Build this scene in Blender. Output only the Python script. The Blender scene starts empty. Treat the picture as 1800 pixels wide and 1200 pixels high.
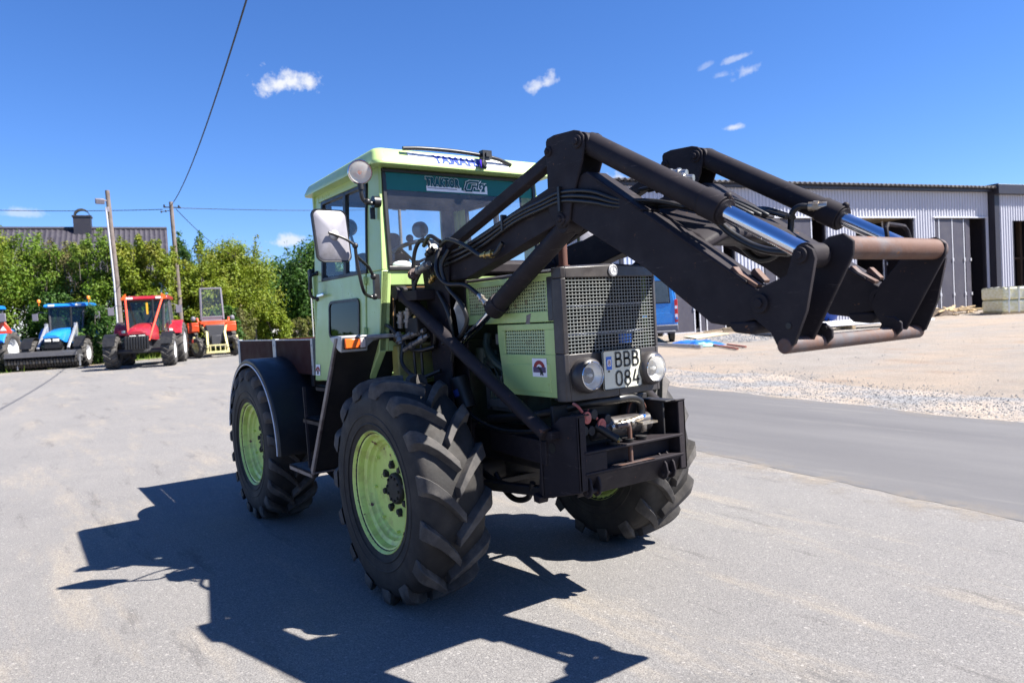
import bpy, bmesh, math, random
from mathutils import Vector, Matrix, noise
S = bpy.context.scene
COL = S.collection
R = math.radians
PI = math.pi
random.seed(7)

# ------------------------------------------------------------------ camera, sky, sun, exposure
cam_d = bpy.data.cameras.new('camera')
cam = bpy.data.objects.new('camera', cam_d)
COL.objects.link(cam)
S.camera = cam
CAM = Vector((3.6773, -2.6019, 1.5315))
c_r = Vector((0.5790523, 0.8134927, -0.0541115))
c_u = Vector((0.00394682, 0.06357304, 0.99796938))
c_f = Vector((-0.81528084, 0.57809004, -0.0336014))
mw = Matrix.Identity(4)
for i_ in range(3):
    mw[i_][0], mw[i_][1], mw[i_][2], mw[i_][3] = c_r[i_], c_u[i_], -c_f[i_], CAM[i_]
cam.matrix_world = mw
cam_d.sensor_width = 36.0
cam_d.lens = 1283.6 / 1800 * 36
cam_d.clip_start = 0.05
cam_d.clip_end = 2000
cam_d.dof.use_dof = True
cam_d.dof.focus_distance = 4.3
cam_d.dof.aperture_fstop = 3.6

SUN = Vector((0.605, 0.59, 1.0)).normalized()
elev = math.asin(SUN.z)
sun_rot = math.atan2(SUN.x, SUN.y)
W = bpy.data.worlds.new("World")
S.world = W
W.use_nodes = True
wn, wl = W.node_tree.nodes, W.node_tree.links
wn.clear()
w_out = wn.new('ShaderNodeOutputWorld')
w_bg = wn.new('ShaderNodeBackground')
sky = wn.new('ShaderNodeTexSky')
sky.sky_type = 'NISHITA'
sky.sun_disc = False
sky.sun_elevation = elev
sky.sun_rotation = sun_rot
sky.altitude = 200
sky.air_density = 1.0
sky.dust_density = 0.05
sky.ozone_density = 5.0
hs = wn.new('ShaderNodeHueSaturation')
hs.inputs['Saturation'].default_value = 1.08
tint = wn.new('ShaderNodeMix')
tint.data_type = 'RGBA'
tint.blend_type = 'MULTIPLY'
tint.inputs['Factor'].default_value = 1.0
tint.inputs['B'].default_value = (0.84, 0.95, 1.26, 1)
wl.new(sky.outputs[0], tint.inputs['A'])
wl.new(tint.outputs['Result'], hs.inputs['Color'])
w_bg.inputs['Strength'].default_value = 0.050
# small fair weather clouds, placed by direction in the sky
w_tc = wn.new('ShaderNodeTexCoord')


def wmath(op, a, b=None, c=None):
    n = wn.new('ShaderNodeMath')
    n.operation = op
    for k, v in enumerate((a, b, c)):
        if v is None:
            continue
        if isinstance(v, (int, float)):
            n.inputs[k].default_value = v
        else:
            wl.new(v, n.inputs[k])
    return n.outputs[0]


def wdot(vec):
    n = wn.new('ShaderNodeVectorMath')
    n.operation = 'DOT_PRODUCT'
    wl.new(w_tc.outputs['Generated'], n.inputs[0])
    n.inputs[1].default_value = vec
    return n.outputs['Value']


w_n1 = wn.new('ShaderNodeTexNoise')
w_n1.inputs['Scale'].default_value = 42
w_n1.inputs['Detail'].default_value = 9
w_n1.inputs['Roughness'].default_value = 0.62
wl.new(w_tc.outputs['Generated'], w_n1.inputs['Vector'])
w_nz = wmath('SUBTRACT', w_n1.outputs[0], 0.5)
mask = None
for (dx, dy, dz, a, b, tilt, dens) in (
        (-0.8975, 0.3204, 0.3031, 0.036, 0.021, 0.12, 1.0), (-0.7437, 0.5988, 0.2973, 0.021, 0.011, 0.22, 0.75),
        (-0.5680, 0.7657, 0.3016, 0.022, 0.005, 0.20, 0.42), (-0.5641, 0.7749, 0.2852, 0.020, 0.010, 0.35, 0.48),
        (-0.5895, 0.7560, 0.2845, 0.011, 0.005, 0.1, 0.3), (-0.6001, 0.7428, 0.2969, 0.011, 0.004, 0.35, 0.25),
        (-0.5880, 0.7775, 0.2232, 0.013, 0.0055, 0.0, 0.75), (-0.7105, 0.6822, 0.1724, 0.018, 0.011, 0.1, 0.9),
        (-0.9888, 0.0336, 0.1453, 0.026, 0.007, 0.0, 0.45), (-0.9399, 0.3222, 0.1128, 0.028, 0.010, 0.1, 0.8),
        (-0.62, -0.75, 0.25, 0.05, 0.02, 0.1, 0.8), (0.7, 0.5, 0.35, 0.05, 0.02, 0.1, 0.8),
        (0.3, 0.9, 0.28, 0.04, 0.016, 0.1, 0.8), (-0.2, -0.95, 0.3, 0.05, 0.02, 0.0, 0.7)):
    d = Vector((dx, dy, dz)).normalized()
    r_ = d.cross(Vector((0, 0, 1))).normalized()
    u_ = r_.cross(d)
    r2 = r_ * math.cos(tilt) + u_ * math.sin(tilt)
    u2 = -r_ * math.sin(tilt) + u_ * math.cos(tilt)
    p = wmath('MULTIPLY', wdot(r2), 1 / a)
    q = wmath('MULTIPLY', wdot(u2), 1 / b)
    q = wmath('ADD', q, wmath('MULTIPLY', wmath('LESS_THAN', q, 0.0), wmath('MULTIPLY', q, 0.6)))
    rr = wmath('SQRT', wmath('ADD', wmath('MULTIPLY', p, p), wmath('MULTIPLY', q, q)))
    rr = wmath('SUBTRACT', rr, wmath('MULTIPLY', w_nz, 3.2))
    v = wmath('MULTIPLY_ADD', rr, -1.35, 1.45)
    cl = wn.new('ShaderNodeClamp')
    wl.new(v, cl.inputs[0])
    v = wmath('MULTIPLY', cl.outputs[0], dens)
    v = wmath('MULTIPLY', v, wmath('GREATER_THAN', wdot(d), 0.8))
    mask = v if mask is None else wmath('MAXIMUM', mask, v)
w_mix = wn.new('ShaderNodeMix')
w_mix.data_type = 'RGBA'
wl.new(mask, w_mix.inputs['Factor'])
wl.new(hs.outputs[0], w_mix.inputs['A'])
w_mix.inputs['B'].default_value = (6.2, 6.4, 6.9, 1)
wl.new(w_mix.outputs['Result'], w_bg.inputs['Color'])
wl.new(w_bg.outputs[0], w_out.inputs[0])

sun_d = bpy.data.lights.new('sun', 'SUN')
sun_d.energy = 5.0
sun_d.angle = R(0.5)
sun_d.color = (1.0, 0.955, 0.88)
sun = bpy.data.objects.new('sun', sun_d)
COL.objects.link(sun)
sun.rotation_euler = SUN.to_track_quat('Z', 'Y').to_euler()
sun.location = (10, 10, 20)

S.view_settings.view_transform = 'Standard'
S.view_settings.look = 'None'
S.view_settings.gamma = 1
S.view_settings.exposure = 1.58
S.view_settings.use_curve_mapping = False
S.render.engine = 'CYCLES'
S.cycles.max_bounces = 8
S.cycles.transparent_max_bounces = 24
S.cycles.use_denoising = True

# ------------------------------------------------------------------ mesh builder


def V(*a):
    return Vector(a)


class MB:
    xf = None

    def __init__(s):
        s.v, s.f, s.m = [], [], []

    def add(s, vs, fs, mi=0):
        o = len(s.v)
        s.v += [tuple(p) for p in vs]
        for f in fs:
            s.f.append(tuple(i + o for i in f))
            s.m.append(mi)
        return s

    def box(s, c, d, rot=None, mi=0):
        hx, hy, hz = d[0] / 2, d[1] / 2, d[2] / 2
        vs = [Vector((x, y, z)) for x in (-hx, hx) for y in (-hy, hy) for z in (-hz, hz)]
        if rot is not None:
            vs = [rot @ p for p in vs]
        c = Vector(c)
        return s.add([p + c for p in vs], [(0, 1, 3, 2), (4, 6, 7, 5), (0, 4, 5, 1), (2, 3, 7, 6), (0, 2, 6, 4), (1, 5, 7, 3)], mi)

    def bb(s, x0, x1, y0, y1, z0, z1, mi=0):
        return s.box(((x0 + x1) / 2, (y0 + y1) / 2, (z0 + z1) / 2), (abs(x1 - x0), abs(y1 - y0), abs(z1 - z0)), None, mi)

    def hexa(s, p, mi=0):  # 8 points: bottom loop 0-3, top loop 4-7
        return s.add(p, [(3, 2, 1, 0), (4, 5, 6, 7), (0, 1, 5, 4), (1, 2, 6, 5), (2, 3, 7, 6), (3, 0, 4, 7)], mi)

    def prism(s, pts, axis, a, b, mi=0):
        def mk(p, t):
            return {'x': (t, p[0], p[1]), 'y': (p[0], t, p[1]), 'z': (p[0], p[1], t)}[axis]
        n = len(pts)
        vs = [mk(p, a) for p in pts] + [mk(p, b) for p in pts]
        fs = [tuple(range(n))[::-1], tuple(range(n, 2 * n))] + [(i, (i + 1) % n, n + (i + 1) % n, n + i) for i in range(n)]
        return s.add(vs, fs, mi)

    def bar(s, p0, p1, w, h, up=(0, 0, 1), mi=0):
        p0, p1 = Vector(p0), Vector(p1)
        d = (p1 - p0).normalized()
        sd = d.cross(Vector(up))
        if sd.length < 1e-4:
            sd = d.cross(Vector((1, 0, 0)))
        sd.normalize()
        u = sd.cross(d)
        vs = []
        for p in (p0, p1):
            for a, b in ((-1, -1), (1, -1), (1, 1), (-1, 1)):
                vs.append(p + sd * a * w / 2 + u * b * h / 2)
        return s.add(vs, [(3, 2, 1, 0), (4, 5, 6, 7), (0, 1, 5, 4), (1, 2, 6, 5), (2, 3, 7, 6), (3, 0, 4, 7)], mi)

    def cyl(s, p0, p1, r0, r1=None, n=16, mi=0, caps=True):
        r1 = r0 if r1 is None else r1
        p0, p1 = Vector(p0), Vector(p1)
        d = (p1 - p0).normalized()
        a = d.orthogonal().normalized()
        b = d.cross(a)
        vs = []
        for p, r in ((p0, r0), (p1, r1)):
            for i in range(n):
                t = 2 * PI * i / n
                vs.append(p + (a * math.cos(t) + b * math.sin(t)) * r)
        fs = [(i, (i + 1) % n, n + (i + 1) % n, n + i) for i in range(n)]
        if caps:
            fs += [tuple(range(n))[::-1], tuple(range(n, 2 * n))]
        return s.add(vs, fs, mi)

    def tube(s, pts, r, n=8, mi=0, sm=0):
        pts = [Vector(p) for p in pts]
        if sm:
            out = []
            P = [2 * pts[0] - pts[1]] + pts + [2 * pts[-1] - pts[-2]]
            for i in range(1, len(P) - 2):
                for k in range(sm):
                    t = k / sm
                    a, b, c, d = P[i - 1], P[i], P[i + 1], P[i + 2]
                    out.append(0.5 * ((2 * b) + (c - a) * t + (2 * a - 5 * b + 4 * c - d) * t * t + (3 * b - a - 3 * c + d) * t ** 3))
            out.append(pts[-1])
            pts = out
        m = len(pts)
        rs = r if isinstance(r, (list, tuple)) else [r] * m
        if len(rs) != m:
            rs = [rs[0] + (rs[-1] - rs[0]) * i / (m - 1) for i in range(m)]
        a = None
        vs = []
        for i, p in enumerate(pts):
            d = (pts[min(i + 1, m - 1)] - pts[max(i - 1, 0)]).normalized()
            a = d.orthogonal().normalized() if a is None else (a - d * a.dot(d)).normalized()
            b = d.cross(a)
            for k in range(n):
                t = 2 * PI * k / n
                vs.append(p + (a * math.cos(t) + b * math.sin(t)) * rs[i])
        fs = [(i * n + k, i * n + (k + 1) % n, (i + 1) * n + (k + 1) % n, (i + 1) * n + k) for i in range(m - 1) for k in range(n)]
        fs += [tuple(range(n))[::-1], tuple(range((m - 1) * n, m * n))]
        return s.add(vs, fs, mi)

    def lathe(s, prof, o, ax, n=32, mi=0, a0=0.0, a1=2 * PI):
        o, ax = Vector(o), Vector(ax).normalized()
        a = Vector((1, 0, 0)) if abs(ax.x) < .9 else Vector((0, 1, 0))
        a = (a - ax * a.dot(ax)).normalized()
        b = ax.cross(a)
        full = abs(a1 - a0 - 2 * PI) < 1e-6
        cols = n if full else n + 1
        vs = []
        for i in range(cols):
            t = a0 + (a1 - a0) * i / n
            e = a * math.cos(t) + b * math.sin(t)
            for r, h in prof:
                vs.append(o + e * r + ax * h)
        m = len(prof)
        fs = []
        for i in range(n):
            j = (i + 1) % cols
            for k in range(m - 1):
                fs.append((i * m + k, j * m + k, j * m + k + 1, i * m + k + 1))
        return s.add(vs, fs, mi)

    def ball(s, c, r, n=12, m=8, sc=(1, 1, 1), mi=0):
        c = Vector(c)
        vs, fs = [], []
        for j in range(m + 1):
            ph = PI * j / m
            for i in range(n):
                t = 2 * PI * i / n
                vs.append(c + Vector((math.sin(ph) * math.cos(t) * r * sc[0], math.sin(ph) * math.sin(t) * r * sc[1], math.cos(ph) * r * sc[2])))
        for j in range(m):
            for i in range(n):
                fs.append((j * n + i, (j + 1) * n + i, (j + 1) * n + (i + 1) % n, j * n + (i + 1) % n))
        return s.add(vs, fs, mi)

    def grid(s, fn, nu, nv, mi=0):
        vs = [fn(i / nu, j / nv) for j in range(nv + 1) for i in range(nu + 1)]
        fs = [(j * (nu + 1) + i, j * (nu + 1) + i + 1, (j + 1) * (nu + 1) + i + 1, (j + 1) * (nu + 1) + i) for j in range(nv) for i in range(nu)]
        return s.add(vs, fs, mi)

    def mesh(s, name, mats, smooth=None):
        me = bpy.data.meshes.new(name)
        me.from_pydata([MB.xf(p) for p in s.v] if MB.xf else s.v, [], s.f)
        for m in (mats if isinstance(mats, (list, tuple)) else [mats]):
            me.materials.append(m)
        if any(s.m):
            me.polygons.foreach_set('material_index', s.m)
        if smooth is not None:
            me.polygons.foreach_set('use_smooth', [True] * len(me.polygons))
            me.update()
            me.set_sharp_from_angle(angle=R(smooth))
        me.update()
        return me

    def build(s, name, mats, parent=None, smooth=35, bevel=0, seg=2, fix=True, **kw):
        me = s.mesh(name, mats, None)
        if fix:
            bm = bmesh.new()
            bm.from_mesh(me)
            bmesh.ops.recalc_face_normals(bm, faces=bm.faces)
            bm.to_mesh(me)
            bm.free()
        if smooth is not None:
            me.polygons.foreach_set('use_smooth', [True] * len(me.polygons))
            me.set_sharp_from_angle(angle=R(smooth))
        o = put(name, me, parent)
        if bevel:
            bv = o.modifiers.new('bevel', 'BEVEL')
            bv.width = bevel
            bv.segments = seg
            bv.limit_method = 'ANGLE'
            bv.angle_limit = R(40)
            bv.harden_normals = False
        for k, val in kw.items():
            o[k] = val
        return o


def put(name, me, parent=None):
    o = bpy.data.objects.new(name, me)
    COL.objects.link(o)
    if parent is not None:
        o.parent = parent
    return o


def thing(name, label, cat, loc=(0, 0, 0), rz=0.0, group=None):
    o = bpy.data.objects.new(name, None)
    o.empty_display_size = 0.2
    COL.objects.link(o)
    o.location = loc
    o.rotation_euler = (0, 0, rz)
    o['label'] = label
    o['category'] = cat
    if group:
        o['group'] = group
    return o


def tag(o, label, cat, group=None):
    o['label'] = label
    o['category'] = cat
    if group:
        o['group'] = group
    return o


def copy_tree(o, parent=None):
    c = o.copy()
    COL.objects.link(c)
    if parent is not None:
        c.parent = parent
    for ch in list(o.children):
        copy_tree(ch, c)
    return c


# ------------------------------------------------------------------ materials


def newmat(name):
    m = bpy.data.materials.new(name)
    m.use_nodes = True
    nt = m.node_tree
    b = nt.nodes['Principled BSDF']
    return m, nt, b


def ramp(nt, src, stops):
    n = nt.nodes.new('ShaderNodeValToRGB')
    el = n.color_ramp.elements
    while len(el) < len(stops):
        el.new(0.5)
    for e, (p, c) in zip(el, stops):
        e.position = p
        e.color = (c, c, c, 1) if isinstance(c, (int, float)) else (*c, 1)
    nt.links.new(src, n.inputs[0])
    return n.outputs[0]


def nz(nt, scale, detail=4, rough=0.55, vec=None, dist=0.0):
    n = nt.nodes.new('ShaderNodeTexNoise')
    n.inputs['Scale'].default_value = scale
    n.inputs['Detail'].default_value = detail
    n.inputs['Roughness'].default_value = rough
    n.inputs['Distortion'].default_value = dist
    if vec is None:
        tc = nt.nodes.get('TC') or nt.nodes.new('ShaderNodeTexCoord')
        tc.name = 'TC'
        vec = tc.outputs['Object']
    nt.links.new(vec, n.inputs['Vector'])
    return n.outputs[0]


def mixc(nt, fac, a, b, mode='MIX'):
    n = nt.nodes.new('ShaderNodeMix')
    n.data_type = 'RGBA'
    n.blend_type = mode
    for sock, val in (('Factor', fac), ('A', a), ('B', b)):
        if isinstance(val, (int, float)):
            n.inputs[sock].default_value = val
        elif isinstance(val, (tuple, list)):
            n.inputs[sock].default_value = (*val[:3], 1)
        else:
            nt.links.new(val, n.inputs[sock])
    return n.outputs['Result']


def bump(nt, b, src, strength, dist=0.01):
    n = nt.nodes.new('ShaderNodeBump')
    n.inputs['Strength'].default_value = strength
    n.inputs['Distance'].default_value = dist
    nt.links.new(src, n.inputs['Height'])
    nt.links.new(n.outputs[0], b.inputs['Normal'])


def mapped(nt, scale, rot=(0, 0, 0)):
    tc = nt.nodes.get('TC') or nt.nodes.new('ShaderNodeTexCoord')
    tc.name = 'TC'
    mp = nt.nodes.new('ShaderNodeMapping')
    mp.inputs['Scale'].default_value = scale
    mp.inputs['Rotation'].default_value = rot
    nt.links.new(tc.outputs['Object'], mp.inputs['Vector'])
    return mp.outputs[0]


def pm(name, base, rough=0.5, metal=0.0, var=0.12, dirt=None, dscale=3.0, dlo=0.5, dhi=0.68, chips=None, cscale=22, clo=0.68, bmp=0.08, bscale=120, coat=0.0):
    m, nt, b = newmat(name)
    col = mixc(nt, nz(nt, 6, 5), tuple(c * (1 - var) for c in base), tuple(min(1, c * (1 + var)) for c in base))
    if dirt:
        f = ramp(nt, nz(nt, dscale, 7, 0.65), [(dlo, 0.0), (dhi, 1.0)])
        col = mixc(nt, f, col, dirt)
    if chips:
        f2 = ramp(nt, nz(nt, cscale, 5, 0.6), [(clo, 0.0), (clo + 0.03, 1.0)])
        col = mixc(nt, f2, col, chips)
    nt.links.new(col, b.inputs['Base Color'])
    r = ramp(nt, nz(nt, 9, 4), [(0.3, max(0.02, rough - 0.1)), (0.7, min(1, rough + 0.1))])
    nt.links.new(r, b.inputs['Roughness'])
    b.inputs['Metallic'].default_value = metal
    if coat:
        b.inputs['Coat Weight'].default_value = coat
        b.inputs['Coat Roughness'].default_value = 0.12
    if bmp:
        bump(nt, b, nz(nt, bscale, 3), bmp, 0.004)
    return m


def flat(name, base, rough=0.5, metal=0.0, emis=None):
    m, nt, b = newmat(name)
    b.inputs['Base Color'].default_value = (*base, 1)
    b.inputs['Roughness'].default_value = rough
    b.inputs['Metallic'].default_value = metal
    return m


def glassmat(name, tint=(0.9, 0.95, 0.93), haze=0.04, hazecol=(0.6, 0.6, 0.6), refl=1.0, dust=False):
    m = bpy.data.materials.new(name)
    m.use_nodes = True
    nt = m.node_tree
    nt.nodes.clear()
    out = nt.nodes.new('ShaderNodeOutputMaterial')
    tr = nt.nodes.new('ShaderNodeBsdfTransparent')
    tr.inputs[0].default_value = (*tint, 1)
    gl = nt.nodes.new('ShaderNodeBsdfGlossy')
    gl.inputs['Roughness'].default_value = 0.02
    lw_ = nt.nodes.new('ShaderNodeLayerWeight')
    lw_.inputs[0].default_value = 0.5
    pw = nt.nodes.new('ShaderNodeMath')
    pw.operation = 'POWER'
    pw.inputs[1].default_value = 5.0
    nt.links.new(lw_.outputs['Facing'], pw.inputs[0])
    mx = nt.nodes.new('ShaderNodeMixShader')
    mul = nt.nodes.new('ShaderNodeMath')
    mul.operation = 'MULTIPLY_ADD'
    mul.inputs[1].default_value = 0.9
    mul.inputs[2].default_value = 0.05 * refl
    nt.links.new(pw.outputs[0], mul.inputs[0])
    nt.links.new(mul.outputs[0], mx.inputs[0])
    nt.links.new(tr.outputs[0], mx.inputs[1])
    nt.links.new(gl.outputs[0], mx.inputs[2])
    df = nt.nodes.new('ShaderNodeBsdfDiffuse')
    df.inputs[0].default_value = (*hazecol, 1)
    m2 = nt.nodes.new('ShaderNodeMixShader')
    if dust:
        f = ramp(nt, nz(nt, 5, 8, 0.75), [(0.35, haze * 0.4), (0.75, haze * 1.8)])
        nt.links.new(f, m2.inputs[0])
    else:
        m2.inputs[0].default_value = haze
    nt.links.new(mx.outputs[0], m2.inputs[1])
    nt.links.new(df.outputs[0], m2.inputs[2])
    nt.links.new(m2.outputs[0], out.inputs[0])
    return m


M = {}
M['green'] = pm('pale green paint', (0.40, 0.55, 0.205), 0.36, var=0.07, dirt=(0.32, 0.41, 0.17), dscale=2.2, dlo=0.52, dhi=0.85, chips=(0.10, 0.055, 0.03), cscale=16, clo=0.76, bmp=0.03, bscale=40, coat=0.25)
_nt = M['green'].node_tree
_b = _nt.nodes['Principled BSDF']
_src = _b.inputs['Base Color'].links[0].from_socket
_c = mixc(_nt, ramp(_nt, nz(_nt, 5, 6, 0.7, mapped(_nt, (1.6, 1.6, .28))), [(0.52, 0), (0.72, 0.55)]), _src, (0.31, 0.38, 0.15))
_c = mixc(_nt, ramp(_nt, nz(_nt, 1.3, 5, 0.6), [(0.52, 0), (0.70, 0.5)]), _c, (0.47, 0.565, 0.30))
_c = mixc(_nt, ramp(_nt, nz(_nt, 26, 5, 0.7), [(0.70, 0), (0.73, 0.8)]), _c, (0.16, 0.10, 0.05))
_nt.links.new(_c, _b.inputs['Base Color'])
M['rim'] = pm('yellow green rim paint', (0.60, 0.74, 0.19), 0.4, var=0.08, dirt=(0.33, 0.29, 0.09), dscale=6, dlo=0.47, dhi=0.68, chips=(0.11, 0.045, 0.02), cscale=11, clo=0.62, bmp=0.05, bscale=50, coat=0.15)
M['olive'] = pm('old yellow paint', (0.34, 0.31, 0.09), 0.6, var=0.2, dirt=(0.1, 0.09, 0.05), dscale=7, dlo=0.45, dhi=0.7)
M['black'] = pm('black loader paint', (0.023, 0.0195, 0.0225), 0.6, var=0.25, dirt=(0.038, 0.032, 0.034), dscale=5, dlo=0.50, dhi=0.85, chips=(0.11, 0.055, 0.03), cscale=14, clo=0.74, bmp=0.05, bscale=160)
_nt = M['black'].node_tree
_b = _nt.nodes['Principled BSDF']
_src = _b.inputs['Base Color'].links[0].from_socket
_c = mixc(_nt, ramp(_nt, nz(_nt, 9, 6, 0.75, mapped(_nt, (1, 1, 9), (0.3, 0.5, 0.2))), [(0.62, 0), (0.66, 0.75)]), _src, (0.080, 0.067, 0.065))
_c = mixc(_nt, ramp(_nt, nz(_nt, 21, 6, 0.72), [(0.655, 0), (0.68, 0.9)]), _c, (0.14, 0.066, 0.036))
_c = mixc(_nt, ramp(_nt, nz(_nt, 2.2, 6, 0.7), [(0.56, 0), (0.75, 0.55)]), _c, (0.043, 0.037, 0.038))
_nt.links.new(_c, _b.inputs['Base Color'])
M['black'].node_tree.nodes['Principled BSDF'].inputs['Specular IOR Level'].default_value = 0.13
M['black2'] = pm('black chassis paint', (0.010, 0.009, 0.010), 0.62, var=0.2, dirt=(0.024, 0.020, 0.017), dscale=7, dlo=0.45, dhi=0.75, bmp=0.1)
M['hood'] = pm('dark grey hood paint', (0.036, 0.032, 0.033), 0.42, var=0.15, dirt=(0.085, 0.075, 0.07), dscale=6, dlo=0.5, dhi=0.8, chips=(0.2, 0.15, 0.12), cscale=19, clo=0.72, bmp=0.05)
M['plastic'] = pm('black plastic', (0.009, 0.009, 0.010), 0.45, var=0.15, dirt=(0.028, 0.025, 0.023), dscale=6, dlo=0.55, dhi=0.85, bmp=0.1, bscale=200)
M['rubber'] = pm('tyre rubber', (0.014, 0.0125, 0.012), 0.75, var=0.25, dirt=(0.040, 0.034, 0.029), dscale=7, dlo=0.46, dhi=0.8, bmp=0.25, bscale=90)
M['lug'] = pm('worn tyre lugs', (0.036, 0.033, 0.032), 0.8, var=0.25, dirt=(0.115, 0.104, 0.094), dscale=9, dlo=0.42, dhi=0.72, bmp=0.25, bscale=90)
M['hose'] = pm('hose rubber', (0.010, 0.0095, 0.010), 0.42, var=0.1, dirt=(0.03, 0.027, 0.025), dscale=20, dlo=0.55, dhi=0.8, bmp=0.05)
M['chrome'] = flat('chrome', (0.75, 0.76, 0.8), 0.09, 1.0)
M['rod'] = pm('polished piston rod', (0.72, 0.73, 0.78), 0.14, 1.0, var=0.05, bmp=0)
M['steel'] = pm('zinc steel fitting', (0.50, 0.47, 0.42), 0.36, 0.9, var=0.2, dirt=(0.25, 0.17, 0.08), dscale=14, dlo=0.5, dhi=0.7)
M['brass'] = pm('yellow zinc fitting', (0.45, 0.33, 0.13), 0.35, 0.9, var=0.2)
M['galv'] = pm('galvanised steel', (0.42, 0.43, 0.45), 0.45, 0.6, var=0.15, dirt=(0.3, 0.28, 0.26), dscale=6)
M['greypaint'] = pm('grey mirror back', (0.26, 0.25, 0.275), 0.45, 0.0, var=0.1, dirt=(0.19, 0.18, 0.19), dscale=7)
M['rust'] = pm('rusty bare steel', (0.105, 0.050, 0.032), 0.68, 0.1, var=0.35, dirt=(0.085, 0.075, 0.080), dscale=5, dlo=0.46, dhi=0.62, chips=(0.21, 0.085, 0.03), cscale=10, clo=0.64, bmp=0.25, bscale=60)
M['exhaust'] = pm('rusty exhaust', (0.10, 0.04, 0.03), 0.75, 0.1, var=0.3, bmp=0.2)
M['greystrip'] = pm('worn bare edge', (0.20, 0.17, 0.16), 0.5, 0.3, var=0.25, dirt=(0.07, 0.05, 0.05), dscale=8)
M['brownpanel'] = pm('brown film faced board', (0.040, 0.0125, 0.0095), 0.75, var=0.12, dirt=(0.06, 0.03, 0.024), dscale=5, dlo=0.55, dhi=0.9)
M['brownpanel'].node_tree.nodes['Principled BSDF'].inputs['Specular IOR Level'].default_value = 0.15
M['engine'] = pm('oily green engine', (0.035, 0.055, 0.04), 0.5, 0.2, var=0.3, dirt=(0.03, 0.025, 0.02), dscale=9)
M['greymetal'] = pm('cast aluminium', (0.25, 0.24, 0.23), 0.5, 0.7, var=0.25, dirt=(0.06, 0.05, 0.045), dscale=9)
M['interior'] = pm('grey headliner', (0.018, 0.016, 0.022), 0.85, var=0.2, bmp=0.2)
M['seatblue'] = pm('blue grey seat cloth', (0.07, 0.09, 0.19), 0.9, var=0.2, bmp=0.3)
M['glass'] = glassmat('cab glass', (0.90, 0.95, 0.96), 0.03, (0.6, 0.6, 0.65), dust=True)
M['screen'] = glassmat('dusty windscreen glass', (0.88, 0.93, 0.95), 0.032, (0.62, 0.6, 0.66), dust=True)
M['darkglass'] = glassmat('dark glass', (0.10, 0.13, 0.12), 0.02, (0.2, 0.2, 0.2))
M['lowglass'] = glassmat('dark low window glass', (0.08, 0.115, 0.08), 0.008, (0.1, 0.13, 0.08), refl=0.5)
M['strip'] = glassmat('green sun strip film', (0.10, 0.42, 0.38), 0.42, (0.025, 0.25, 0.21), dust=False)
M['lens'] = glassmat('lamp lens', (0.92, 0.92, 0.9), 0.20, (0.86, 0.84, 0.80), refl=1.2)
M['reflector'] = flat('lamp reflector', (0.85, 0.84, 0.8), 0.30, 0.65)
M['amber'] = pm('amber lens', (0.75, 0.13, 0.015), 0.2, var=0.2, bmp=0)
M['clearlens'] = pm('clear lens', (0.55, 0.47, 0.42), 0.2, var=0.1, bmp=0)
M['plate'] = pm('number plate face', (0.62, 0.62, 0.52), 0.4, var=0.05, bmp=0)
M['ink'] = flat('black ink', (0.012, 0.012, 0.012), 0.5)
M['white'] = pm('white vinyl', (0.80, 0.80, 0.82), 0.35, var=0.03, bmp=0)
M['bluevinyl'] = flat('blue vinyl', (0.02, 0.13, 0.55), 0.4)
M['labelblue'] = flat('grubby blue label', (0.02, 0.05, 0.22), 0.6)
M['yamblue'] = flat('violet blue vinyl', (0.075, 0.11, 0.46), 0.5)
M['darkviolet'] = flat('dark violet vinyl', (0.06, 0.03, 0.42), 0.4)
M['logogreen'] = flat('dark green vinyl', (0.008, 0.075, 0.10), 0.4)
M['redvinyl'] = flat('dark red vinyl', (0.28, 0.02, 0.02), 0.4)
M['plum'] = flat('plum vinyl', (0.09, 0.06, 0.13), 0.4)
for k_ in ('yamblue', 'darkviolet', 'logogreen', 'white'):
    M[k_].node_tree.nodes['Principled BSDF'].inputs['Specular IOR Level'].default_value = 0.0 if k_ == 'yamblue' else 0.12
M['redcap'] = pm('red rubber cap', (0.42, 0.10, 0.08), 0.6, var=0.15, dirt=(0.3, 0.16, 0.13), dscale=20)
M['badge'] = pm('pale badge', (0.62, 0.62, 0.64), 0.3, 0.3, var=0.05)
M['wire'] = pm('grille wire', (0.21, 0.225, 0.22), 0.5, 0.1, var=0.15, dirt=(0.26, 0.25, 0.23), dscale=9)
M['gwire'] = pm('green grille wire', (0.46, 0.55, 0.30), 0.45, var=0.12, dirt=(0.2, 0.13, 0.07), dscale=12, dlo=0.58, dhi=0.7)
M['radiator'] = pm('radiator core', (0.010, 0.010, 0.012), 0.7, 0.0, var=0.3, bmp=0.2)
M['radbar'] = pm('radiator frame', (0.30, 0.32, 0.38), 0.5, 0.2)
M['tealtrim'] = flat('tan rubber trim', (0.25, 0.14, 0.05), 0.6)

# ------------------------------------------------------------------ ground
F2 = Vector((c_f.x, c_f.y)).normalized()


def gz(x, y):
    d = (x - CAM.x) * F2.x + (y - CAM.y) * F2.y
    t = d - 8
    s = 3.0
    v = 0.0 if t < -s else (t if t > s else (t + s) ** 2 / (4 * s))
    if v >= 40:
        v = 36.0
    elif v > 32:
        v = 36 - (40 - v) ** 2 / 16
    return .019 * v


def fbm(x, y, sc, o=0.0):
    return noise.fractal(Vector((x * sc + o, y * sc - o, o)), 1.0, 2.0, 4)


def y_near(x):
    return 3.118 - .1627 * x + 0.05 * fbm(x, 0, 0.9, 3) + 0.022 * fbm(x, 0, 5.0, 1)


def y_far(x):
    return 6.95 - .115 * x + 0.16 * fbm(x, 0, 0.7, 9)


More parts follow.
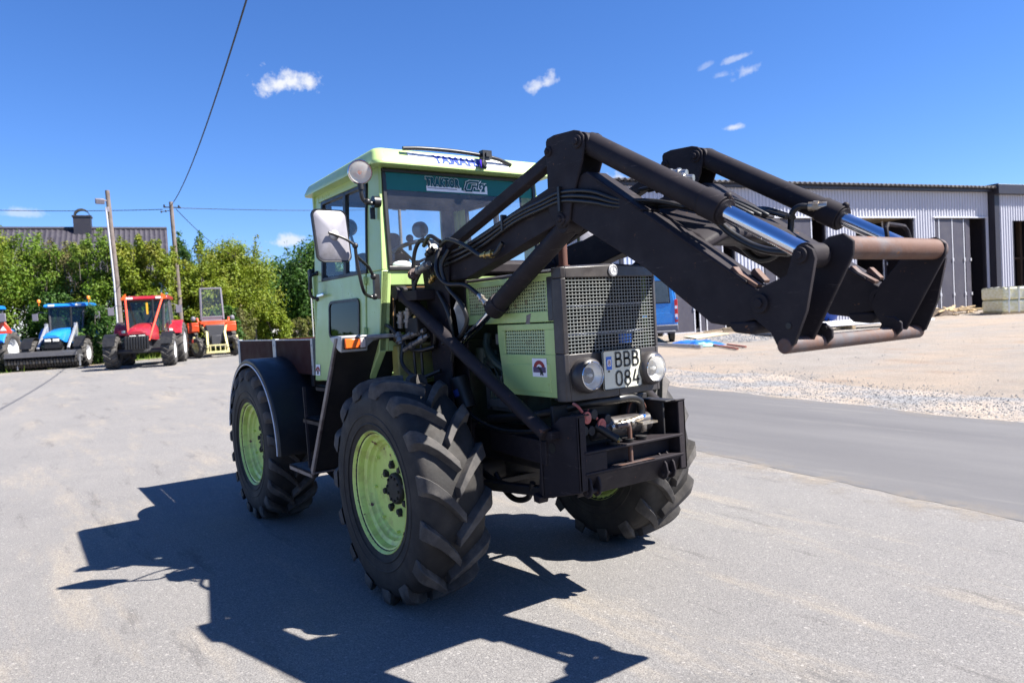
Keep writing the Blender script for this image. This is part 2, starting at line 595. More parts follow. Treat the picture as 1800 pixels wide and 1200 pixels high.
# dirt
m, nt, b = newmat('sandy dirt')
n1 = nz(nt, 0.16, 6, 0.6)
n2 = nz(nt, 1.3, 8, 0.7)
n3 = nz(nt, 26, 6, 0.75)
c = mixc(nt, ramp(nt, n1, [(0.35, 0), (0.65, 1)]), (0.355, 0.275, 0.205), (0.30, 0.255, 0.212))
c = mixc(nt, ramp(nt, nz(nt, 0.55, 5, 0.6, mapped(nt, (1, 2.2, 1), (0, 0, 0.3))), [(0.56, 0), (0.70, 0.75)]), c, (0.28, 0.165, 0.088))
c = mixc(nt, ramp(nt, nz(nt, 0.33, 7, 0.7, mapped(nt, (1, 0.5, 1), (0, 0, 0.2))), [(0.43, 0.0), (0.58, 0.8)]), c, (0.265, 0.245, 0.225))
c = mixc(nt, ramp(nt, n2, [(0.40, 0.0), (0.72, 0.6)]), c, (0.205, 0.176, 0.150))
c = mixc(nt, ramp(nt, n3, [(0.35, 0.5), (0.6, 0.0)]), c, (0.125, 0.106, 0.09))
c = mixc(nt, ramp(nt, n3, [(0.62, 0.0), (0.75, 0.55)]), c, (0.33, 0.30, 0.26))
nt.links.new(c, b.inputs['Base Color'])
b.inputs['Roughness'].default_value = 0.95
bump(nt, b, n3, 0.8, 0.05)
M['dirt'] = m

m, nt, b = newmat('worn light asphalt')
big = nz(nt, 0.35, 6, 0.6)
mid = nz(nt, 2.6, 7, 0.65)
fine = nz(nt, 130, 4, 0.75)
gr = nz(nt, 62, 3, 0.6)
vo = nt.nodes.new('ShaderNodeTexVoronoi')
vo.inputs['Scale'].default_value = 90
nt.links.new(nt.nodes['TC'].outputs['Object'], vo.inputs['Vector'])
c = mixc(nt, ramp(nt, big, [(0.3, 0), (0.7, 1)]), (0.166, 0.158, 0.153), (0.206, 0.194, 0.183))
c = mixc(nt, ramp(nt, mid, [(0.45, 0), (0.75, 0.55)]), c, (0.145, 0.140, 0.139))
c = mixc(nt, ramp(nt, nz(nt, 1.1, 7, 0.7, mapped(nt, (0.35, 1.6, 1), (0, 0, -0.5))), [(0.52, 0), (0.68, 0.8)]), c, (0.275, 0.236, 0.188))
c = mixc(nt, ramp(nt, nz(nt, 1.7, 6, 0.75, mapped(nt, (0.4, 2.4, 1), (0, 0, -0.35))), [(0.575, 0), (0.65, 0.65)]), c, (0.09, 0.083, 0.08))
c = mixc(nt, ramp(nt, nz(nt, 0.8, 4, 0.5), [(0.66, 0), (0.76, 0.55)]), c, (0.115, 0.105, 0.098))
c = mixc(nt, ramp(nt, fine, [(0.36, 0.9), (0.49, 0.0)]), c, (0.07, 0.066, 0.066))
c = mixc(nt, ramp(nt, fine, [(0.55, 0.0), (0.70, 0.8)]), c, (0.37, 0.355, 0.335))
c = mixc(nt, ramp(nt, gr, [(0.36, 0.5), (0.48, 0.0)]), c, (0.11, 0.104, 0.102))
c = mixc(nt, ramp(nt, vo.outputs['Color'], [(0.86, 0.0), (0.93, 0.45)]), c, (0.40, 0.375, 0.35))
nt.links.new(c, b.inputs['Base Color'])
b.inputs['Roughness'].default_value = 0.88
bump(nt, b, fine, 0.55, 0.010)
M['asphalt'] = m

m, nt, b = newmat('dark road asphalt')
big = nz(nt, 0.5, 6, 0.6, mapped(nt, (0.3, 1.6, 1), (0, 0, 0.16)))
fine = nz(nt, 240, 3, 0.7)
c = mixc(nt, ramp(nt, big, [(0.3, 0), (0.7, 1)]), (0.085, 0.082, 0.085), (0.130, 0.125, 0.124))
c = mixc(nt, ramp(nt, nz(nt, 1.2, 7, 0.75, mapped(nt, (0.25, 2.5, 1), (0, 0, 0.16))), [(0.55, 0), (0.75, 0.6)]), c, (0.195, 0.183, 0.168))
c = mixc(nt, ramp(nt, nz(nt, 2.2, 6, 0.7, mapped(nt, (0.12, 2.2, 1), (0, 0, 0.16))), [(0.58, 0), (0.7, 0.4)]), c, (0.07, 0.068, 0.07))
c = mixc(nt, ramp(nt, fine, [(0.34, 0.5), (0.5, 0.0)]), c, (0.06, 0.058, 0.06))
c = mixc(nt, ramp(nt, fine, [(0.58, 0.0), (0.74, 0.6)]), c, (0.22, 0.21, 0.2))
nt.links.new(c, b.inputs['Base Color'])
b.inputs['Roughness'].default_value = 0.8
bump(nt, b, fine, 0.3, 0.005)
M['road'] = m

m, nt, b = newmat('grey gravel')
vo = nt.nodes.new('ShaderNodeTexVoronoi')
vo.inputs['Scale'].default_value = 34
tc = nt.nodes.new('ShaderNodeTexCoord')
tc.name = 'TC'
nt.links.new(tc.outputs['Object'], vo.inputs['Vector'])
c = mixc(nt, ramp(nt, vo.outputs['Color'], [(0.1, 0), (0.9, 1)]), (0.085, 0.085, 0.090), (0.27, 0.265, 0.265))
c = mixc(nt, ramp(nt, nz(nt, 0.9, 6, 0.65), [(0.42, 0.0), (0.58, 0.9)]), c, (0.31, 0.255, 0.205))
nt.links.new(c, b.inputs['Base Color'])
b.inputs['Roughness'].default_value = 0.9
bump(nt, b, vo.outputs['Distance'], 0.8, 0.02)
M['gravel'] = m

m, nt, b = newmat('gravel stone')
c = mixc(nt, nz(nt, 9, 2), (0.07, 0.07, 0.075), (0.26, 0.255, 0.25))
nt.links.new(c, b.inputs['Base Color'])
b.inputs['Roughness'].default_value = 0.9
M['stone'] = m
m, nt, b = newmat('grass soil')
c = mixc(nt, nz(nt, 3, 7, 0.7), (0.07, 0.12, 0.02), (0.15, 0.20, 0.045))
nt.links.new(c, b.inputs['Base Color'])
b.inputs['Roughness'].default_value = 0.95
M['grass'] = m
M['joint'] = flat('tar joint', (0.045, 0.043, 0.045), 0.7)


def terrain(fn, nu, nv, off):
    def f(u, v):
        x, y = fn(u, v)
        return (x, y, gz(x, y) + off)
    return MB().grid(f, nu, nv)


# one sheet to the horizon: fine near, coarse far
def far_map(t):
    s = t * 2 - 1
    return math.copysign(abs(s) ** 2.6, s) * 600


terrain(lambda u, v: (far_map(u) - 12, far_map(v) + 6), 150, 150, 0).build('ground', M['dirt'], smooth=None, kind='structure')


def lot(u, v):
    x0 = 14 - v * 45.5
    y = -26 + u * (y_near(x0) + 0.35 + 26)
    xm = -31.6 - .36 * y + 0.5 * fbm(0, y, 0.6, 5) if y > -8 else -28.7
    x = 14 + v * (xm - 14)
    return x, y


terrain(lot, 60, 90, 0.006).build('asphalt_lot', M['asphalt'], smooth=None, kind='structure')


def roadf(u, v):
    x = 16 - v * 62
    return x, y_near(x) + u * (y_far(x) - y_near(x))


terrain(roadf, 10, 420, 0.0085).build('road', M['road'], smooth=None, kind='structure')


m, nt, b = newmat('blown sand')
b.inputs['Base Color'].default_value = (0.31, 0.265, 0.215, 1)
b.inputs['Roughness'].default_value = 0.95
at_ = nt.nodes.new('ShaderNodeUVMap')
tr_ = nt.nodes.new('ShaderNodeBsdfTransparent')
mx_ = nt.nodes.new('ShaderNodeMixShader')
f_ = ramp(nt, nz(nt, 2.6, 7, 0.72), [(0.46, 0.0), (0.72, 0.8)])
sp_ = nt.nodes.new('ShaderNodeSeparateXYZ')
nt.links.new(at_.outputs[0], sp_.inputs[0])
fe_ = ramp(nt, sp_.outputs[0], [(0.0, 0.0), (0.5, 1.0)])
fe_.node.color_ramp.elements.new(1.0).color = (0, 0, 0, 1)
mm_ = nt.nodes.new('ShaderNodeMath')
mm_.operation = 'MULTIPLY'
nt.links.new(f_, mm_.inputs[0])
nt.links.new(fe_, mm_.inputs[1])
nt.links.new(mm_.outputs[0], mx_.inputs[0])
nt.links.new(tr_.outputs[0], mx_.inputs[1])
nt.links.new(b.outputs[0], mx_.inputs[2])
nt.links.new(mx_.outputs[0], nt.nodes['Material Output'].inputs[0])
M['sand'] = m


def sand(name, edge, w0, w1, off):
    nu, nv = 6, 120
    o = terrain(lambda u, v: (14 - v * 30, edge(14 - v * 30) + w0 + (w1 - w0) * u), nu, nv, off).build(name, M['sand'], smooth=None, kind='structure')
    uv = o.data.uv_layers.new(name='UVMap')
    for li, lp in enumerate(o.data.loops):
        uv.data[li].uv = ((lp.vertex_index % (nu + 1)) / nu, 0.5)


sand('road_dust', y_near, -.45, .28, .0105)
sand('verge_dust', y_far, -.40, .55, .0125)


def grv(u, v):
    x = 14 - v * 34
    a = y_far(x) - 0.1
    w = 2.1 + 0.7 * fbm(x, 3, 0.45, 2)
    return x, a + u * w


terrain(grv, 8, 90, 0.010).build('gravel_verge', M['gravel'], smooth=None, kind='structure')
terrain(lambda u, v: (-11.3 - 3.4 * v + 0.5 * fbm(v * 3, u * 3, 1, 4), 17.2 + 4.2 * u + 0.6 * fbm(u * 3, v * 3, 1, 7)), 10, 8, 0.010).build('gravel_patch', M['gravel'], smooth=None, kind='structure')
terrain(lambda u, v: (-32.4 - .36 * (-30 + 62 * v) - u * 30, -30 + 62 * v), 24, 60, 0.008).build('grass_verge', M['grass'], smooth=None, kind='structure')


def stones(n, fn, smin, smax):
    mb = MB()
    for _ in range(n):
        x, y = fn()
        s = random.uniform(smin, smax) * random.choice((0.6, 0.8, 1, 1.3))
        z = gz(x, y) + 0.012 + s * 0.15
        vs = []
        a0 = random.random() * 6
        for k in range(5):
            a = a0 + 2 * PI * k / 5
            vs.append((x + math.cos(a) * s * random.uniform(.7, 1.2), y + math.sin(a) * s * random.uniform(.7, 1.2), z - s * .3))
        vs.append((x + random.uniform(-.3, .3) * s, y + random.uniform(-.3, .3) * s, z + s * random.uniform(.3, .8)))
        mb.add(vs, [(k, (k + 1) % 5, 5) for k in range(5)])
    return mb


def verge_pt():
    x = random.uniform(-14, 4)
    t = max(random.uniform(-.02, .1), random.gauss(0.5, 0.36))
    return x, y_far(x) + t * (2.1 + 0.7 * fbm(x, 3, 0.45, 2))


stones(8000, verge_pt, 0.008, 0.019).build('gravel_stones', M['stone'], smooth=None, fix=False, kind='stuff')
stones(900, lambda: (random.uniform(-12, 1), 9 + 24 * random.random() ** 1.4), 0.005, 0.018).build('yard_stones', M['stone'], smooth=None, fix=False, kind='stuff')
stones(900, lambda: (random.uniform(-14.2, -11.2), random.uniform(17.2, 21)), 0.02, 0.045).build('patch_stones', M['stone'], smooth=None, fix=False, kind='stuff')
stones(160, lambda: (random.uniform(-14, 5), random.uniform(-9, 3)), 0.003, 0.008).build('grit', M['stone'], smooth=None, fix=False, kind='stuff')

# ------------------------------------------------------------------ the pale green tractor (x forward, y to its left)
T = thing('tractor', 'pale green forestry tractor with black front loader raised over its hood', 'tractor')


def part(name, parent=T, loc=(0, 0, 0)):
    o = bpy.data.objects.new(name, None)
    o.empty_display_size = 0.1
    COL.objects.link(o)
    o.parent = parent
    o.location = loc
    return o


def tyre_mb(Rt=.623, hw=.19, bead=.318, lugs=15, lh=.036, curve=.33, lw=.060):
    k = hw / .19
    side = Rt - .623
    mb = MB()
    pr = [(bead - .004, -.150), (bead + .012, -.168), (bead + .05, -.180), (.40 + side, -.188), (.46 + side, -.192), (.51 + side, -.187), (.548 + side, -.172), (.566 + side, -.150), (.574 + side, -.10), (.576 + side, 0)]
    pr = [(r, y * k) for r, y in pr]
    pr += [(r, -y) for r, y in pr[-2::-1]]
    mb.lathe(pr, (0, 0, 0), (0, 1, 0), 64)
    # rings moulded on the sidewall
    for sg in (-1, 1):
        for rr_, yy in ((.375 + side * .5, .1845), (.425 + side * .7, .1905)):
            mb.lathe([(rr_ - .006, sg * yy * k), (rr_ - .003, sg * (yy + .003) * k), (rr_ + .003, sg * (yy + .003) * k), (rr_ + .006, sg * yy * k)], (0, 0, 0), (0, 1, 0), 48)
    path = [(-.014, 1.0, .573, 0, .72), (.035, 1.0, .573, .30, .86), (.085, .998, .570, .58, .98), (.132, .992, .562, .79, 1.08), (.163, .980, .548, .91, 1.20), (.184, .950, .535, .98, 1.30), (.1925, .895, .520, 1.0, 1.2)]
    for sg in (-1, 1):
        for i in range(lugs):
            a0 = 2 * PI * (i + (0 if sg < 0 else .5)) / lugs
            vs = []
            for (y, rt, rb, th, ww) in path:
                a = a0 + curve * th
                w = lw * ww / Rt / 2
                rtop = rt * Rt
                rbase = rb + side - (.0 if lh > .03 else -.01)
                for da, r in ((-w * 1.55, rbase), (-w, rtop), (w, rtop), (w * 1.55, rbase)):
                    yy = y * k * sg
                    if r == rtop:
                        yy += sg * .003 if y > .15 else 0
                    vs.append((r * math.cos(a + da), yy, r * math.sin(a + da)))
            n = len(path)
            fs = []
            for j in range(n - 1):
                for q in range(3):
                    fs.append((j * 4 + q, j * 4 + q + 1, j * 4 + q + 5, j * 4 + q + 4))
            fs += [(0, 1, 2, 3), ((n - 1) * 4, (n - 1) * 4 + 1, (n - 1) * 4 + 2, (n - 1) * 4 + 3)]
            mb.add(vs, fs, 1)
    return mb


def big_wheel():
    w = part('wheel')
    tyre_mb().build('tyre', [M['rubber'], M['lug']], w, smooth=38, bevel=.005, seg=2)
    mb = MB()
    pr = [(.318, -.150), (.325, -.166), (.334, -.174), (.337, -.171), (.334, -.163), (.322, -.155), (.308, -.150), (.302, -.128), (.300, -.118), (.288, -.112), (.277, -.108), (.272, -.092), (.266, -.085), (.256, -.080), (.250, -.070), (.246, -.066), (.20, -.060), (.12, -.052), (.0, -.050)]
    mb.lathe(pr, (0, 0, 0), (0, 1, 0), 56)
    mb.lathe([(.318, .155), (.334, .17), (.337, .165), (.308, .148), (.30, .10), (.27, .06), (.255, -.05)], (0, 0, 0), (0, 1, 0), 40)
    for i in range(8):
        a = 2 * PI * i / 8 + .2
        mb.box((math.cos(a) * .236, -.074, math.sin(a) * .236), (.012, .02, .012))
    mb.build('rim', M['rim'], w, smooth=30)
    hb = MB()
    hb.lathe([(.088, -.045), (.088, -.066), (.080, -.078), (.05, -.081), (.0, -.081)], (0, 0, 0), (0, 1, 0), 28)
    for i in range(10):
        a = 2 * PI * i / 10
        hb.cyl((math.cos(a) * .066, -.075, math.sin(a) * .066), (math.cos(a) * .066, -.088, math.sin(a) * .066), .009, n=6)
    hb.build('hub', M['black2'], w, smooth=30, bevel=.003)
    nut = None
    for i in range(8):
        a = 2 * PI * i / 8 + .35
        c = Vector((math.cos(a) * .128, 0, math.sin(a) * .128))
        if nut is None:
            nb = MB()
            nb.cyl((0, -.052, 0), (0, -.078, 0), .020, .017, n=6)
            nb.box((0, -.062, .010), (.026, .018, .034))
            nut = nb.build('wheel_nut', M['black2'], w, smooth=30, bevel=.002)
            o = nut
        else:
            o = nut.copy()
            COL.objects.link(o)
        o.location = c
        o.rotation_euler = (0, -(a - PI / 2), 0)
    return w


w0 = big_wheel()
w0.location = (0, -.775, .618)
rear_tyre = tyre_mb(.623, .19, .318, 19, .036, .33, .050)
rear_me = None
for x, y, rz, ry in ((-2.4, -.775, 0, .5), (0, .775, PI, .9), (-2.4, .775, PI, .3)):
    c = copy_tree(w0, T)
    c.location = (x, y, .618)
    if rz:
        # the rim faces outwards on the left side too; the tread keeps its rolling direction
        for ch in c.children:
            if not ch.name.startswith('tyre'):
                ch.location = (-ch.location.x, ch.location.y, ch.location.z)
                e = ch.rotation_euler.copy()
                ch.rotation_euler = (0, -e.y, PI) if ch.name.startswith('wheel_nut') else (0, 0, PI)
                if ch.name.startswith('wheel_nut'):
                    ch.rotation_euler = (0, e.y, PI)
    c.rotation_euler = (0, ry, 0)
    if x < -1:
        for ch in c.children:
            if ch.name.startswith('tyre'):
                if rear_me is None:
                    tmp = rear_tyre.build('tyre', [M['rubber'], M['lug']], None, smooth=38)
                    rear_me = tmp.data
                    bpy.data.objects.remove(tmp)
                ch.data = rear_me
w0.rotation_euler = (0, 0.1, 0)

# chassis, axles, engine
mb = MB()
mb.bb(-3.4, .80, -.30, -.20, .72, .90)
mb.bb(-3.4, .80, .20, .30, .72, .90)
mb.bb(-1.5, -.45, -.34, .34, .55, 1.0)
mb.bb(-2.1, -1.5, -.3, .3, .5, .95)
for x in (-.75, -.2, .5, -2.0, -3.3):
    mb.bb(x - .05, x + .05, -.25, .25, .74, .86)
mb.build('chassis', M['black2'], T, bevel=.01)
for x in (0, -2.4):
    mb = MB()
    mb.cyl((x, -.68, .62), (x, .68, .62), .075, n=16)
    mb.ball((x, .05, .62), .19, 16, 10, (1, 1.1, 1))
    for s in (-1, 1):
        mb.cyl((x, s * .50, .62), (x, s * .72, .62), .13, .16, n=18)
        mb.bar((x - .18, s * .4, .66), (x + .18, s * .4, .66), .06, .10)
    mb.bar((x + .16, -.62, .58), (x + .16, .62, .58), .035, .035)
    mb.build('axle', M['black2'], T, bevel=.006)
mb = MB()
mb.bb(-.32, .62, -.20, .20, .92, 1.40)
mb.bb(-.25, .55, -.15, .15, 1.40, 1.60)
mb.cyl((.05, -.235, 1.18), (.05, -.235, 1.36), .05, n=16)
mb.cyl((.30, -.22, 1.10), (.30, -.22, 1.20), .045, n=14)
for i in range(4):
    mb.cyl((-.15 + i * .17, -.20, 1.30), (-.15 + i * .17, -.26, 1.33), .022, n=10)
mb.tube([(.36, -.27, 1.22), (.24, -.28, 1.28), (.14, -.27, 1.36), (.12, -.25, 1.44)], .026, 10, sm=5)
mb.bb(.26, .38, -.27, -.2, 1.28, 1.36)
mb.bb(.05, .2, -.27, -.2, 1.24, 1.3)
for i in range(6):
    mb.cyl((.16 + i * .035, -.27, 1.06), (.16 + i * .035, -.27, 1.13), .011, n=8)
    mb.tube([(.16 + i * .035, -.27, 1.13), (.14 + i * .05, -.28, 1.22), (-.1 + i * .09, -.25, 1.33)], .006, 6, sm=4)
mb.build('engine_block', M['engine'], T, bevel=.008)
mb = MB()
mb.bb(.16, .36, -.285, -.23, 1.02, 1.07)
mb.cyl((.34, -.26, 1.13), (.34, -.30, 1.13), .045, n=16)
mb.cyl((.23, -.27, 1.17), (.23, -.315, 1.17), .03, n=14)
mb.bb(.27, .31, -.30, -.25, 1.38, 1.44)
mb.bb(.10, .34, -.27, -.24, 1.0, 1.2)
mb.bb(.28, .33, -.27, -.24, 1.2, 1.42)
mb.build('fuel_pump', M['greymetal'], T, bevel=.004)
mb = MB()
mb.cyl((.10, -.40, 1.02), (.04, -.42, 1.20), .052, n=20)
fc = mb.build('oil_filter', M['plastic'], T, bevel=.006)
mb = MB()
mb.lathe([(.0535, -.015), (.0535, .025)], (.07, -.41, 1.11), Vector((-.06, -.02, .18)), 5, 0, 4.3, 5.3)
mb.build('filter_label', M['labelblue'], fc)

# ---- hood
mb = MB()
mb.prism([(-.335, 1.50), (-.335, 1.715), (-.318, 1.752), (-.28, 1.764), (0, 1.772), (.28, 1.764), (.318, 1.752), (.335, 1.715), (.335, 1.50), (.325, 1.50), (.325, 1.71), (.31, 1.742), (.275, 1.754), (0, 1.762), (-.275, 1.754), (-.31, 1.742), (-.325, 1.71), (-.325, 1.50)], 'x', .845, .80)
mb.prism([(-.323, 1.738), (-.318, 1.752), (-.28, 1.764), (0, 1.772), (.28, 1.764), (.318, 1.752), (.323, 1.738), (.31, 1.735), (0, 1.755), (-.31, 1.735)], 'x', .80, -.36)
mb.build('hood_top', M['hood'], T, bevel=.006)


def panel_hole(mb, y, x0, x1, z0, z1, hx0, hx1, hz0, hz1, th):
    mb.hexa([(x0, y, z0), (x1, y, z0), (x1, y + th, z0), (x0, y + th, z0), (x0, y, hz0), (x1, y, hz0), (x1, y + th, hz0), (x0, y + th, hz0)])
    mb.hexa([(x0, y, hz1), (x1, y, hz1), (x1, y + th, hz1), (x0, y + th, hz1), (x0, y, z1), (x1, y, z1), (x1, y + th, z1), (x0, y + th, z1)])
    mb.hexa([(x0, y, hz0), (hx0, y, hz0), (hx0, y + th, hz0), (x0, y + th, hz0), (x0, y, hz1), (hx0, y, hz1), (hx0, y + th, hz1), (x0, y + th, hz1)])
    mb.hexa([(hx1, y, hz0), (x1, y, hz0), (x1, y + th, hz0), (hx1, y + th, hz0), (hx1, y, hz1), (x1, y, hz1), (x1, y + th, hz1), (hx1, y + th, hz1)])


def mesh_grid(mb, y, x0, x1, z0, z1, nx, nzz, w):
    for i in range(nx + 1):
        x = x0 + (x1 - x0) * i / nx
        mb.bb(x - w / 2, x + w / 2, y, y + w, z0, z1)
    for j in range(nzz + 1):
        z = z0 + (z1 - z0) * j / nzz
        mb.bb(x0, x1, y - .0015, y + w - .002, z - w / 2, z + w / 2)


for sg in (-1, 1):
    yo = sg * .332
    th = -sg * .008
    mb = MB()
    panel_hole(mb, yo, -.12, .850, 1.497, 1.738, .06, .79, 1.552, 1.705, th)
    up = mb.build('upper_hood_panel', M['green'], T, smooth=None, bevel=.003)
    mb = MB()
    mesh_grid(mb, yo + th * .9, .055, .795, 1.548, 1.71, 36, 9, .0062)
    mb.build('mesh_grille', M['gwire'], up, smooth=None)
    mb = MB()
    panel_hole(mb, yo + sg * .002, .385, .850, 1.115, 1.490, .412, .765, 1.331, 1.458, th)
    mb.hexa([(.345, yo, 1.40), (.385, yo, 1.115), (.385, yo + th, 1.115), (.345, yo + th, 1.40), (.345, yo, 1.49), (.385, yo, 1.49), (.385, yo + th, 1.49), (.345, yo + th, 1.49)])
    mb.hexa([(.42, yo + sg * .005, 1.14), (.80, yo + sg * .005, 1.14), (.80, yo, 1.14), (.42, yo, 1.14), (.42, yo + sg * .005, 1.275), (.80, yo + sg * .005, 1.285), (.80, yo, 1.285), (.42, yo, 1.275)])
    lo = mb.build('lower_hood_panel', M['green'], T, smooth=None, bevel=.004)
    mb = MB()
    mesh_grid(mb, yo + th * .9, .407, .77, 1.327, 1.462, 18, 8, .0062)
    mb.build('mesh_grille', M['gwire'], lo, smooth=None)
    # bare patch where the paint was cut away
    if sg < 0:
        mb = MB()
        mb.add([(.62, yo - .0012, 1.535), (.66, yo - .0012, 1.545), (.645, yo - .0012, 1.50), (.655, yo - .0012, 1.475), (.62, yo - .0012, 1.468), (.605, yo - .0012, 1.485), (.615, yo - .0012, 1.505)], [(0, 1, 2, 3, 4, 5, 6)])
        mb.build('worn_patch', M['greystrip'], up, smooth=None)
        # white sticker with red arch, plum band and black figure
        st = MB()
        st.bb(.655, .775, yo - .0065, yo - .0055, 1.218, 1.312)
        stk = st.build('sticker', M['white'], lo, smooth=None)

        def arc(cx, cz, r0, r1, a0, a1, n, y):
            vs, fs = [], []
            for i in range(n + 1):
                a = a0 + (a1 - a0) * i / n
                vs += [(cx + math.cos(a) * r0 * 1.18, y, cz + math.sin(a) * r0), (cx + math.cos(a) * r1 * 1.18, y, cz + math.sin(a) * r1)]
                if i:
                    fs.append((2 * i - 2, 2 * i - 1, 2 * i + 1, 2 * i))
            return vs, fs
        mb = MB()
        mb.add(*arc(.714, 1.262, .020, .040, .12, PI - .12, 14, yo - .0075))
        mb.build('sticker_arch', M['redvinyl'], lo, smooth=None)
        mb = MB()
        mb.bb(.663, .700, yo - .0078, yo - .0070, 1.240, 1.268)
        mb.bb(.700, .767, yo - .0076, yo - .0070, 1.240, 1.268)
        mb.build('sticker_band', M['plum'], lo, smooth=None)
        mb = MB()
        mb.add([(x, yo - .0085, z) for x, z in ((.695, 1.265), (.712, 1.272), (.728, 1.262), (.742, 1.245), (.748, 1.225), (.740, 1.224), (.734, 1.236), (.728, 1.225), (.721, 1.226), (.722, 1.248), (.708, 1.259))], [tuple(range(11))])
        mb.build('sticker_figure', M['ink'], lo, smooth=None)

# grille surround with its folded front
def fx(y, b=.915):
    return b + .022 * (1 - abs(y) / .335)


mb = MB()
Yo = [-.338, -.30, 0, .30, .338]
Zo = [1.098, 1.335, 1.708, 1.768]
# side cheeks
for sg in (-1, 1):
    for (z0, z1) in ((1.098, 1.335), (1.335, 1.708), (1.708, 1.762)):
        mb.add([(.845, sg * .338, z0), (.885, sg * .338, z0), (.908, sg * .328, z0), (.917, sg * .305, z0), (.905, sg * .298, z0), (.845, sg * .322, z0),
                (.845, sg * .338, z1), (.885, sg * .338, z1), (.908, sg * .328, z1), (.917, sg * .305, z1), (.905, sg * .298, z1), (.845, sg * .322, z1)],
               [(5, 4, 3, 2, 1, 0), (6, 7, 8, 9, 10, 11), (0, 1, 7, 6), (1, 2, 8, 7), (2, 3, 9, 8), (3, 4, 10, 9), (4, 5, 11, 10), (5, 0, 6, 11)])
    # top and lower bands, half each so the centre makes a prow
    for z0, z1, zt in ((1.098, 1.332, 0), (1.708, 1.760, .010)):
        mb.hexa([(.880, sg * .304, z0), (.917, sg * .304, z0), (.938, 0, z0), (.880, 0, z0), (.880, sg * .304, z1), (.913, sg * .304, z1), (.934, 0, z1 + zt), (.880, 0, z1 + zt)])
    mb.hexa([(.845, sg * .304, 1.752), (.913, sg * .304, 1.760), (.934, 0, 1.770), (.845, 0, 1.762), (.845, sg * .29, 1.764), (.900, sg * .29, 1.767), (.915, 0, 1.778), (.845, 0, 1.774)])
gs = mb.build('grille_surround', M['hood'], T, smooth=40, bevel=.008, seg=3)
for sg in (-1, 1):
    mb = MB()
    n, rows, w = 14, 22, .0034
    y1, z0, z1 = .302, 1.330, 1.712
    for i in range(n + 1):
        y = sg * y1 * i / n
        if sg < 0 and i == 0:
            continue
        x = fx(y, .905)
        mb.bb(x - w, x, y - w / 2, y + w / 2, z0, z1)
    for j in range(rows + 1):
        z = z0 + (z1 - z0) * j / rows
        mb.hexa([(fx(0, .905) - .003, 0, z - w / 2), (fx(y1, .905) - .003, sg * y1, z - w / 2), (fx(y1, .905) + .003, sg * y1, z - w / 2), (fx(0, .905) + .003, 0, z - w / 2),
                 (fx(0, .905) - .003, 0, z + w / 2), (fx(y1, .905) - .003, sg * y1, z + w / 2), (fx(y1, .905) + .003, sg * y1, z + w / 2), (fx(0, .905) + .003, 0, z + w / 2)])
    mb.build('front_grille', M['wire'], T, smooth=None)
mb = MB()
mb.bb(.79, .815, -.31, .31, 1.10, 1.74)
for i in range(40):
    y = -.30 + i * .6 / 39
    mb.bb(.813, .825, y - .002, y + .002, 1.15, 1.70)
rad = mb.build('radiator', M['radiator'], T, smooth=None)
mb = MB()
mb.bb(.845, .858, -.31, .31, 1.565, 1.573)
mb.bb(.845, .858, -.31, .31, 1.420, 1.430)
mb.build('radiator_bar', M['radbar'], rad, smooth=None)
mb = MB()
mb.bb(.84, .855, .10, .19, 1.36, 1.41)
mb.build('radiator_tag', M['bluevinyl'], rad, smooth=None)
# badge
mb = MB()
mb.cyl((.935, -.005, 1.740), (.943, -.005, 1.740), .031, n=28)
bd = mb.build('badge', M['badge'], T, bevel=.003)
mb = MB()
mb.lathe([(.0255, .0085), (.0255, .0105), (.0225, .0105), (.0225, .0085)], (.935, -.005, 1.740), (1, 0, 0), 28)
for k in range(3):
    a = PI / 2 + k * 2 * PI / 3
    mb.add([(.9445, -.005, 1.740 + 0), (.9442, -.005 + math.cos(a + .9) * .004, 1.740 + math.sin(a + .9) * .004), (.9442, -.005 + math.cos(a) * .0225, 1.740 + math.sin(a) * .0225), (.9442, -.005 + math.cos(a - .9) * .004, 1.740 + math.sin(a - .9) * .004)], [(0, 1, 2), (0, 2, 3)])
mb.build('badge_ring', M['galv'], bd, fix=False)
# head lamps
for sg in (-1, 1):
    c = Vector((.925, sg * .222 + .004, 1.222))
    mb = MB()
    mb.lathe([(.0, -.02), (.080, -.02), (.088, 0), (.090, .024), (.086, .044), (.076, .058), (.070, .060), (.067, .050), (.066, .03), (.0, .02)], c, (1, 0, 0), 36)
    hl = mb.build('headlight', M['hood'], T, smooth=40)
    mb = MB()
    mb.lathe([(.069, .056), (.070, .062), (.0675, .064), (.0655, .062), (.066, .052)], c, (1, 0, 0), 36)
    mb.build('lamp_rim', M['chrome'], hl, smooth=60)
    mb = MB()
    mb.lathe([(.066, .052), (.057, .036), (.040, .026), (.02, .0215), (.0, .0205)], c, (1, 0, 0), 32)
    mb.build('reflector', M['reflector'], hl, smooth=80)
    mb = MB()
    mb.ball(c + V(.042, 0, 0), .009, 12, 8, (1.5, 1, 1))
    mb.cyl(c + V(.02, 0, 0), c + V(.04, 0, 0), .006, n=10)
    mb.build('bulb', M['white'], hl)
    mb = MB()
    mb.lathe([(.066, .058), (.050, .068), (.028, .074), (.0, .076)], c, (1, 0, 0), 32)
    mb.build('lens', M['lens'], hl, smooth=80)

# number plate
Xp = .950
mb = MB()


def rrect(w, h, r, n=5):
    pts = []
    for cx, cz, a0 in ((w / 2 - r, h / 2 - r, 0), (-w / 2 + r, h / 2 - r, PI / 2), (-w / 2 + r, -h / 2 + r, PI), (w / 2 - r, -h / 2 + r, 1.5 * PI)):
        for i in range(n + 1):
            a = a0 + PI / 2 * i / n
            pts.append((cx + math.cos(a) * r, cz + math.sin(a) * r))
    return pts


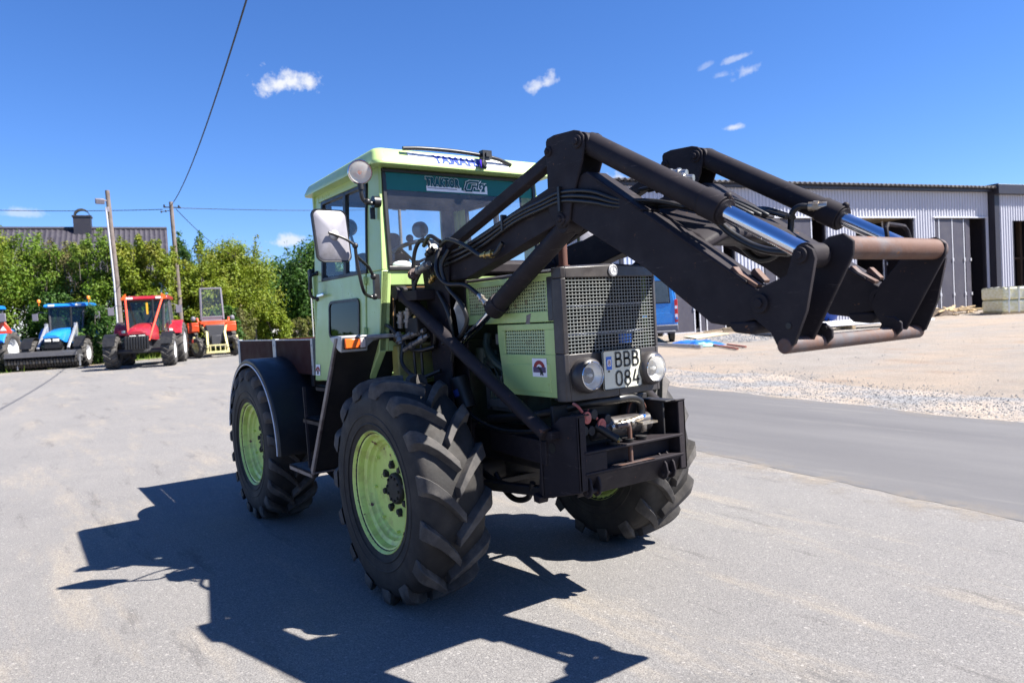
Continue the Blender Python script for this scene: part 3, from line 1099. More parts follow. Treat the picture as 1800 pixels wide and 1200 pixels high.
PC = (.018, 1.236)
mb.prism([(PC[0] + a, PC[1] + b_) for a, b_ in rrect(.272, .204, .014)], 'x', Xp - .004, Xp)
pl = mb.build('number_plate', M['plate'], T, smooth=30)
bor = MB()
o1, o2 = rrect(.272, .204, .014), rrect(.260, .192, .010)
n = len(o1)
bor.add([(Xp + .0025, PC[0] + a, PC[1] + b_) for a, b_ in o1] + [(Xp + .0025, PC[0] + a, PC[1] + b_) for a, b_ in o2], [(i, (i + 1) % n, n + (i + 1) % n, n + i) for i in range(n)])
bor.build('plate_border', M['ink'], pl, smooth=None, fix=False)


def strokes(mb, paths, ox, oz, w, h, th, x, flip=1):
    """flat lettering drawn as thick polylines on a plane facing +x"""
    for P in paths:
        q = [Vector((ox + a * w, oz + b_ * h)) for a, b_ in P]
        closed = (q[0] - q[-1]).length < 1e-6
        m_ = len(q)
        vs = []
        for i, p in enumerate(q):
            a = q[i - 1] if i else (q[-2] if closed else p)
            c = q[i + 1] if i < m_ - 1 else (q[1] if closed else p)
            d1 = (p - a).normalized() if (p - a).length > 0 else (c - p).normalized()
            d2 = (c - p).normalized() if (c - p).length > 0 else d1
            n1, n2 = Vector((-d1.y, d1.x)), Vector((-d2.y, d2.x))
            nn = (n1 + n2).normalized()
            k = th / 2 / max(.5, nn.dot(n1))
            ext = Vector((0, 0))
            if not closed and i == 0:
                ext = -d2 * th * .3
            if not closed and i == m_ - 1:
                ext = d1 * th * .3
            for s in (-1, 1):
                r = p + nn * k * s + ext
                vs.append((x, r.x, r.y))
        mb.add(vs, [(2 * i, 2 * i + 1, 2 * i + 3, 2 * i + 2) for i in range(m_ - 1)])


def ell(cx, cy, rx, ry, a0=0, a1=360, n=20):
    return [(cx + rx * math.cos(R(a0 + (a1 - a0) * i / n)), cy + ry * math.sin(R(a0 + (a1 - a0) * i / n))) for i in range(n + 1)]


GB = [[(0, 0), (0, 1), (.5, 1)] + ell(.52, .77, .36, .23, 90, -90, 10) + [(0, .54)], [(0, .54), (.55, .54)] + ell(.58, .27, .42, .27, 90, -90, 10) + [(0, 0)]]
G0 = [ell(.5, .72, .46, .28, 0, 180, 12) + ell(.5, .28, .46, .28, 180, 360, 12) + [(.96, .72)]]
G8 = [ell(.5, .76, .38, .24, 0, 360, 22), ell(.5, .27, .48, .27, 0, 360, 22)]
G4 = [[(.5, 1.02), (.05, .28), (1.0, .28)], [(.78, .55), (.78, 0)]]
mb = MB()
for i, g in enumerate((GB, GB, GB)):
    strokes(mb, g, PC[0] - .046 + i * .060, PC[1] + .014, .038, .070, .0105, Xp + .003)
for i, g in enumerate((G0, G8, G4)):
    strokes(mb, g, PC[0] - .050 + i * .060, PC[1] - .082, .042, .070, .0105, Xp + .003)
mb.build('plate_lettering', M['ink'], pl, smooth=None, fix=False)
mb = MB()
mb.bb(Xp, Xp + .002, PC[0] - .112, PC[0] - .076, PC[1] + .002, PC[1] + .068)
mb.build('tax_sticker', M['bluevinyl'], pl, smooth=None)
mb = MB()
mb.prism([(PC[0] - .094 + a, PC[1] + .036 + b_) for a, b_ in rrect(.024, .034, .005)], 'x', Xp + .002, Xp + .003)
mb.build('tax_sticker_field', M['white'], pl, smooth=None)
mb = MB()
strokes(mb, G8, PC[0] - .100, PC[1] + .024, .012, .024, .0032, Xp + .0042)
mb.build('tax_sticker_number', M['redvinyl'], pl, smooth=None, fix=False)
mb = MB()
for dy, dz in ((-.097, -.006), (0.03, -.088)):
    mb.cyl((Xp, PC[0] + dy, PC[1] + dz), (Xp + .004, PC[0] + dy, PC[1] + dz), .005, n=10)
mb.build('plate_bolt', M['ink'], pl)
# exhaust stack and mirror stay behind the hood
mb = MB()
mb.cyl((.66, -.10, 1.76), (.66, -.10, 2.16), .024, n=18)
mb.cyl((.66, -.10, 1.76), (.66, -.10, 1.79), .034, n=18)
mb.build('exhaust_pipe', M['exhaust'], T)

# ------------------------------------------------------------------ cab


def hw(z):
    return .605 + .075 * (2.5 - z) / 1.36


def side_quad(mb, sg, q, th=.035, out=0.0, mi=0):
    """q: four (x, z) corners on the cab side"""
    vs = [(x, sg * (hw(z) + out), z) for x, z in q] + [(x, sg * (hw(z) + out - th), z) for x, z in q]
    mb.add(vs, [(0, 1, 2, 3), (7, 6, 5, 4), (0, 4, 5, 1), (1, 5, 6, 2), (2, 6, 7, 3), (3, 7, 4, 0)], mi)


XR, XF = -1.57, -.435
WX0, WX1, WZ0, WZ1 = -1.395, -.625, 1.868, 2.425
mb = MB()
for sg in (-1, 1):
    side_quad(mb, sg, [(XR, 1.14), (-1.495, 1.14), (-1.47, 2.5), (XR, 2.5)], .05)      # rear post
    side_quad(mb, sg, [(-.648, 1.16), (-.472, 1.36), (-.425, 1.86), (-.648, 1.86)], .05)       # panel ahead of the door
    side_quad(mb, sg, [(-.648, 1.86), (-.425, 1.86), (-.455, 2.5), (-.612, 2.5)], .022)  # front post
    side_quad(mb, sg, [(-1.47, 2.435), (-.615, 2.435), (-.615, 2.5), (-1.47, 2.5)], .05)  # header
# front wall below and beside the windscreen
for sg in (-1, 1):
    y0 = lambda z: sg * hw(z)
    mb.hexa([(-.425, y0(1.86), 1.86), (-.43, sg * .578, 1.86), (-.45, sg * .578, 1.86), (-.45, y0(1.86) - sg * .03, 1.86),
             (-.455, y0(2.5), 2.5), (-.46, sg * .575, 2.5), (-.48, sg * .575, 2.5), (-.48, y0(2.5) - sg * .03, 2.5)])
    # lower corner panel with an opening for the low window
    mb.hexa([(-.472, y0(1.36), 1.36), (-.472, sg * .60, 1.36), (-.51, sg * .60, 1.36), (-.51, y0(1.36) - sg * .04, 1.36),
             (-.425, y0(1.86), 1.86), (-.425, sg * .575, 1.86), (-.46, sg * .575, 1.86), (-.46, y0(1.86) - sg * .04, 1.86)])
mb.hexa([(-.437, -.60, 1.765), (-.437, .60, 1.765), (-.475, .60, 1.765), (-.475, -.60, 1.765), (-.425, -.60, 1.868), (-.425, .60, 1.868), (-.465, .60, 1.868), (-.465, -.60, 1.868)])
mb.bb(-.50, -.475, -.60, .60, 1.36, 1.47)
# rear wall
mb.bb(XR, XR + .03, -.66, .66, 1.14, 1.93)
mb.bb(XR, XR + .03, -.62, -.50, 1.93, 2.5)
mb.bb(XR, XR + .03, .455, .62, 1.93, 2.5)
mb.bb(XR, XR + .03, -.60, .60, 2.452, 2.5)
mb.bb(XR + .03, -.5, -.62, .62, 1.14, 1.18)
mb.build('cab_shell', M['green'], T, smooth=30, bevel=.012, seg=3)

# roof: a pressed cap with a rolled edge
mb = MB()


def rloop(xr, xf, w, z, zf=None, r=.09):
    pts = []
    zf = z if zf is None else zf
    for cx, cy, a0 in ((xf - r, w - r, 0), (xr + r, w - r, PI / 2), (xr + r, -w + r, PI), (xf - r, -w + r, 1.5 * PI)):
        for i in range(6):
            a = a0 + PI / 2 * i / 5
            x, y = cx + math.cos(a) * r, cy + math.sin(a) * r
            t = (x - xr) / (xf - xr)
            pts.append((x, y, z + (zf - z) * t))
    return pts


loops = [rloop(-1.585, -.362, .665, 2.487, 2.497, .05), rloop(-1.60, -.345, .680, 2.488, 2.498, .06), rloop(-1.60, -.345, .682, 2.503, 2.513, .06), rloop(-1.592, -.352, .675, 2.516, 2.524, .055), rloop(-1.585, -.385, .662, 2.542, 2.572, .05), rloop(-1.575, -.402, .652, 2.560, 2.595, .05), rloop(-1.58, -.425, .635, 2.572, 2.606, .05), rloop(-1.3, -.62, .40, 2.592, 2.618, .08)]
n = len(loops[0])
vs = [p for L_ in loops for p in L_]
fs = [(k * n + i, k * n + (i + 1) % n, (k + 1) * n + (i + 1) % n, (k + 1) * n + i) for k in range(len(loops) - 1) for i in range(n)]
fs += [tuple(range((len(loops) - 1) * n, len(loops) * n)), tuple(range(n))[::-1]]
mb.add(vs, fs)
roof = mb.build('roof', M['green'], T, smooth=50)
mb = MB()
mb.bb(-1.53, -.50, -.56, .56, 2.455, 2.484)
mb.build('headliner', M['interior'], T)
mb = MB()
mb.bb(-1.535, -1.515, -.50, .455, 2.44, 2.47)
mb.bb(-1.54, -1.525, -.545, -.49, 1.93, 2.47)
mb.bb(-1.54, -1.525, .45, .50, 1.93, 2.47)
mb.bb(-1.54, -1.525, -.5, .46, 1.90, 1.94)
mb.build('rear_window_seal', M['plastic'], T)
mb = MB()
mb.add([(-1.56, -.50, 1.93), (-1.56, .455, 1.93), (-1.56, .455, 2.455), (-1.56, -.50, 2.455)], [(0, 1, 2, 3)])
mb.build('rear_window', M['glass'], T, smooth=None)

# doors
for sg in (-1, 1):
    mb = MB()
    side_quad(mb, sg, [(-1.492, 1.145), (-.655, 1.165), (-.655, 1.862), (-1.485, 1.862)], .03, .006)
    side_quad(mb, sg, [(-1.485, 1.862), (-1.40, 1.862), (-1.39, 2.43), (-1.47, 2.43)], .03, .006)
    door = mb.build('door', M['green'], T, smooth=None, bevel=.006)
    if sg > 0:
        pass
    mb = MB()
    fr = .026
    z0, z1 = WZ0 - .012, WZ1 + .005
    for q in ([(WX0 - .01, z0), (WX1, z0), (WX1, z0 + fr), (WX0 - .01, z0 + fr)], [(WX0 - .01, z1 - fr), (WX1, z1 - fr), (WX1, z1), (WX0 - .01, z1)], [(WX0 - .012, z0), (WX0 + fr - .008, z0), (WX0 + fr - .008, z1), (WX0 - .012, z1)], [(WX1 - fr * .7, z0), (WX1, z0), (WX1, z1), (WX1 - fr * .7, z1)], [(-1.00, z0), (-.955, z0), (-.955, z1), (-1.00, z1)]):
        side_quad(mb, sg, q, .03, .011)
    mb.build('window_frame', M['plastic'], door, smooth=None, bevel=.004)
    for (a, b_) in ((WX0, -.985), (-.97, WX1)):
        mb = MB()
        mb.add([(x, sg * (hw(z) - .004), z) for x, z in ((a, WZ0), (b_, WZ0), (b_, WZ1), (a, WZ1))], [(0, 1, 2, 3)])
        mb.build('window_pane', M['glass'], door, smooth=None)
    # low window
    lx0, lx1, lz0, lz1 = -1.262, -.735, 1.448, 1.708

    def rr2(x0, x1, z0, z1, r):
        return [(x0 + (x1 - x0) / 2 + a, z0 + (z1 - z0) / 2 + b_) for a, b_ in rrect(x1 - x0, z1 - z0, r)]
    oq, iq = rr2(lx0, lx1, lz0, lz1, .05), rr2(lx0 + .018, lx1 - .018, lz0 + .018, lz1 - .018, .035)
    n = len(oq)
    mb = MB()
    vs = [(x, sg * (hw(z) + .008), z) for x, z in oq] + [(x, sg * (hw(z) + .016), z) for x, z in oq] + [(x, sg * (hw(z) + .016), z) for x, z in iq] + [(x, sg * (hw(z) + .008), z) for x, z in iq]
    mb.add(vs, [(k * n + i, k * n + (i + 1) % n, (k + 1) * n + (i + 1) % n, (k + 1) * n + i) for k in range(3) for i in range(n)])
    mb.build('low_window_seal', M['plastic'], door, smooth=40)
    mb = MB()
    mb.add([(x, sg * (hw(z) + .010), z) for x, z in iq], [tuple(range(n))])
    mb.build('low_window', M['lowglass'], door, smooth=None)
    # handle and hinges
    mb = MB()
    mb.bar((-1.435, sg * (hw(1.757) + .03), 1.757), (-1.30, sg * (hw(1.757) + .034), 1.762), .016, .022)
    mb.cyl((-1.43, sg * hw(1.757), 1.757), (-1.43, sg * (hw(1.757) + .03), 1.757), .014, n=12)
    mb.build('door_handle', M['chrome'], door, bevel=.005)
    mb = MB()
    for z in (1.81, 1.49, 1.30):
        mb.bb(-.69, -.635, sg * (hw(z) + .004), sg * (hw(z) + .012), z - .018, z + .018)
        mb.cyl((-.652, sg * (hw(z) + .014), z - .026), (-.652, sg * (hw(z) + .014), z + .026), .008, n=8)
    mb.build('door_hinge', M['green'], door)
    # grab rail and rear lamp block
    mb = MB()
    mb.tube([(-1.49, sg * hw(1.93), 1.925), (-1.49, sg * (hw(1.9) + .055), 1.905), (-1.495, sg * (hw(1.85) + .062), 1.86), (-1.50, sg * (hw(1.8) + .062), 1.80), (-1.50, sg * (hw(1.76) + .045), 1.755), (-1.485, sg * hw(1.74), 1.738)], .011, 10, sm=4)
    mb.ball((-1.49, sg * (hw(1.93) + .01), 1.925), .018, 10, 6)
    mb.ball((-1.485, sg * (hw(1.74) + .01), 1.738), .018, 10, 6)
    mb.build('grab_rail', M['plastic'], T)
    mb = MB()
    mb.bb(-1.66, -1.60, sg * (hw(1.87) - .03), sg * (hw(1.87) + .02), 1.82, 1.965)
    mb.build('rear_lamp_block', M['plastic'], T, bevel=.012)
    # windscreen side low window
    oq, iq = rr2(-.575, -.19, 1.40, 1.757, .045), rr2(-.557, -.20, 1.415, 1.740, .035)
    n = len(oq)

    def lxp(z, d=0):
        return -.472 + (z - 1.36) * .094 + d
    mb = MB()
    vs = [(lxp(z, -.02), sg * -y, z) for y, z in oq] + [(lxp(z, .008), sg * -y, z) for y, z in oq] + [(lxp(z, .008), sg * -y, z) for y, z in iq] + [(lxp(z, -.02), sg * -y, z) for y, z in iq]
    mb.add(vs, [(k * n + i, k * n + (i + 1) % n, (k + 1) * n + (i + 1) % n, (k + 1) * n + i) for k in range(3) for i in range(n)])
    o = mb.build('foot_window_seal', M['plastic'], T, smooth=40)
    mb = MB()
    vs = [(lxp(z, .0085), sg * -(y * 1.0), z) for y, z in rr2(-.574, -.19, 1.40, 1.756, .045)] + [(lxp(z, .0085), sg * -y, z) for y, z in rr2(-.568, -.19, 1.405, 1.750, .042)]
    mb.add(vs, [(i, (i + 1) % n, n + (i + 1) % n, n + i) for i in range(n)])
    mb.build('rubber_trim', M['tealtrim'], o, smooth=None)
    mb = MB()
    mb.add([(lxp(z, -.004), sg * -y, z) for y, z in iq], [tuple(range(n))])
    mb.build('foot_window', M['lowglass'], T, smooth=None)
for sg in (-1, 1):
    mb = MB()
    mb.bb(-.50, -.41, sg * .57, sg * .19, 1.16, 1.395)
    mb.build('footwell_panel', M['olive'], T, bevel=.01)
mb = MB()
mb.bb(-.52, -.44, -.19, .19, 1.2, 1.86)
mb.build('firewall', M['black2'], T)

# windscreen


def wsx(z, d=0.0):
    return -.425 - .030 * (z - 1.86) / .64 + d


def ws_rect(y0, y1, z0, z1, d, flipn=False):
    return [(wsx(z0, d), y0, z0), (wsx(z0, d), y1, z0), (wsx(z1, d), y1, z1), (wsx(z1, d), y0, z1)]


mb = MB()
for y0, y1, z0, z1 in ((-.592, .592, 1.856, 1.885), (-.592, .592, 2.468, 2.49), (-.592, -.565, 1.885, 2.468), (.565, .592, 1.885, 2.468)):
    mb.hexa(ws_rect(y0, y1, z0, z1, -.02)[:2] + [(x, y, z) for x, y, z in (ws_rect(y0, y1, z0, z1, .010)[1], ws_rect(y0, y1, z0, z1, .010)[0])] + ws_rect(y0, y1, z0, z1, -.02)[3:1:-1] + [(x, y, z) for x, y, z in (ws_rect(y0, y1, z0, z1, .010)[2], ws_rect(y0, y1, z0, z1, .010)[3])])
mb.build('windscreen_seal', M['plastic'], T, smooth=None, bevel=.005)
mb = MB()
mb.add(ws_rect(-.57, .57, 1.88, 2.472, -.004), [(0, 1, 2, 3)])
ws = mb.build('windscreen', M['screen'], T, smooth=None, fix=False)
mb = MB()
mb.add(ws_rect(-.566, .566, 2.358, 2.470, .000), [(0, 1, 2, 3)])
mb.build('sun_strip', M['strip'], ws, smooth=None, fix=False)


def text(name, body, origin, ux, uy, size, mat, parent, shear=0.0, off=0.0, sx=1.0, align='LEFT', space=1.0, fit=None, y0=0.0):
    cu = bpy.data.curves.new('lettering', 'FONT')
    cu.body = body
    cu.size = size
    cu.shear = shear
    cu.offset = off
    cu.align_x = align
    cu.space_character = space
    cu.resolution_u = 3
    tmp = bpy.data.objects.new('lettering_tmp', cu)
    COL.objects.link(tmp)
    dg = bpy.context.evaluated_depsgraph_get()
    dg.update()
    me = bpy.data.meshes.new_from_object(tmp.evaluated_get(dg))
    bpy.data.objects.remove(tmp)
    me.materials.clear()
    me.materials.append(mat)
    if fit:
        xs = [v.co.x for v in me.vertices]
        sx = fit / (max(xs) - min(xs))
    ux, uy = Vector(ux).normalized(), Vector(uy).normalized()
    un = ux.cross(uy)
    mtx = Matrix(((ux.x * sx, uy.x, un.x, origin[0]), (ux.y * sx, uy.y, un.y, origin[1]), (ux.z * sx, uy.z, un.z, origin[2]), (0, 0, 0, 1)))
    me.transform(mtx)
    return put(name, me, parent)


wu = (-.047, 0, 1)
# the printed name on the strip: white field, dark letters
mb = MB()
zb = 2.366
mb.add(ws_rect(-.283, .185, zb, zb + .015, .003), [(0, 1, 2, 3)])
mb.add(ws_rect(.165, .185, zb + .015, zb + .055, .003), [(0, 1, 2, 3)])
mb.add(ws_rect(-.283, -.02, zb + .015, zb + .033, .003), [(0, 1, 2, 3)])
mb.build('name_bar', M['white'], ws, smooth=None, fix=False)
mb = MB()
mb.add(ws_rect(-.275, -.055, zb + .017, zb + .021, .0045), [(0, 1, 2, 3)])
mb.build('name_line', M['plum'], ws, smooth=None, fix=False)
zt = zb + .034
text('name_outline', 'TRAKTOR', (wsx(zt, .0035), -.285, zt), (0, 1, 0), wu, .076, M['white'], ws, off=.0075, space=1.12, fit=.262)
text('name_lettering', 'TRAKTOR', (wsx(zt, .006), -.285, zt), (0, 1, 0), wu, .076, M['logogreen'], ws, off=.0048, space=1.12, fit=.255)
zc = zb + .022
CP = [[(.16, .060), (.09, .060), (.035, .052), (.012, .0), (.05, -.012), (.060, -.014)], [(.062, .032), (.10, .032)], [(.062, .034), (.05, .0)]]


def wsp(mb, paths, ox, oz, th, d):
    for P in paths:
        for (a, b_), (c, e) in zip(P[:-1], P[1:]):
            p, q = Vector((ox + a, oz + b_)), Vector((ox + c, oz + e))
            dv = (q - p).normalized()
            p, q = p - dv * th * .4, q + dv * th * .4
            nv = Vector((-dv.y, dv.x)) * th / 2
            mb.add([(wsx(w.y, d), w.x, w.y) for w in (p - nv, q - nv, q + nv, p + nv)], [(0, 1, 2, 3)])
        d += .0001


CC = [[(.118, .056), (.050, .056), (.028, .047), (.010, .004), (.018, -.006), (.060, -.006), (.072, .026), (.096, .026)]]
mb = MB()
wsp(mb, CC, -.004, zc, .021, .0070)
mb.build('name_initial_outline', M['white'], ws, smooth=None, fix=False)
mb = MB()
wsp(mb, CC, -.004, zc, .0125, .0090)
mb.build('name_initial', M['logogreen'], ws, smooth=None, fix=False)
text('name_outline', 'ity', (wsx(zc + .012, .0075), .090, zc + .012), (0, 1, 0), wu, .070, M['white'], ws, shear=.3, off=.0075, space=1.15, fit=.094)
text('name_lettering', 'ity', (wsx(zc + .012, .0092), .0935, zc + .012), (0, 1, 0), wu, .070, M['logogreen'], ws, shear=.3, off=.0030, space=1.15, fit=.086)

# wipers of dirt are in the glass; the roof front carries a white sticker and a rubber covered bar


def rfront(y, z, d=0.0):
    # slope of the roof front between z 2.515 and 2.598
    t = (z - 2.515) / .083
    return (-.345 - .060 * t + d, y, z)


mb = MB()
for i in range(24):
    y0, y1 = -.44 + i * .755 / 24, -.44 + (i + 1) * .755 / 24
    mb.add([rfront(y0, 2.527, .0035), rfront(y1, 2.527, .0035), rfront(y1, 2.588, .0035), rfront(y0, 2.588, .0035)], [(0, 1, 2, 3)])
mb.build('roof_sticker', M['white'], roof, smooth=None, fix=False)
ru = (-.060 / .083, 0, 1)
text('roof_lettering', 'YAMAHA', rfront(-.262, 2.529, .0050), (0, 1, 0), ru, .092, M['yamblue'], roof, off=.0048, space=1.06, fit=.385)
mb = MB()
rnd = random.Random(5)
for cy, nn in ((-.39, 9), (.20, 9), (.275, 6)):
    for _ in range(nn):
        y, z = cy + rnd.uniform(-.03, .03), rnd.uniform(2.535, 2.58)
        a, l = rnd.uniform(0, PI), rnd.uniform(.008, .028)
        dy, dz = math.cos(a) * l, math.sin(a) * l * .6
        mb.add([rfront(y, z, .0052), rfront(y + dy, z + dz, .0052), rfront(y + dy + .001, z + dz + .003, .0052), rfront(y + .001, z + .003, .0052)], [(0, 1, 2, 3)])
mb.build('sticker_sketch', M['galv'], roof, smooth=None, fix=False)
mb = MB()
mb.tube([(-.372, -.475, 2.602), (-.362, -.35, 2.610), (-.355, -.15, 2.612), (-.352, .05, 2.604), (-.358, .22, 2.588), (-.368, .335, 2.560)], .0125, 12, sm=5)
mb.build('rubber_bar', M['hose'], T)
mb = MB()
mb.bb(-.372, -.325, .085, .155, 2.575, 2.632)
mb.bb(-.322, -.316, .105, .135, 2.588, 2.617)
mb.tube([(-.345, .10, 2.578), (-.325, .082, 2.555), (-.318, .075, 2.53), (-.325, .10, 2.515)], .012, 8, sm=4)
mb.prism([(.075, 2.516), (.105, 2.516), (.110, 2.552), (.090, 2.575), (.072, 2.55)], 'x', -.345, -.322)
mb.build('bar_clamp', M['plastic'], T, bevel=.005)
mb = MB()
mb.tube([(-.326, .068, 2.512), (-.318, .058, 2.53), (-.330, .066, 2.565)], .006, 6, sm=4)
mb.build('clamp_cord', M['darkviolet'], T)
mb = MB()
mb.bb(-.43, -.405, .60, .655, 2.505, 2.53)
mb.build('roof_lug', M['olive'], T)

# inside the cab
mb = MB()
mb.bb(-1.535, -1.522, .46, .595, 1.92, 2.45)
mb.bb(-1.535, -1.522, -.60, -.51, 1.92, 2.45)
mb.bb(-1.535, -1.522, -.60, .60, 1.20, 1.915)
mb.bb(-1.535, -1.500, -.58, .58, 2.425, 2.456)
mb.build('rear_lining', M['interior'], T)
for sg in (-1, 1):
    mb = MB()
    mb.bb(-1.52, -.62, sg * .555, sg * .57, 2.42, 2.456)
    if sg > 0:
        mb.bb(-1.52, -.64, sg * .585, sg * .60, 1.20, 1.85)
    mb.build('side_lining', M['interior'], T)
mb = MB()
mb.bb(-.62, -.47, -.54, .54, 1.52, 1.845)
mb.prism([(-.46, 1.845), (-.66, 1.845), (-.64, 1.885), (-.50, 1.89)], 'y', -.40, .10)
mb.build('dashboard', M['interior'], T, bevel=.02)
mb = MB()
cst = Vector((-.78, -.22, 1.975))
axv = Vector((-.45, 0, .89)).normalized()
ring = []
ea = axv.orthogonal().normalized()
eb = axv.cross(ea)
for i in range(33):
    a = 2 * PI * i / 32
    ring.append(cst + (ea * math.cos(a) + eb * math.sin(a)) * .20)
mb.tube(ring, .014, 8)
for k in range(3):
    a = 2 * PI * k / 3 + .4
    mb.tube([cst - axv * .05, cst + (ea * math.cos(a) + eb * math.sin(a)) * .19], .010, 8)
mb.tube([cst - axv * .04, cst - axv * .30], .025, 10)
mb.cyl(cst + V(.06, -.06, .04), cst + V(.06, -.06, .10), .012, n=10)
mb.ball(cst + V(.06, -.06, .12), .026, 12, 8)
mb.build('steering_wheel', M['plastic'], T)
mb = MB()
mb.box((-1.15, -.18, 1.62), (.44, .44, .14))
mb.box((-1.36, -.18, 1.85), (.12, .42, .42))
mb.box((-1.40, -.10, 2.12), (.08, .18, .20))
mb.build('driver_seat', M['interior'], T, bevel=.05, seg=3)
mb = MB()
mb.ball((-.95, .40, 1.86), .20, 18, 10, (.7, .85, .75))
mb.build('spare_cushion', M['seatblue'], T)
mb = MB()
mb.ball((-.58, -.42, 1.90), .055, 14, 8, (1, 1.3, .6))
mb.build('dash_cloth', M['white'], T)
# rear work lamps seen through the glass
for y, z in ((.33, 2.29), (-.30, 2.29)):
    mb = MB()
    mb.lathe([(.0, -.07), (.04, -.06), (.066, -.02), (.068, .02), (.06, .03), (.0, .03)], (-1.68, y, z), (-1, 0, 0), 24)
    mb.cyl((-1.68, y, z), (-1.60, y, z - .14), .012, n=8)
    mb.build('rear_work_lamp', M['plastic'], T, smooth=40)

# front work lamp on the right post
c = Vector((-.445, -.735, 2.452))
dv = Vector((.93, -.30, -.12)).normalized()
mb = MB()
mb.lathe([(.0, -.085), (.035, -.08), (.062, -.05), (.073, -.005), (.075, .012), (.070, .018), (.066, .012)], c, dv, 32)
wlp = mb.build('work_lamp', M['chrome'], T, smooth=50)
mb = MB()
mb.lathe([(.066, .008), (.05, -.02), (.03, -.04), (0, -.045)], c, dv, 28)
mb.build('reflector', M['reflector'], wlp, smooth=80)
mb = MB()
mb.lathe([(.068, .012), (.05, .022), (.025, .027), (0, .028)], c, dv, 28)
mb.build('lens', M['lens'], wlp, smooth=80)
mb = MB()
mb.ball(c + dv * -.01, .014, 10, 8)
mb.build('bulb', M['amber'], wlp)
mb = MB()
mb.cyl(c - V(0, 0, .070), c - V(0, 0, .105), .02, n=12)
mb.tube([c - V(0, 0, .09), c - V(.0, .0, .13), (-.45, -.72, 2.285), (-.45, -.68, 2.27), (-.455, -.632, 2.275)], .013, 10, sm=5)
mb.cyl((-.46, -.612, 2.28), (-.46, -.655, 2.28), .036, n=16)
mb.ball((-.44, -.70, 2.275), .022, 10, 6)
mb.bb(-.50, -.49, -.66, -.63, 2.18, 2.25)
mb.build('lamp_bracket', M['plastic'], T)

# mirrors on their double tube arms
for sg in (-1, 1):
    c = Vector((-.33, sg * .985, 2.05))
    ax = Vector((1, -.06 * sg, 0)).normalized()
    sd = Vector((0.06 * sg, 1, 0)).normalized()
    pts = []
    for a, b_ in rrect(.195, .292, .03):
        bow = 1 + .12 * (1 - (b_ / .146) ** 2)
        pts.append((a * bow, b_ + .0 * a))

    def mp_(a, b_, d):
        return c + sd * (a * (1.0) - .012 * b_ / .146 * sg * -1) + V(0, 0, 1) * b_ + ax * d
    n = len(pts)
    mb = MB()
    mb.add([mp_(a * 1.02, b_ * 1.01, -.020) for a, b_ in pts] + [mp_(a * 1.05, b_ * 1.035, -.004) for a, b_ in pts] + [mp_(a * 1.03, b_ * 1.02, .008) for a, b_ in pts] + [mp_(a * .95, b_ * .96, .006) for a, b_ in pts],
           [(k * n + i, k * n + (i + 1) % n, (k + 1) * n + (i + 1) % n, (k + 1) * n + i) for k in range(3) for i in range(n)] + [tuple(range(n))[::-1]])
    mir = mb.build('mirror', M['plastic'], T, smooth=40)
    mb = MB()
    ringsm = [(.955, .965, .007), (.90, .91, .012), (.6, .6, .024), (.3, .3, .032), (.13, .1, .034)]
    mb.add([mp_(a * s1, b_ * s2, d) for s1, s2, d in ringsm for a, b_ in pts], [(k * n + i, k * n + (i + 1) % n, (k + 1) * n + (i + 1) % n, (k + 1) * n + i) for k in range(len(ringsm) - 1) for i in range(n)] + [tuple(range((len(ringsm) - 1) * n, len(ringsm) * n))])
    mb.build('mirror_back', M['greypaint'], mir, smooth=40)
    mb = MB()
    mb.lathe([(.030, .030), (.028, .040), (.020, .046), (0, .048)], c + V(0, 0, .0), ax, 18)
    mb.build('mirror_boss', M['galv'], mir, smooth=40)
    mb = MB()
    inn = -sg
    e = c + V(0, inn * .115, -.06) + ax * .05
    mb.tube([c + ax * .05 + V(0, -inn * .04, .012), c + ax * .05, c + V(0, inn * .06, -.025) + ax * .055, e], .0085, 8, sm=4)
    mb.ball(e, .018, 10, 6)
    mb.tube([e, e + V(-.015, inn * .012, -.09), e + V(-.04, inn * .05, -.25), (-.43, sg * .735, 1.705), (-.44, sg * .69, 1.698)], .0105, 8, sm=5)
    mb.tube([e + V(-.01, inn * .01, -.06), (-.40, sg * .735, 1.875), (-.44, sg * .69, 1.825)], .0095, 8)
    mb.bb(-.458, -.430, sg * .655, sg * .690, 1.685, 1.835)
    for z in (1.70, 1.822):
        mb.ball((-.44, sg * .69, z), .020, 10, 6)
    mb.build('mirror_arm', M['plastic'], mir, smooth=40)

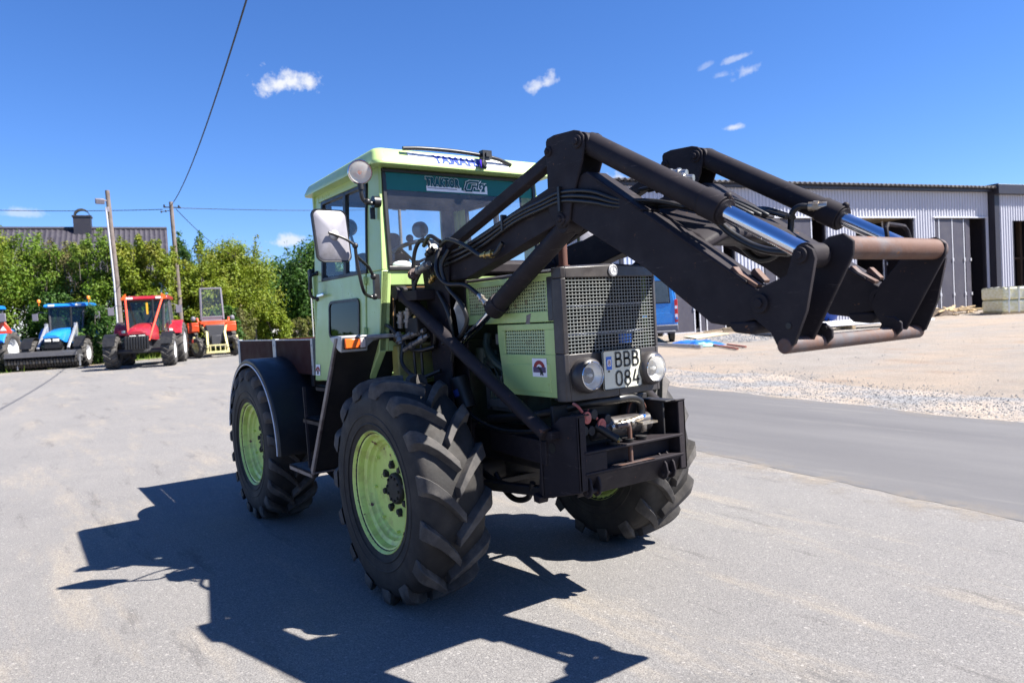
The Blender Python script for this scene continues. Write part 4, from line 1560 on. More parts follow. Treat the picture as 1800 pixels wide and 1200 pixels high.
# indicators, mudguard panels, steps
for sg in (-1, 1):
    mb = MB()
    mb.prism([(-.44, 1.385), (-.40, 1.375), (-.385, 1.47), (-.44, 1.475), (-.56, 1.465), (-.56, 1.455)], 'y', sg * .945, sg * .775)
    mb.bb(-.56, -.42, sg * .775, sg * .56, 1.445, 1.470)
    mb.prism([(.775, 1.385), (.72, 1.43), (.63, 1.452), (.63, 1.470), (.775, 1.470)] if sg > 0 else [(-.775, 1.385), (-.72, 1.43), (-.63, 1.452), (-.63, 1.470), (-.775, 1.470)], 'x', -.45, -.44)
    brk = mb.build('lamp_bracket', M['galv'], T, bevel=.006)
    mb = MB()
    mb.bb(-.392, -.378, sg * .935, sg * .790, 1.392, 1.460)
    mb.build('indicator_back', M['plastic'], brk, bevel=.004)
    mb = MB()
    mb.bb(-.378, -.362, sg * .930, sg * .838, 1.397, 1.455)
    mb.build('indicator', M['amber'], brk, bevel=.006)
    mb = MB()
    mb.bb(-.378, -.364, sg * .834, sg * .798, 1.397, 1.455)
    mb.build('side_light', M['clearlens'], brk, bevel=.006)
    mb = MB()
    q = [(-.455, 1.455), (-.475, 1.455), (-1.03, .585), (-1.005, .580)]
    mb.prism(q, 'y', sg * .935, sg * .52)
    mb.bb(-1.30, -1.0, sg * .60, sg * .52, .60, 1.14)
    mg = mb.build('mudguard_panel', M['black2'], T, bevel=.005)
    mb = MB()
    mb.prism([(-.438, 1.46), (-.472, 1.46), (-1.028, .59), (-.990, .575)], 'y', sg * .952, sg * .935)
    mb.bb(-1.03, -.985, sg * .95, sg * .55, .570, .582)
    mb.build('edge_strip', M['greystrip'], mg, bevel=.003)
    for (x0, x1, z, yy) in ((-1.47, -1.02, .575, .945), (-1.26, -.93, .92, .90), (-1.25, -.80, 1.13, .80)):
        mb = MB()
        mb.bb(x0, x1, sg * yy, sg * .60, z - .012, z)
        mb.bb(x0, x1, sg * yy, sg * (yy - .012), z - .035, z)
        for k in range(5):
            xx = x0 + (x1 - x0) * (k + .5) / 5
            mb.bb(xx - .008, xx + .008, sg * (yy - .03), sg * .63, z, z + .004)
        mb.build('step', M['greystrip'] if z < .6 else M['black'], T, bevel=.003)
    mb = MB()
    mb.bar((-1.24, sg * .885, 1.13), (-1.17, sg * .90, .58), .02, .03)
    mb.bar((-1.20, sg * .67, 1.13), (-1.12, sg * .67, .56), .02, .03)
    mb.build('step_rail', M['black'], T, bevel=.003)
    mb = MB()
    mb.bb(-1.66, -.95, sg * .58, sg * .32, .55, 1.12)
    mb.build('side_tank', M['black2'], T, bevel=.03, seg=3)
    # sticker at the foot of the door
    if sg < 0:
        mb = MB()
        side_quad(mb, sg, [(-1.535, 1.182), (-1.445, 1.182), (-1.445, 1.262), (-1.535, 1.262)], .001, .010)
        sk = mb.build('door_sticker', M['white'], T, smooth=None)
        mb = MB()
        vs, fs = arc(-1.49, 1.210, .018, .036, .1, PI - .1, 10, 0)
        mb.add([(x, sg * (hw(z) + .0118), z) for x, y, z in vs], fs)
        mb.build('sticker_arch', M['redvinyl'], sk, smooth=None)
        mb = MB()
        side_quad(mb, sg, [(-1.505, 1.192), (-1.475, 1.192), (-1.48, 1.222), (-1.50, 1.222)], .0005, .0122)
        mb.build('sticker_figure', M['ink'], sk, smooth=None)

# rear mudguards: quarter shells with a white bead
for sg in (-1, 1):
    cx, cz = -2.385, .62
    mb = MB()
    A0, A1, NN = R(-2), R(172), 34

    def fpt(a, r, y):
        return (cx + math.cos(a) * r, sg * y, cz + math.sin(a) * r * .985)
    prof = [(.652, .942), (.684, .942), (.696, .930), (.696, .50), (.684, .50), (.684, .926), (.652, .930)]
    vs = [fpt(A0 + (A1 - A0) * i / NN, r, y) for i in range(NN + 1) for r, y in prof]
    k = len(prof)
    mb.add(vs, [(i * k + j, i * k + (j + 1) % k, (i + 1) * k + (j + 1) % k, (i + 1) * k + j) for i in range(NN) for j in range(k)] + [tuple(range(k))[::-1], tuple(range(NN * k, NN * k + k))])
    # inner wall
    ring = [fpt(R(-25) + (R(205)) * i / NN, .70, .50) for i in range(NN + 1)]
    mb.add(ring + [(x, y - sg * .01, z) for x, y, z in ring], [tuple(range(NN + 1)), tuple(range(NN + 1, 2 * NN + 2))[::-1]])
    fd = mb.build('rear_mudguard', M['plastic'], T, smooth=40)
    mb = MB()
    mb.tube([fpt(A0 + (A1 - A0) * i / 40, .653, .946) for i in range(41)], .0048, 6)
    mb.build('white_bead', M['white'], fd)

# load platform
mb = MB()
mb.bb(-3.62, -1.575, -.64, .64, 1.17, 1.20)
mb.bb(-1.61, -1.575, -.64, .64, 1.17, 1.45)
for x in (-3.55, -3.0, -2.4, -1.8):
    mb.bb(x - .03, x + .03, -.62, .62, 1.08, 1.17)
mb.bb(-3.62, -1.62, -.35, -.27, .9, 1.10)
mb.bb(-3.62, -1.62, .27, .35, .9, 1.10)
plat = mb.build('load_platform', M['black2'], T, bevel=.004)
for sg in (-1, 1):
    for x0, x1 in ((-3.60, -2.58), (-2.50, -1.63)):
        mb = MB()
        mb.bb(x0, x1, sg * .66, sg * .642, 1.195 + (.0 if x0 < -3 else -.015), 1.438)
        mb.build('drop_side', M['brownpanel'], plat, smooth=None, bevel=.002)
    mb = MB()
    mb.bb(-3.60, -1.63, sg * .664, sg * .638, 1.438, 1.447)
    for x0, x1 in ((-2.58, -2.50), (-1.665, -1.625), (-3.66, -3.60)):
        mb.bb(x0, x1, sg * .668, sg * .635, 1.175 if x0 > -3.6 else 1.19, 1.452)
        for z in (1.24, 1.40):
            mb.cyl(((x0 + x1) / 2, sg * .668, z), ((x0 + x1) / 2, sg * .673, z), .007, n=8)
    mb.cyl((-2.54, sg * .70, 1.10), (-2.54, sg * .70, 1.17), .022, n=10)
    mb.build('corner_post', M['galv'], plat, smooth=None, bevel=.003)
mb = MB()
mb.bb(-3.63, -3.61, -.64, .64, 1.19, 1.438)
mb.build('tail_board', M['brownpanel'], plat, smooth=None)

# ------------------------------------------------------------------ front loader
tq = .012
for sg in (-1, 1):
    yc = sg * .39
    # mast on the chassis
    mb = MB()
    for dy in (-.062, .050):
        mb.prism([(-.16, .78), (.02, .78), (.04, 1.70), (.06, 1.86), (.0, 1.93), (-.20, 1.93), (-.26, 1.84), (-.22, 1.6)], 'y', yc + dy, yc + dy + tq)
    mb.bb(-.20, -.18, yc - .05, yc + .05, .9, 1.72)
    mb.bb(-.14, .0, sg * .33, sg * .26, .76, .92)
    for x, z in ((-.10, 1.84), (-.03, 1.93)):
        mb.cyl((x, yc - .085, z), (x, yc + .085, z), .028, n=16)
        mb.cyl((x, yc - .095, z), (x, yc + .095, z), .014, n=8)
    mb.bb(-.36, -.12, sg * .575, sg * .44, 1.66, 1.72)
    mb.build('mast', M['black'], T, bevel=.005)
    # diagonal brace to the front frame
    mb = MB()
    mb.cyl((-.362, sg * .555, 1.715), (.855, sg * .425, .948), .037, n=20)
    mb.cyl((-.362, sg * .52, 1.715), (-.362, sg * .595, 1.715), .042, n=16)
    mb.bb(.80, .90, sg * .43, sg * .37, .925, .965)
    mb.build('brace', M['black'], T, smooth=40, bevel=.004)
    # boom: rear beam, elbow plates and front beam
    mb = MB()
    mb.prism([(-.13, 1.895), (.034, 1.905), (1.04, 2.140), (1.10, 1.965), (.205, 1.757), (-.05, 1.76), (-.15, 1.80)], 'y', yc - .045, yc + .045)
    mb.prism([(1.03, 2.10), (1.25, 2.150), (2.075, 1.600), (2.12, 1.575), (2.17, 1.535), (2.12, 1.48), (1.985, 1.455), (1.90, 1.468), (1.587, 1.695), (1.13, 1.955)], 'y', yc - .048, yc + .048)
    mb.prism([(1.27, 2.148), (1.585, 1.937), (1.58, 1.928), (1.26, 2.140)], 'y', yc - .058, yc + .058)
    mb.prism([(1.60, 1.925), (2.07, 1.612), (2.065, 1.602), (1.595, 1.915)], 'y', yc - .058, yc + .058)
    boom = mb.build('loader_arm', M['black'], T, bevel=.008)
    mb = MB()
    el = [(.995, 2.02), (1.00, 2.335), (1.012, 2.347), (1.06, 2.353), (1.20, 2.343), (1.235, 2.332), (1.262, 2.306), (1.266, 2.262), (1.25, 2.20), (1.16, 2.02), (1.145, 1.955), (1.10, 1.925), (1.05, 1.93)]
    for dy in (-.062, .050):
        mb.prism(el, 'y', yc + dy, yc + dy + tq)
    mb.prism([(1.005, 2.340), (1.06, 2.352), (1.20, 2.342), (1.20, 2.330), (1.06, 2.340), (1.01, 2.33)], 'y', yc - .05, yc + .05)
    mb.bb(1.0, 1.012, yc - .05, yc + .05, 2.24, 2.335)
    for x, z, r in ((1.225, 2.285, .030), (1.02, 2.285, .024), (1.085, 1.965, .03)):
        mb.cyl((x, yc - .072, z), (x, yc + .072, z), r, n=16)
        mb.cyl((x, yc - .082, z), (x, yc + .082, z), r * .55, n=8)
    mb.build('elbow_bracket', M['black'], boom, bevel=.005)
    # levelling bar
    mb = MB()
    mb.bar((-.05, yc, 1.955), (1.02, yc, 2.280), .055, .062)
    mb.cyl((-.05, yc - .04, 1.95), (-.05, yc + .04, 1.95), .036, n=14)
    mb.build('levelling_bar', M['black'], T, bevel=.008)
    # tilt cylinder with its polished rod
    a, b_ = Vector((1.235, yc, 2.282)), Vector((1.954, yc, 1.872))
    d = (b_ - a).normalized()
    mb = MB()
    mb.cyl(a, b_ - d * .10, .050, n=28)
    mb.cyl(b_ - d * .11, b_ - d * .008, .056, n=28)
    mb.cyl(b_ - d * .008, b_, .048, n=28)
    mb.cyl(b_ - d * .105, b_ - d * .100, .0575, n=28)
    mb.cyl((a.x, yc - .048, a.z), (a.x, yc + .048, a.z), .045, n=18)
    mb.ball(b_ - d * .02 + V(.03, 0, .045), .016, 10, 6)
    tc_ = mb.build('tilt_cylinder', M['black'], T, smooth=40, bevel=.004)
    mb = MB()
    mb.cyl(b_ - d * .02, (2.285, yc, 1.683), .0295, n=28)
    mb.build('piston_rod', M['rod'], tc_, smooth=40)
    mb = MB()
    e = Vector((2.290, yc, 1.680))
    mb.cyl(e - V(0, .045, 0), e + V(0, .045, 0), .042, n=18)
    mb.cyl(e - V(0, .075, 0), e + V(0, .075, 0), .02, n=12)
    mb.build('rod_eye', M['black'], tc_, smooth=40, bevel=.003)
    # lift cylinder
    a, b_ = Vector((1.075, yc, 1.945)), Vector((.395, yc, 1.572))
    d = (b_ - a).normalized()
    mb = MB()
    mb.cyl(a, b_, .049, n=28)
    mb.cyl(b_ - d * .085, b_ - d * .005, .058, n=28)
    mb.cyl((a.x, yc - .048, a.z), (a.x, yc + .048, a.z), .045, n=18)
    lc = mb.build('lift_cylinder', M['black'], T, smooth=40, bevel=.004)
    mb = MB()
    mb.cyl(b_ - d * .02, (-.02, yc, 1.355), .021, n=24)
    mb.build('piston_rod', M['rod'], lc, smooth=40)
    mb = MB()
    mb.cyl((-.03, yc - .05, 1.35), (-.03, yc + .05, 1.35), .04, n=16)
    mb.build('rod_eye', M['black'], lc, smooth=40)
    # end of the arm: worn lugs and a stop
    mb = MB()
    mb.prism([(2.000, 1.665), (2.008, 1.668), (2.035, 1.640), (2.105, 1.598), (2.10, 1.585), (1.99, 1.655)], 'y', yc - .045, yc - .01)
    mb.prism([(2.045, 1.655), (2.052, 1.658), (2.095, 1.612), (2.09, 1.602), (2.035, 1.64)], 'y', yc + .015, yc + .048)
    mb.build('worn_lug', M['rust'], boom, bevel=.002)
    mb = MB()
    mb.prism([(1.985, 1.47), (2.10, 1.47), (2.105, 1.445), (2.088, 1.424), (2.008, 1.432), (1.992, 1.45)], 'y', yc - .055, yc + .055)
    mb.build('arm_stop', M['black'], boom, bevel=.008)
    # tool carrier: outer cheek, inner cheek, hook lug
    mb = MB()
    yo = sg * .452
    p1 = [(2.262, 1.700), (2.28, 1.712), (2.305, 1.712), (2.330, 1.695), (2.338, 1.665), (2.30, 1.50), (2.252, 1.392), (2.225, 1.372), (2.190, 1.380), (2.165, 1.43), (2.10, 1.480), (2.085, 1.53), (2.13, 1.585), (2.235, 1.620)]
    mb.prism(p1, 'y', yo, yo - sg * .016)
    mb.cyl((2.235, yo + sg * .002, 1.452), (2.235, yo - sg * .001, 1.452), .012, n=12)
    for x, z, r in ((2.290, 1.680, .026), (2.130, 1.532, .034)):
        mb.cyl((x, yo + sg * .012, z), (x, sg * .31, z), r, n=18)
        mb.cyl((x, yo + sg * .020, z), (x, sg * .31, z), r * .5, n=8)
    ck = mb.build('carrier_cheek', M['black'], T, bevel=.004)
    mb = MB()
    yi = sg * .325
    p2 = [(2.255, 1.705), (2.31, 1.740), (2.362, 1.746), (2.395, 1.718), (2.392, 1.672), (2.235, 1.392), (2.205, 1.376), (2.180, 1.385), (2.135, 1.43), (2.10, 1.50), (2.14, 1.58)]
    mb.prism(p2, 'y', yi, yi - sg * .016)
    mb.prism([(2.20, 1.455), (2.235, 1.452), (2.262, 1.43), (2.262, 1.40), (2.225, 1.365), (2.19, 1.365), (2.17, 1.40)], 'y', sg * .245, sg * .230)
    mb.cyl((2.238, sg * .2445, 1.432), (2.238, sg * .2295, 1.432), .012, n=12)
    mb.build('inner_cheek', M['black'], ck, bevel=.004)
    mb = MB()
    mb.cyl((2.238, sg * .251, 1.432), (2.238, sg * .2495, 1.432), .010, n=12)
    mb.cyl((2.235, yo + sg * .0035, 1.452), (2.235, yo + sg * .003, 1.452), .0105, n=12)
    mb.build('pin_hole', M['ink'], ck)
    # boom pipes clipped along the arm
    mb = MB()
    for k in range(3):
        o = .018 * k
        yy = sg * (.395 + .058)
        mb.tube([(-.02, yy, 1.90 - o * 1.6), (.35, yy, 1.95 - o * 1.4), (.72, yy, 2.035 - o), (.95, yy, 2.068 - o), (1.10, yy, 2.085 - o * 1.1), (1.30, yy, 2.055 - o * 1.3), (1.45, sg * .43, 1.995 - o * .8), (1.60, sg * (.36 - .02 * k), 1.968 - o * .3), (1.78, sg * (.30 - .03 * k), 1.90)], .0095, 8, sm=5)
    mb.bb(1.085, 1.10, sg * .445, sg * .468, 2.00, 2.11)
    mb.bb(.62, .635, sg * .435, sg * .466, 1.97, 2.05)
    mb.build('boom_pipe', M['hose'], boom, smooth=60)
    if sg > 0:
        continue
    mb = MB()
    mb.tube([(1.80, sg * .345, 1.905), (1.86, sg * .335, 1.86), (1.93, sg * .34, 1.80), (2.02, sg * .345, 1.745), (2.10, sg * .35, 1.715), (2.18, sg * .35, 1.70)], .014, 10, sm=5)
    mb.tube([(1.50, sg * .335, 1.965), (1.70, sg * .325, 1.935), (1.80, sg * .345, 1.905)], .011, 8, sm=4)
    mb.build('tilt_hose', M['hose'], tc_, smooth=60)
    mb = MB()
    for t in (0, .03, .06, .09):
        mb.cyl((1.80 + t * .8, sg * .343, 1.905 - t * .55), (1.812 + t * .8, sg * .343, 1.897 - t * .55), .019, n=10)
    mb.build('hose_fitting', M['galv'], tc_)

# cylinder port elbow on the far side
mb = MB()
mb.tube([(1.84, .335, 1.94), (1.80, .31, 1.945), (1.77, .30, 1.92), (1.76, .30, 1.86), (1.75, .29, 1.80), (1.70, .27, 1.74), (1.62, .26, 1.73), (1.54, .26, 1.79), (1.50, .26, 1.86)], .014, 10, sm=5)
mb.build('port_hose', M['hose'], T, smooth=60)
mb = MB()
mb.cyl((1.83, .33, 1.942), (1.90, .36, 1.935), .019, n=12)
mb.cyl((1.85, .338, 1.94), (1.87, .345, 1.938), .024, n=6)
mb.build('port_fitting', M['steel'], T)

# folded cross plate between the arms
mb = MB()
prof = [(1.42, 1.985), (1.50, 2.0), (1.80, 1.865), (1.835, 1.835), (1.835, 1.80), (1.80, 1.79), (1.55, 1.80)]


def crossf(y):
    lift = 0.0 if abs(y) < .25 else -.055
    fwd = -.02
    return [(x + fwd, y, z + lift) for x, z in prof]


loops = [crossf(y) for y in (-.345, -.20, .20, .345)]
k = len(prof)
mb.add([p for l in loops for p in l], [(i * k + j, i * k + (j + 1) % k, (i + 1) * k + (j + 1) % k, (i + 1) * k + j) for i in range(3) for j in range(k)] + [tuple(range(k))[::-1], tuple(range(3 * k, 4 * k))])
mb.build('cross_plate', M['black'], T, bevel=.012, seg=3)
mb = MB()
mb.cyl((-.10, -.42, 1.84), (-.10, .42, 1.84), .05, n=20)
mb.bb(-.21, .05, -.33, .33, 1.80, 1.86)
mb.build('mast_cross_tube', M['black'], T, bevel=.01)
# carrier tubes
mb = MB()
mb.cyl((2.352, -.313, 1.700), (2.352, .350, 1.700), .039, n=28)
ut = mb.build('carrier_tube', M['rust'], T, smooth=40, bevel=.006)
mb = MB()
mb.tube([(2.33, .02, 1.735), (2.325, .02, 1.775), (2.325, .035, 1.79), (2.325, .15, 1.785), (2.325, .17, 1.77), (2.332, .175, 1.735)], .008, 8)
mb.build('carrier_handle', M['black'], ut)
mb = MB()
mb.cyl((2.215, -.455, 1.385), (2.215, .455, 1.385), .027, n=28)
mb.build('carrier_tube', M['rust'], T, smooth=40, bevel=.004)

# valve block and fittings on the cross plate
mb = MB()
mb.bb(1.53, 1.63, -.26, -.18, 2.02, 2.075)
mb.bb(1.45, 1.50, -.22, -.12, 2.05, 2.12)
mb.bb(1.40, 1.50, .05, .16, 2.0, 2.05)
for k in range(5):
    mb.tube([(1.44, -.30 + .05 * k, 2.045), (1.56, -.29 + .05 * k, 2.045), (1.66, -.27 + .05 * k, 2.005), (1.78, -.25 + .055 * k, 1.94), (1.86, -.20 + .05 * k, 1.885)], .010, 8, sm=4)
mb.tube([(1.60, -.10, 2.0), (1.66, -.10, 2.03), (1.80, -.11, 1.915)], .007, 6, sm=3)
vb = mb.build('valve_block', M['plastic'], T, bevel=.004)
mb = MB()
for (a, b_) in (((1.46, -.16, 2.118), (1.56, -.135, 2.105)), ((1.50, -.20, 2.09), (1.62, -.165, 2.07))):
    a, b_ = Vector(a), Vector(b_)
    d = b_ - a
    for t0, t1, r in ((0, .25, .018), (.25, .32, .023), (.32, .6, .019), (.6, .7, .024), (.7, 1, .017)):
        mb.cyl(a + d * t0, a + d * t1, r, n=12)
mb.build('coupling', M['steel'], vb, smooth=40)

# hoses and couplings round the right mast
hp = [
    [(-.24, -.50, 1.50), (-.27, -.51, 1.75), (-.26, -.50, 1.93), (-.20, -.49, 2.01), (-.12, -.48, 2.00), (-.08, -.47, 1.93)],
    [(.10, -.47, 1.93), (.06, -.50, 1.84), (.10, -.49, 1.72), (.20, -.47, 1.62), (.22, -.45, 1.52), (.12, -.46, 1.42), (-.02, -.47, 1.40)],
    [(.02, -.48, 1.96), (.16, -.50, 1.98), (.33, -.49, 1.92), (.45, -.48, 1.86), (.56, -.47, 1.86), (.62, -.46, 1.91)],
    [(.00, -.48, 1.94), (.02, -.51, 1.82), (.10, -.50, 1.74), (.24, -.46, 1.72), (.34, -.44, 1.66)],
    [(-.18, -.49, 1.86), (-.24, -.52, 1.74), (-.20, -.51, 1.62), (-.10, -.49, 1.50), (-.12, -.47, 1.40), (-.24, -.46, 1.36)],
    [(-.40, -.55, 1.44), (-.34, -.54, 1.38), (-.22, -.52, 1.36), (-.10, -.48, 1.38)],
    [(-.36, -.56, 1.40), (-.34, -.58, 1.28), (-.20, -.55, 1.20), (-.05, -.48, 1.24)],
    [(-.30, -.52, 1.42), (-.29, -.52, 1.20)], [(-.24, -.50, 1.40), (-.235, -.50, 1.20)],
    [(-.15, -.49, 1.98), (-.02, -.52, 2.02), (.06, -.50, 1.98)],
    [(-.05, -.47, 1.70), (.05, -.47, 1.58), (.06, -.45, 1.40), (.0, -.43, 1.20), (.1, -.40, 1.0), (.4, -.38, .92), (.8, -.36, .95)],
]
for p in hp:
    mb = MB()
    mb.tube(p, .0125 if len(p) > 2 else .009, 10, sm=6)
    mb.build('hydraulic_hose', M['hose'], T, smooth=60)
    if len(p) > 5:
        q = [(x, -y, z) for x, y, z in p]
        mb = MB()
        mb.tube(q, .0125, 8, sm=5)
        mb.build('hydraulic_hose', M['hose'], T, smooth=60)


def fitting(a, b_, r, mat):
    a, b_ = Vector(a), Vector(b_)
    d = b_ - a
    mb = MB()
    for t0, t1, k in ((0, .3, .8), (.3, .42, 1.15), (.42, .7, .9), (.7, .85, 1.2), (.85, 1, .75)):
        mb.cyl(a + d * t0, a + d * t1, r * k, n=10)
    return mb.build('hose_fitting', mat, T, smooth=40)


fitting((-.24, -.52, 1.82), (-.04, -.52, 1.865), .022, M['greymetal'])
fitting((-.26, -.53, 1.81), (-.20, -.53, 1.825), .027, M['rust'])
fitting((-.10, -.50, 1.92), (.0, -.50, 1.96), .022, M['plastic'])
fitting((-.08, -.50, 1.76), (-.02, -.50, 1.80), .018, M['brass'])
fitting((.34, -.44, 1.66), (.41, -.43, 1.60), .018, M['steel'])
fitting((.45, -.48, 1.862), (.56, -.47, 1.862), .018, M['brass'])
fitting((-.40, -.55, 1.50), (-.38, -.55, 1.60), .022, M['greymetal'])
fitting((-.34, -.53, 1.50), (-.32, -.53, 1.62), .024, M['greymetal'])
fitting((-.26, -.52, 1.50), (-.24, -.52, 1.58), .016, M['brass'])
fitting((-.36, -.55, 1.44), (-.18, -.50, 1.48), .022, M['greymetal'])
fitting((-.36, -.56, 1.36), (-.14, -.50, 1.45), .019, M['greymetal'])
fitting((-.42, -.56, 1.47), (-.38, -.56, 1.40), .026, M['greymetal'])
mb = MB()
mb.bb(-.36, -.20, -.54, -.42, 1.46, 1.56)
mb.build('control_valve', M['black2'], T, bevel=.008)
mb = MB()
mb.tube([(-.50, -.62, 1.49), (-.46, -.62, 1.52), (-.40, -.62, 1.51), (-.37, -.60, 1.47)], .012, 8, sm=4)
mb.build('lamp_cable', M['plastic'], T)
# a grey rag of sheet metal inside the mast
mb = MB()
mb.add([(.045, -.40, 1.45), (.05, -.36, 1.45), (.06, -.36, 1.62), (.05, -.40, 1.66), (.035, -.42, 1.60), (.04, -.41, 1.56)], [(0, 1, 2, 3, 4, 5)])
mb.build('mast_shield', M['galv'], T, smooth=None)

# ------------------------------------------------------------------ front frame and hitch
for sg in (-1, 1):
    y = sg * .377
    mb = MB()
    mb.prism([(.742, .930), (.80, .955), (.909, 1.031), (1.036, 1.050), (1.036, .675), (.74, .600), (.70, .590)], 'y', y, y - sg * .018)
    mb.prism([(.909, 1.031), (1.040, 1.050), (1.040, 1.040), (.909, 1.020)], 'y', y, sg * .30)
    mb.bb(1.022, 1.036, y, sg * .325, .68, 1.04)
    mb.prism([(.685, .625), (.745, .612), (.735, .578), (.690, .582)], 'y', y + sg * .025, y - sg * .035)
    mb.bb(.742, .755, y + sg * .012, y, .62, .94)
    mb.bar((.2, sg * .30, .84), (.80, sg * .365, .84), .05, .12)
    ff = mb.build('front_frame', M['black'], T, bevel=.005)
    mb = MB()
    mb.cyl((.835, y + sg * .0015, .87), (.835, y + sg * .001, .87), .026, n=18)
    mb.build('bolt_hole', M['ink'], ff)
MB.xf = lambda p: (p[0] - .075, p[1] * .86 + .004, p[2] - .018)
mb = MB()
mb.bb(1.02, 1.035, -.42, .42, .70, .88)
mb.bb(.98, 1.115, -.40, .40, .872, .886)
mb.bb(1.03, 1.115, -.40, .40, .770, .784)
mb.hexa([(1.100, -.40, .770), (1.100, .40, .770), (1.112, .40, .770), (1.112, -.40, .770), (1.03, -.40, .655), (1.03, .40, .655), (1.042, .40, .655), (1.042, -.40, .655)])
mb.bb(1.032, 1.112, -.40, -.235, .784, .872)
mb.bb(1.032, 1.113, .37, .40, .784, .872)
bmp_ = mb.build('bumper_beam', M['black'], T, bevel=.004)
for ya in (-.375, .235):
    mb = MB()
    for y0 in (ya, ya + .066):
        mb.prism([(1.06, .80), (1.115, .745), (1.125, .70), (1.115, .67), (1.09, .655), (1.06, .665), (1.035, .70)], 'y', y0, y0 + .014)
    mb.cyl((1.092, ya - .010, .688), (1.092, ya + .090, .688), .012, n=12)
    mb.build('hitch_lug', M['black'], bmp_, bevel=.003)
mb = MB()
mb.cyl((1.085, -.02, .72 + .055), (1.085, -.02, .955), .013, n=12)
mb.tube([(1.085, -.02, .93), (1.085, -.022, .965), (1.085, -.035, .975), (1.085, -.12, .978)], .0125, 10, sm=4)
mb.build('hitch_pin', M['rust'], bmp_, smooth=50)
mb = MB()
for y0 in (-.145, -.02, .09):
    mb.cyl((1.07, y0, .886), (1.07, y0, .905), .028, .034, n=16)
    mb.cyl((1.07, y0, .904), (1.07, y0, .906), .02, n=16)
mb.build('pin_bush', M['black2'], bmp_, bevel=.002)
mb = MB()
mb.add([(1.118, -.22, .7865), (1.118, .15, .7865), (1.085, .12, .7865), (1.095, -.2, .7865)], [(0, 1, 2, 3)])
mb.build('rusty_edge', M['rust'], bmp_, smooth=None)
mb = MB()
mb.cyl((.97, -.20, .955), (.97, .26, .955), .052, n=24)
mb.build('cross_pipe', M['hood'], T, smooth=40, bevel=.008)
mb = MB()
mb.bb(.80, .95, -.40, .38, .85, .93)
mb.bb(.86, .88, -.40, .38, .92, 1.09)
mb.bb(.88, 1.06, .30, .315, .88, 1.06)
mb.bb(.88, 1.08, .30, .40, 1.055, 1.065)
mb.cyl((.90, .20, 1.0), (.95, .20, 1.0), .085, n=24)
mb.build('winch_mount', M['black2'], T, bevel=.004)
mb = MB()
ring = [(.955, .20 + math.cos(2 * PI * i / 24) * .078, 1.0 + math.sin(2 * PI * i / 24) * .078) for i in range(25)]
mb.tube(ring, .006, 6)
mb.build('rusty_ring', M['exhaust'], T)
mb = MB()
mb.tube([(.30, -.40, .98), (.70, -.36, 1.03), (.92, -.22, 1.085), (.985, -.02, 1.095), (.99, .10, 1.095), (.99, .175, 1.075), (.985, .20, 1.03), (.985, .195, .99)], .024, 14, sm=7)
mb.build('return_hose', M['hose'], T, smooth=60)
mb = MB()
mb.cyl((.985, .195, 1.0), (.985, .19, .96), .027, n=14)
mb.cyl((.985, .19, .975), (.985, .19, .965), .031, n=6)
mb.cyl((.985, .19, .96), (.985, .185, .905), .02, n=12)
mb.cyl((1.0, .185, .955), (1.0, .185, .91), .034, .026, n=10)
mb.cyl((1.02, -.10, .960), (1.01, .17, .985), .017, n=14)
for t in (-.02, .02, .06):
    mb.cyl((1.016, t, .968), (1.015, t + .02, .970), .023, n=10)
mb.bb(.97, 1.06, .12, .25, .955, .966)
mb.build('swivel_fitting', M['steel'], T, smooth=40)
mb = MB()
mb.cyl((.986, .194, .998), (.986, .193, .985), .0285, n=14)
mb.build('blue_ring', M['bluevinyl'], T)
# quick couplers with red caps
for (y, z, cap) in ((-.30, 1.035, 1), (-.19, .99, 1), (-.235, 1.045, 0), (-.13, 1.01, 0), (-.31, .97, 0), (-.26, .965, 0)):
    mb = MB()
    mb.cyl((.93, y, z), (1.02, y, z), .020, n=14)
    mb.cyl((.99, y, z), (1.035, y, z), .026, n=14)
    qc = mb.build('quick_coupler', M['black2'], T, bevel=.003)
    if cap:
        mb = MB()
        mb.cyl((1.036, y, z), (1.046, y, z), .031, n=18)
        mb.cyl((1.046, y, z), (1.049, y, z), .016, n=14)
        mb.tube([(1.03, y - .02, z + .028), (1.02, y - .045, z + .06), (1.0, y - .06, z + .075)], .008, 6, sm=3)
        mb.build('dust_cap', M['redcap'], qc, bevel=.003)
mb = MB()
mb.cyl((1.02, -.22, .985), (1.10, -.135, .915), .021, n=14)
mb.build('trailer_cable', M['plastic'], T)
mb = MB()
mb.cyl((1.10, -.135, .915), (1.108, -.127, .908), .015, n=6)
mb.build('brass_nut', M['brass'], T)
MB.xf = None
mb = MB()
mb.tube([(.20, -.30, .64), (.30, -.31, .56), (.43, -.33, .535), (.56, -.34, .57), (.62, -.35, .66)], .016, 10, sm=6)
mb.tube([(-.1, -.30, .70), (.2, -.34, .62), (.5, -.34, .60)], .02, 8, sm=4)
mb.build('steering_hose', M['hose'], T, smooth=60)
for sg in (-1, 1):
    mb = MB()
    mb.bar((.1, sg * .45, .60), (.75, sg * .30, .62), .05, .05)
    mb.build('axle_strut', M['black2'], T, bevel=.006)

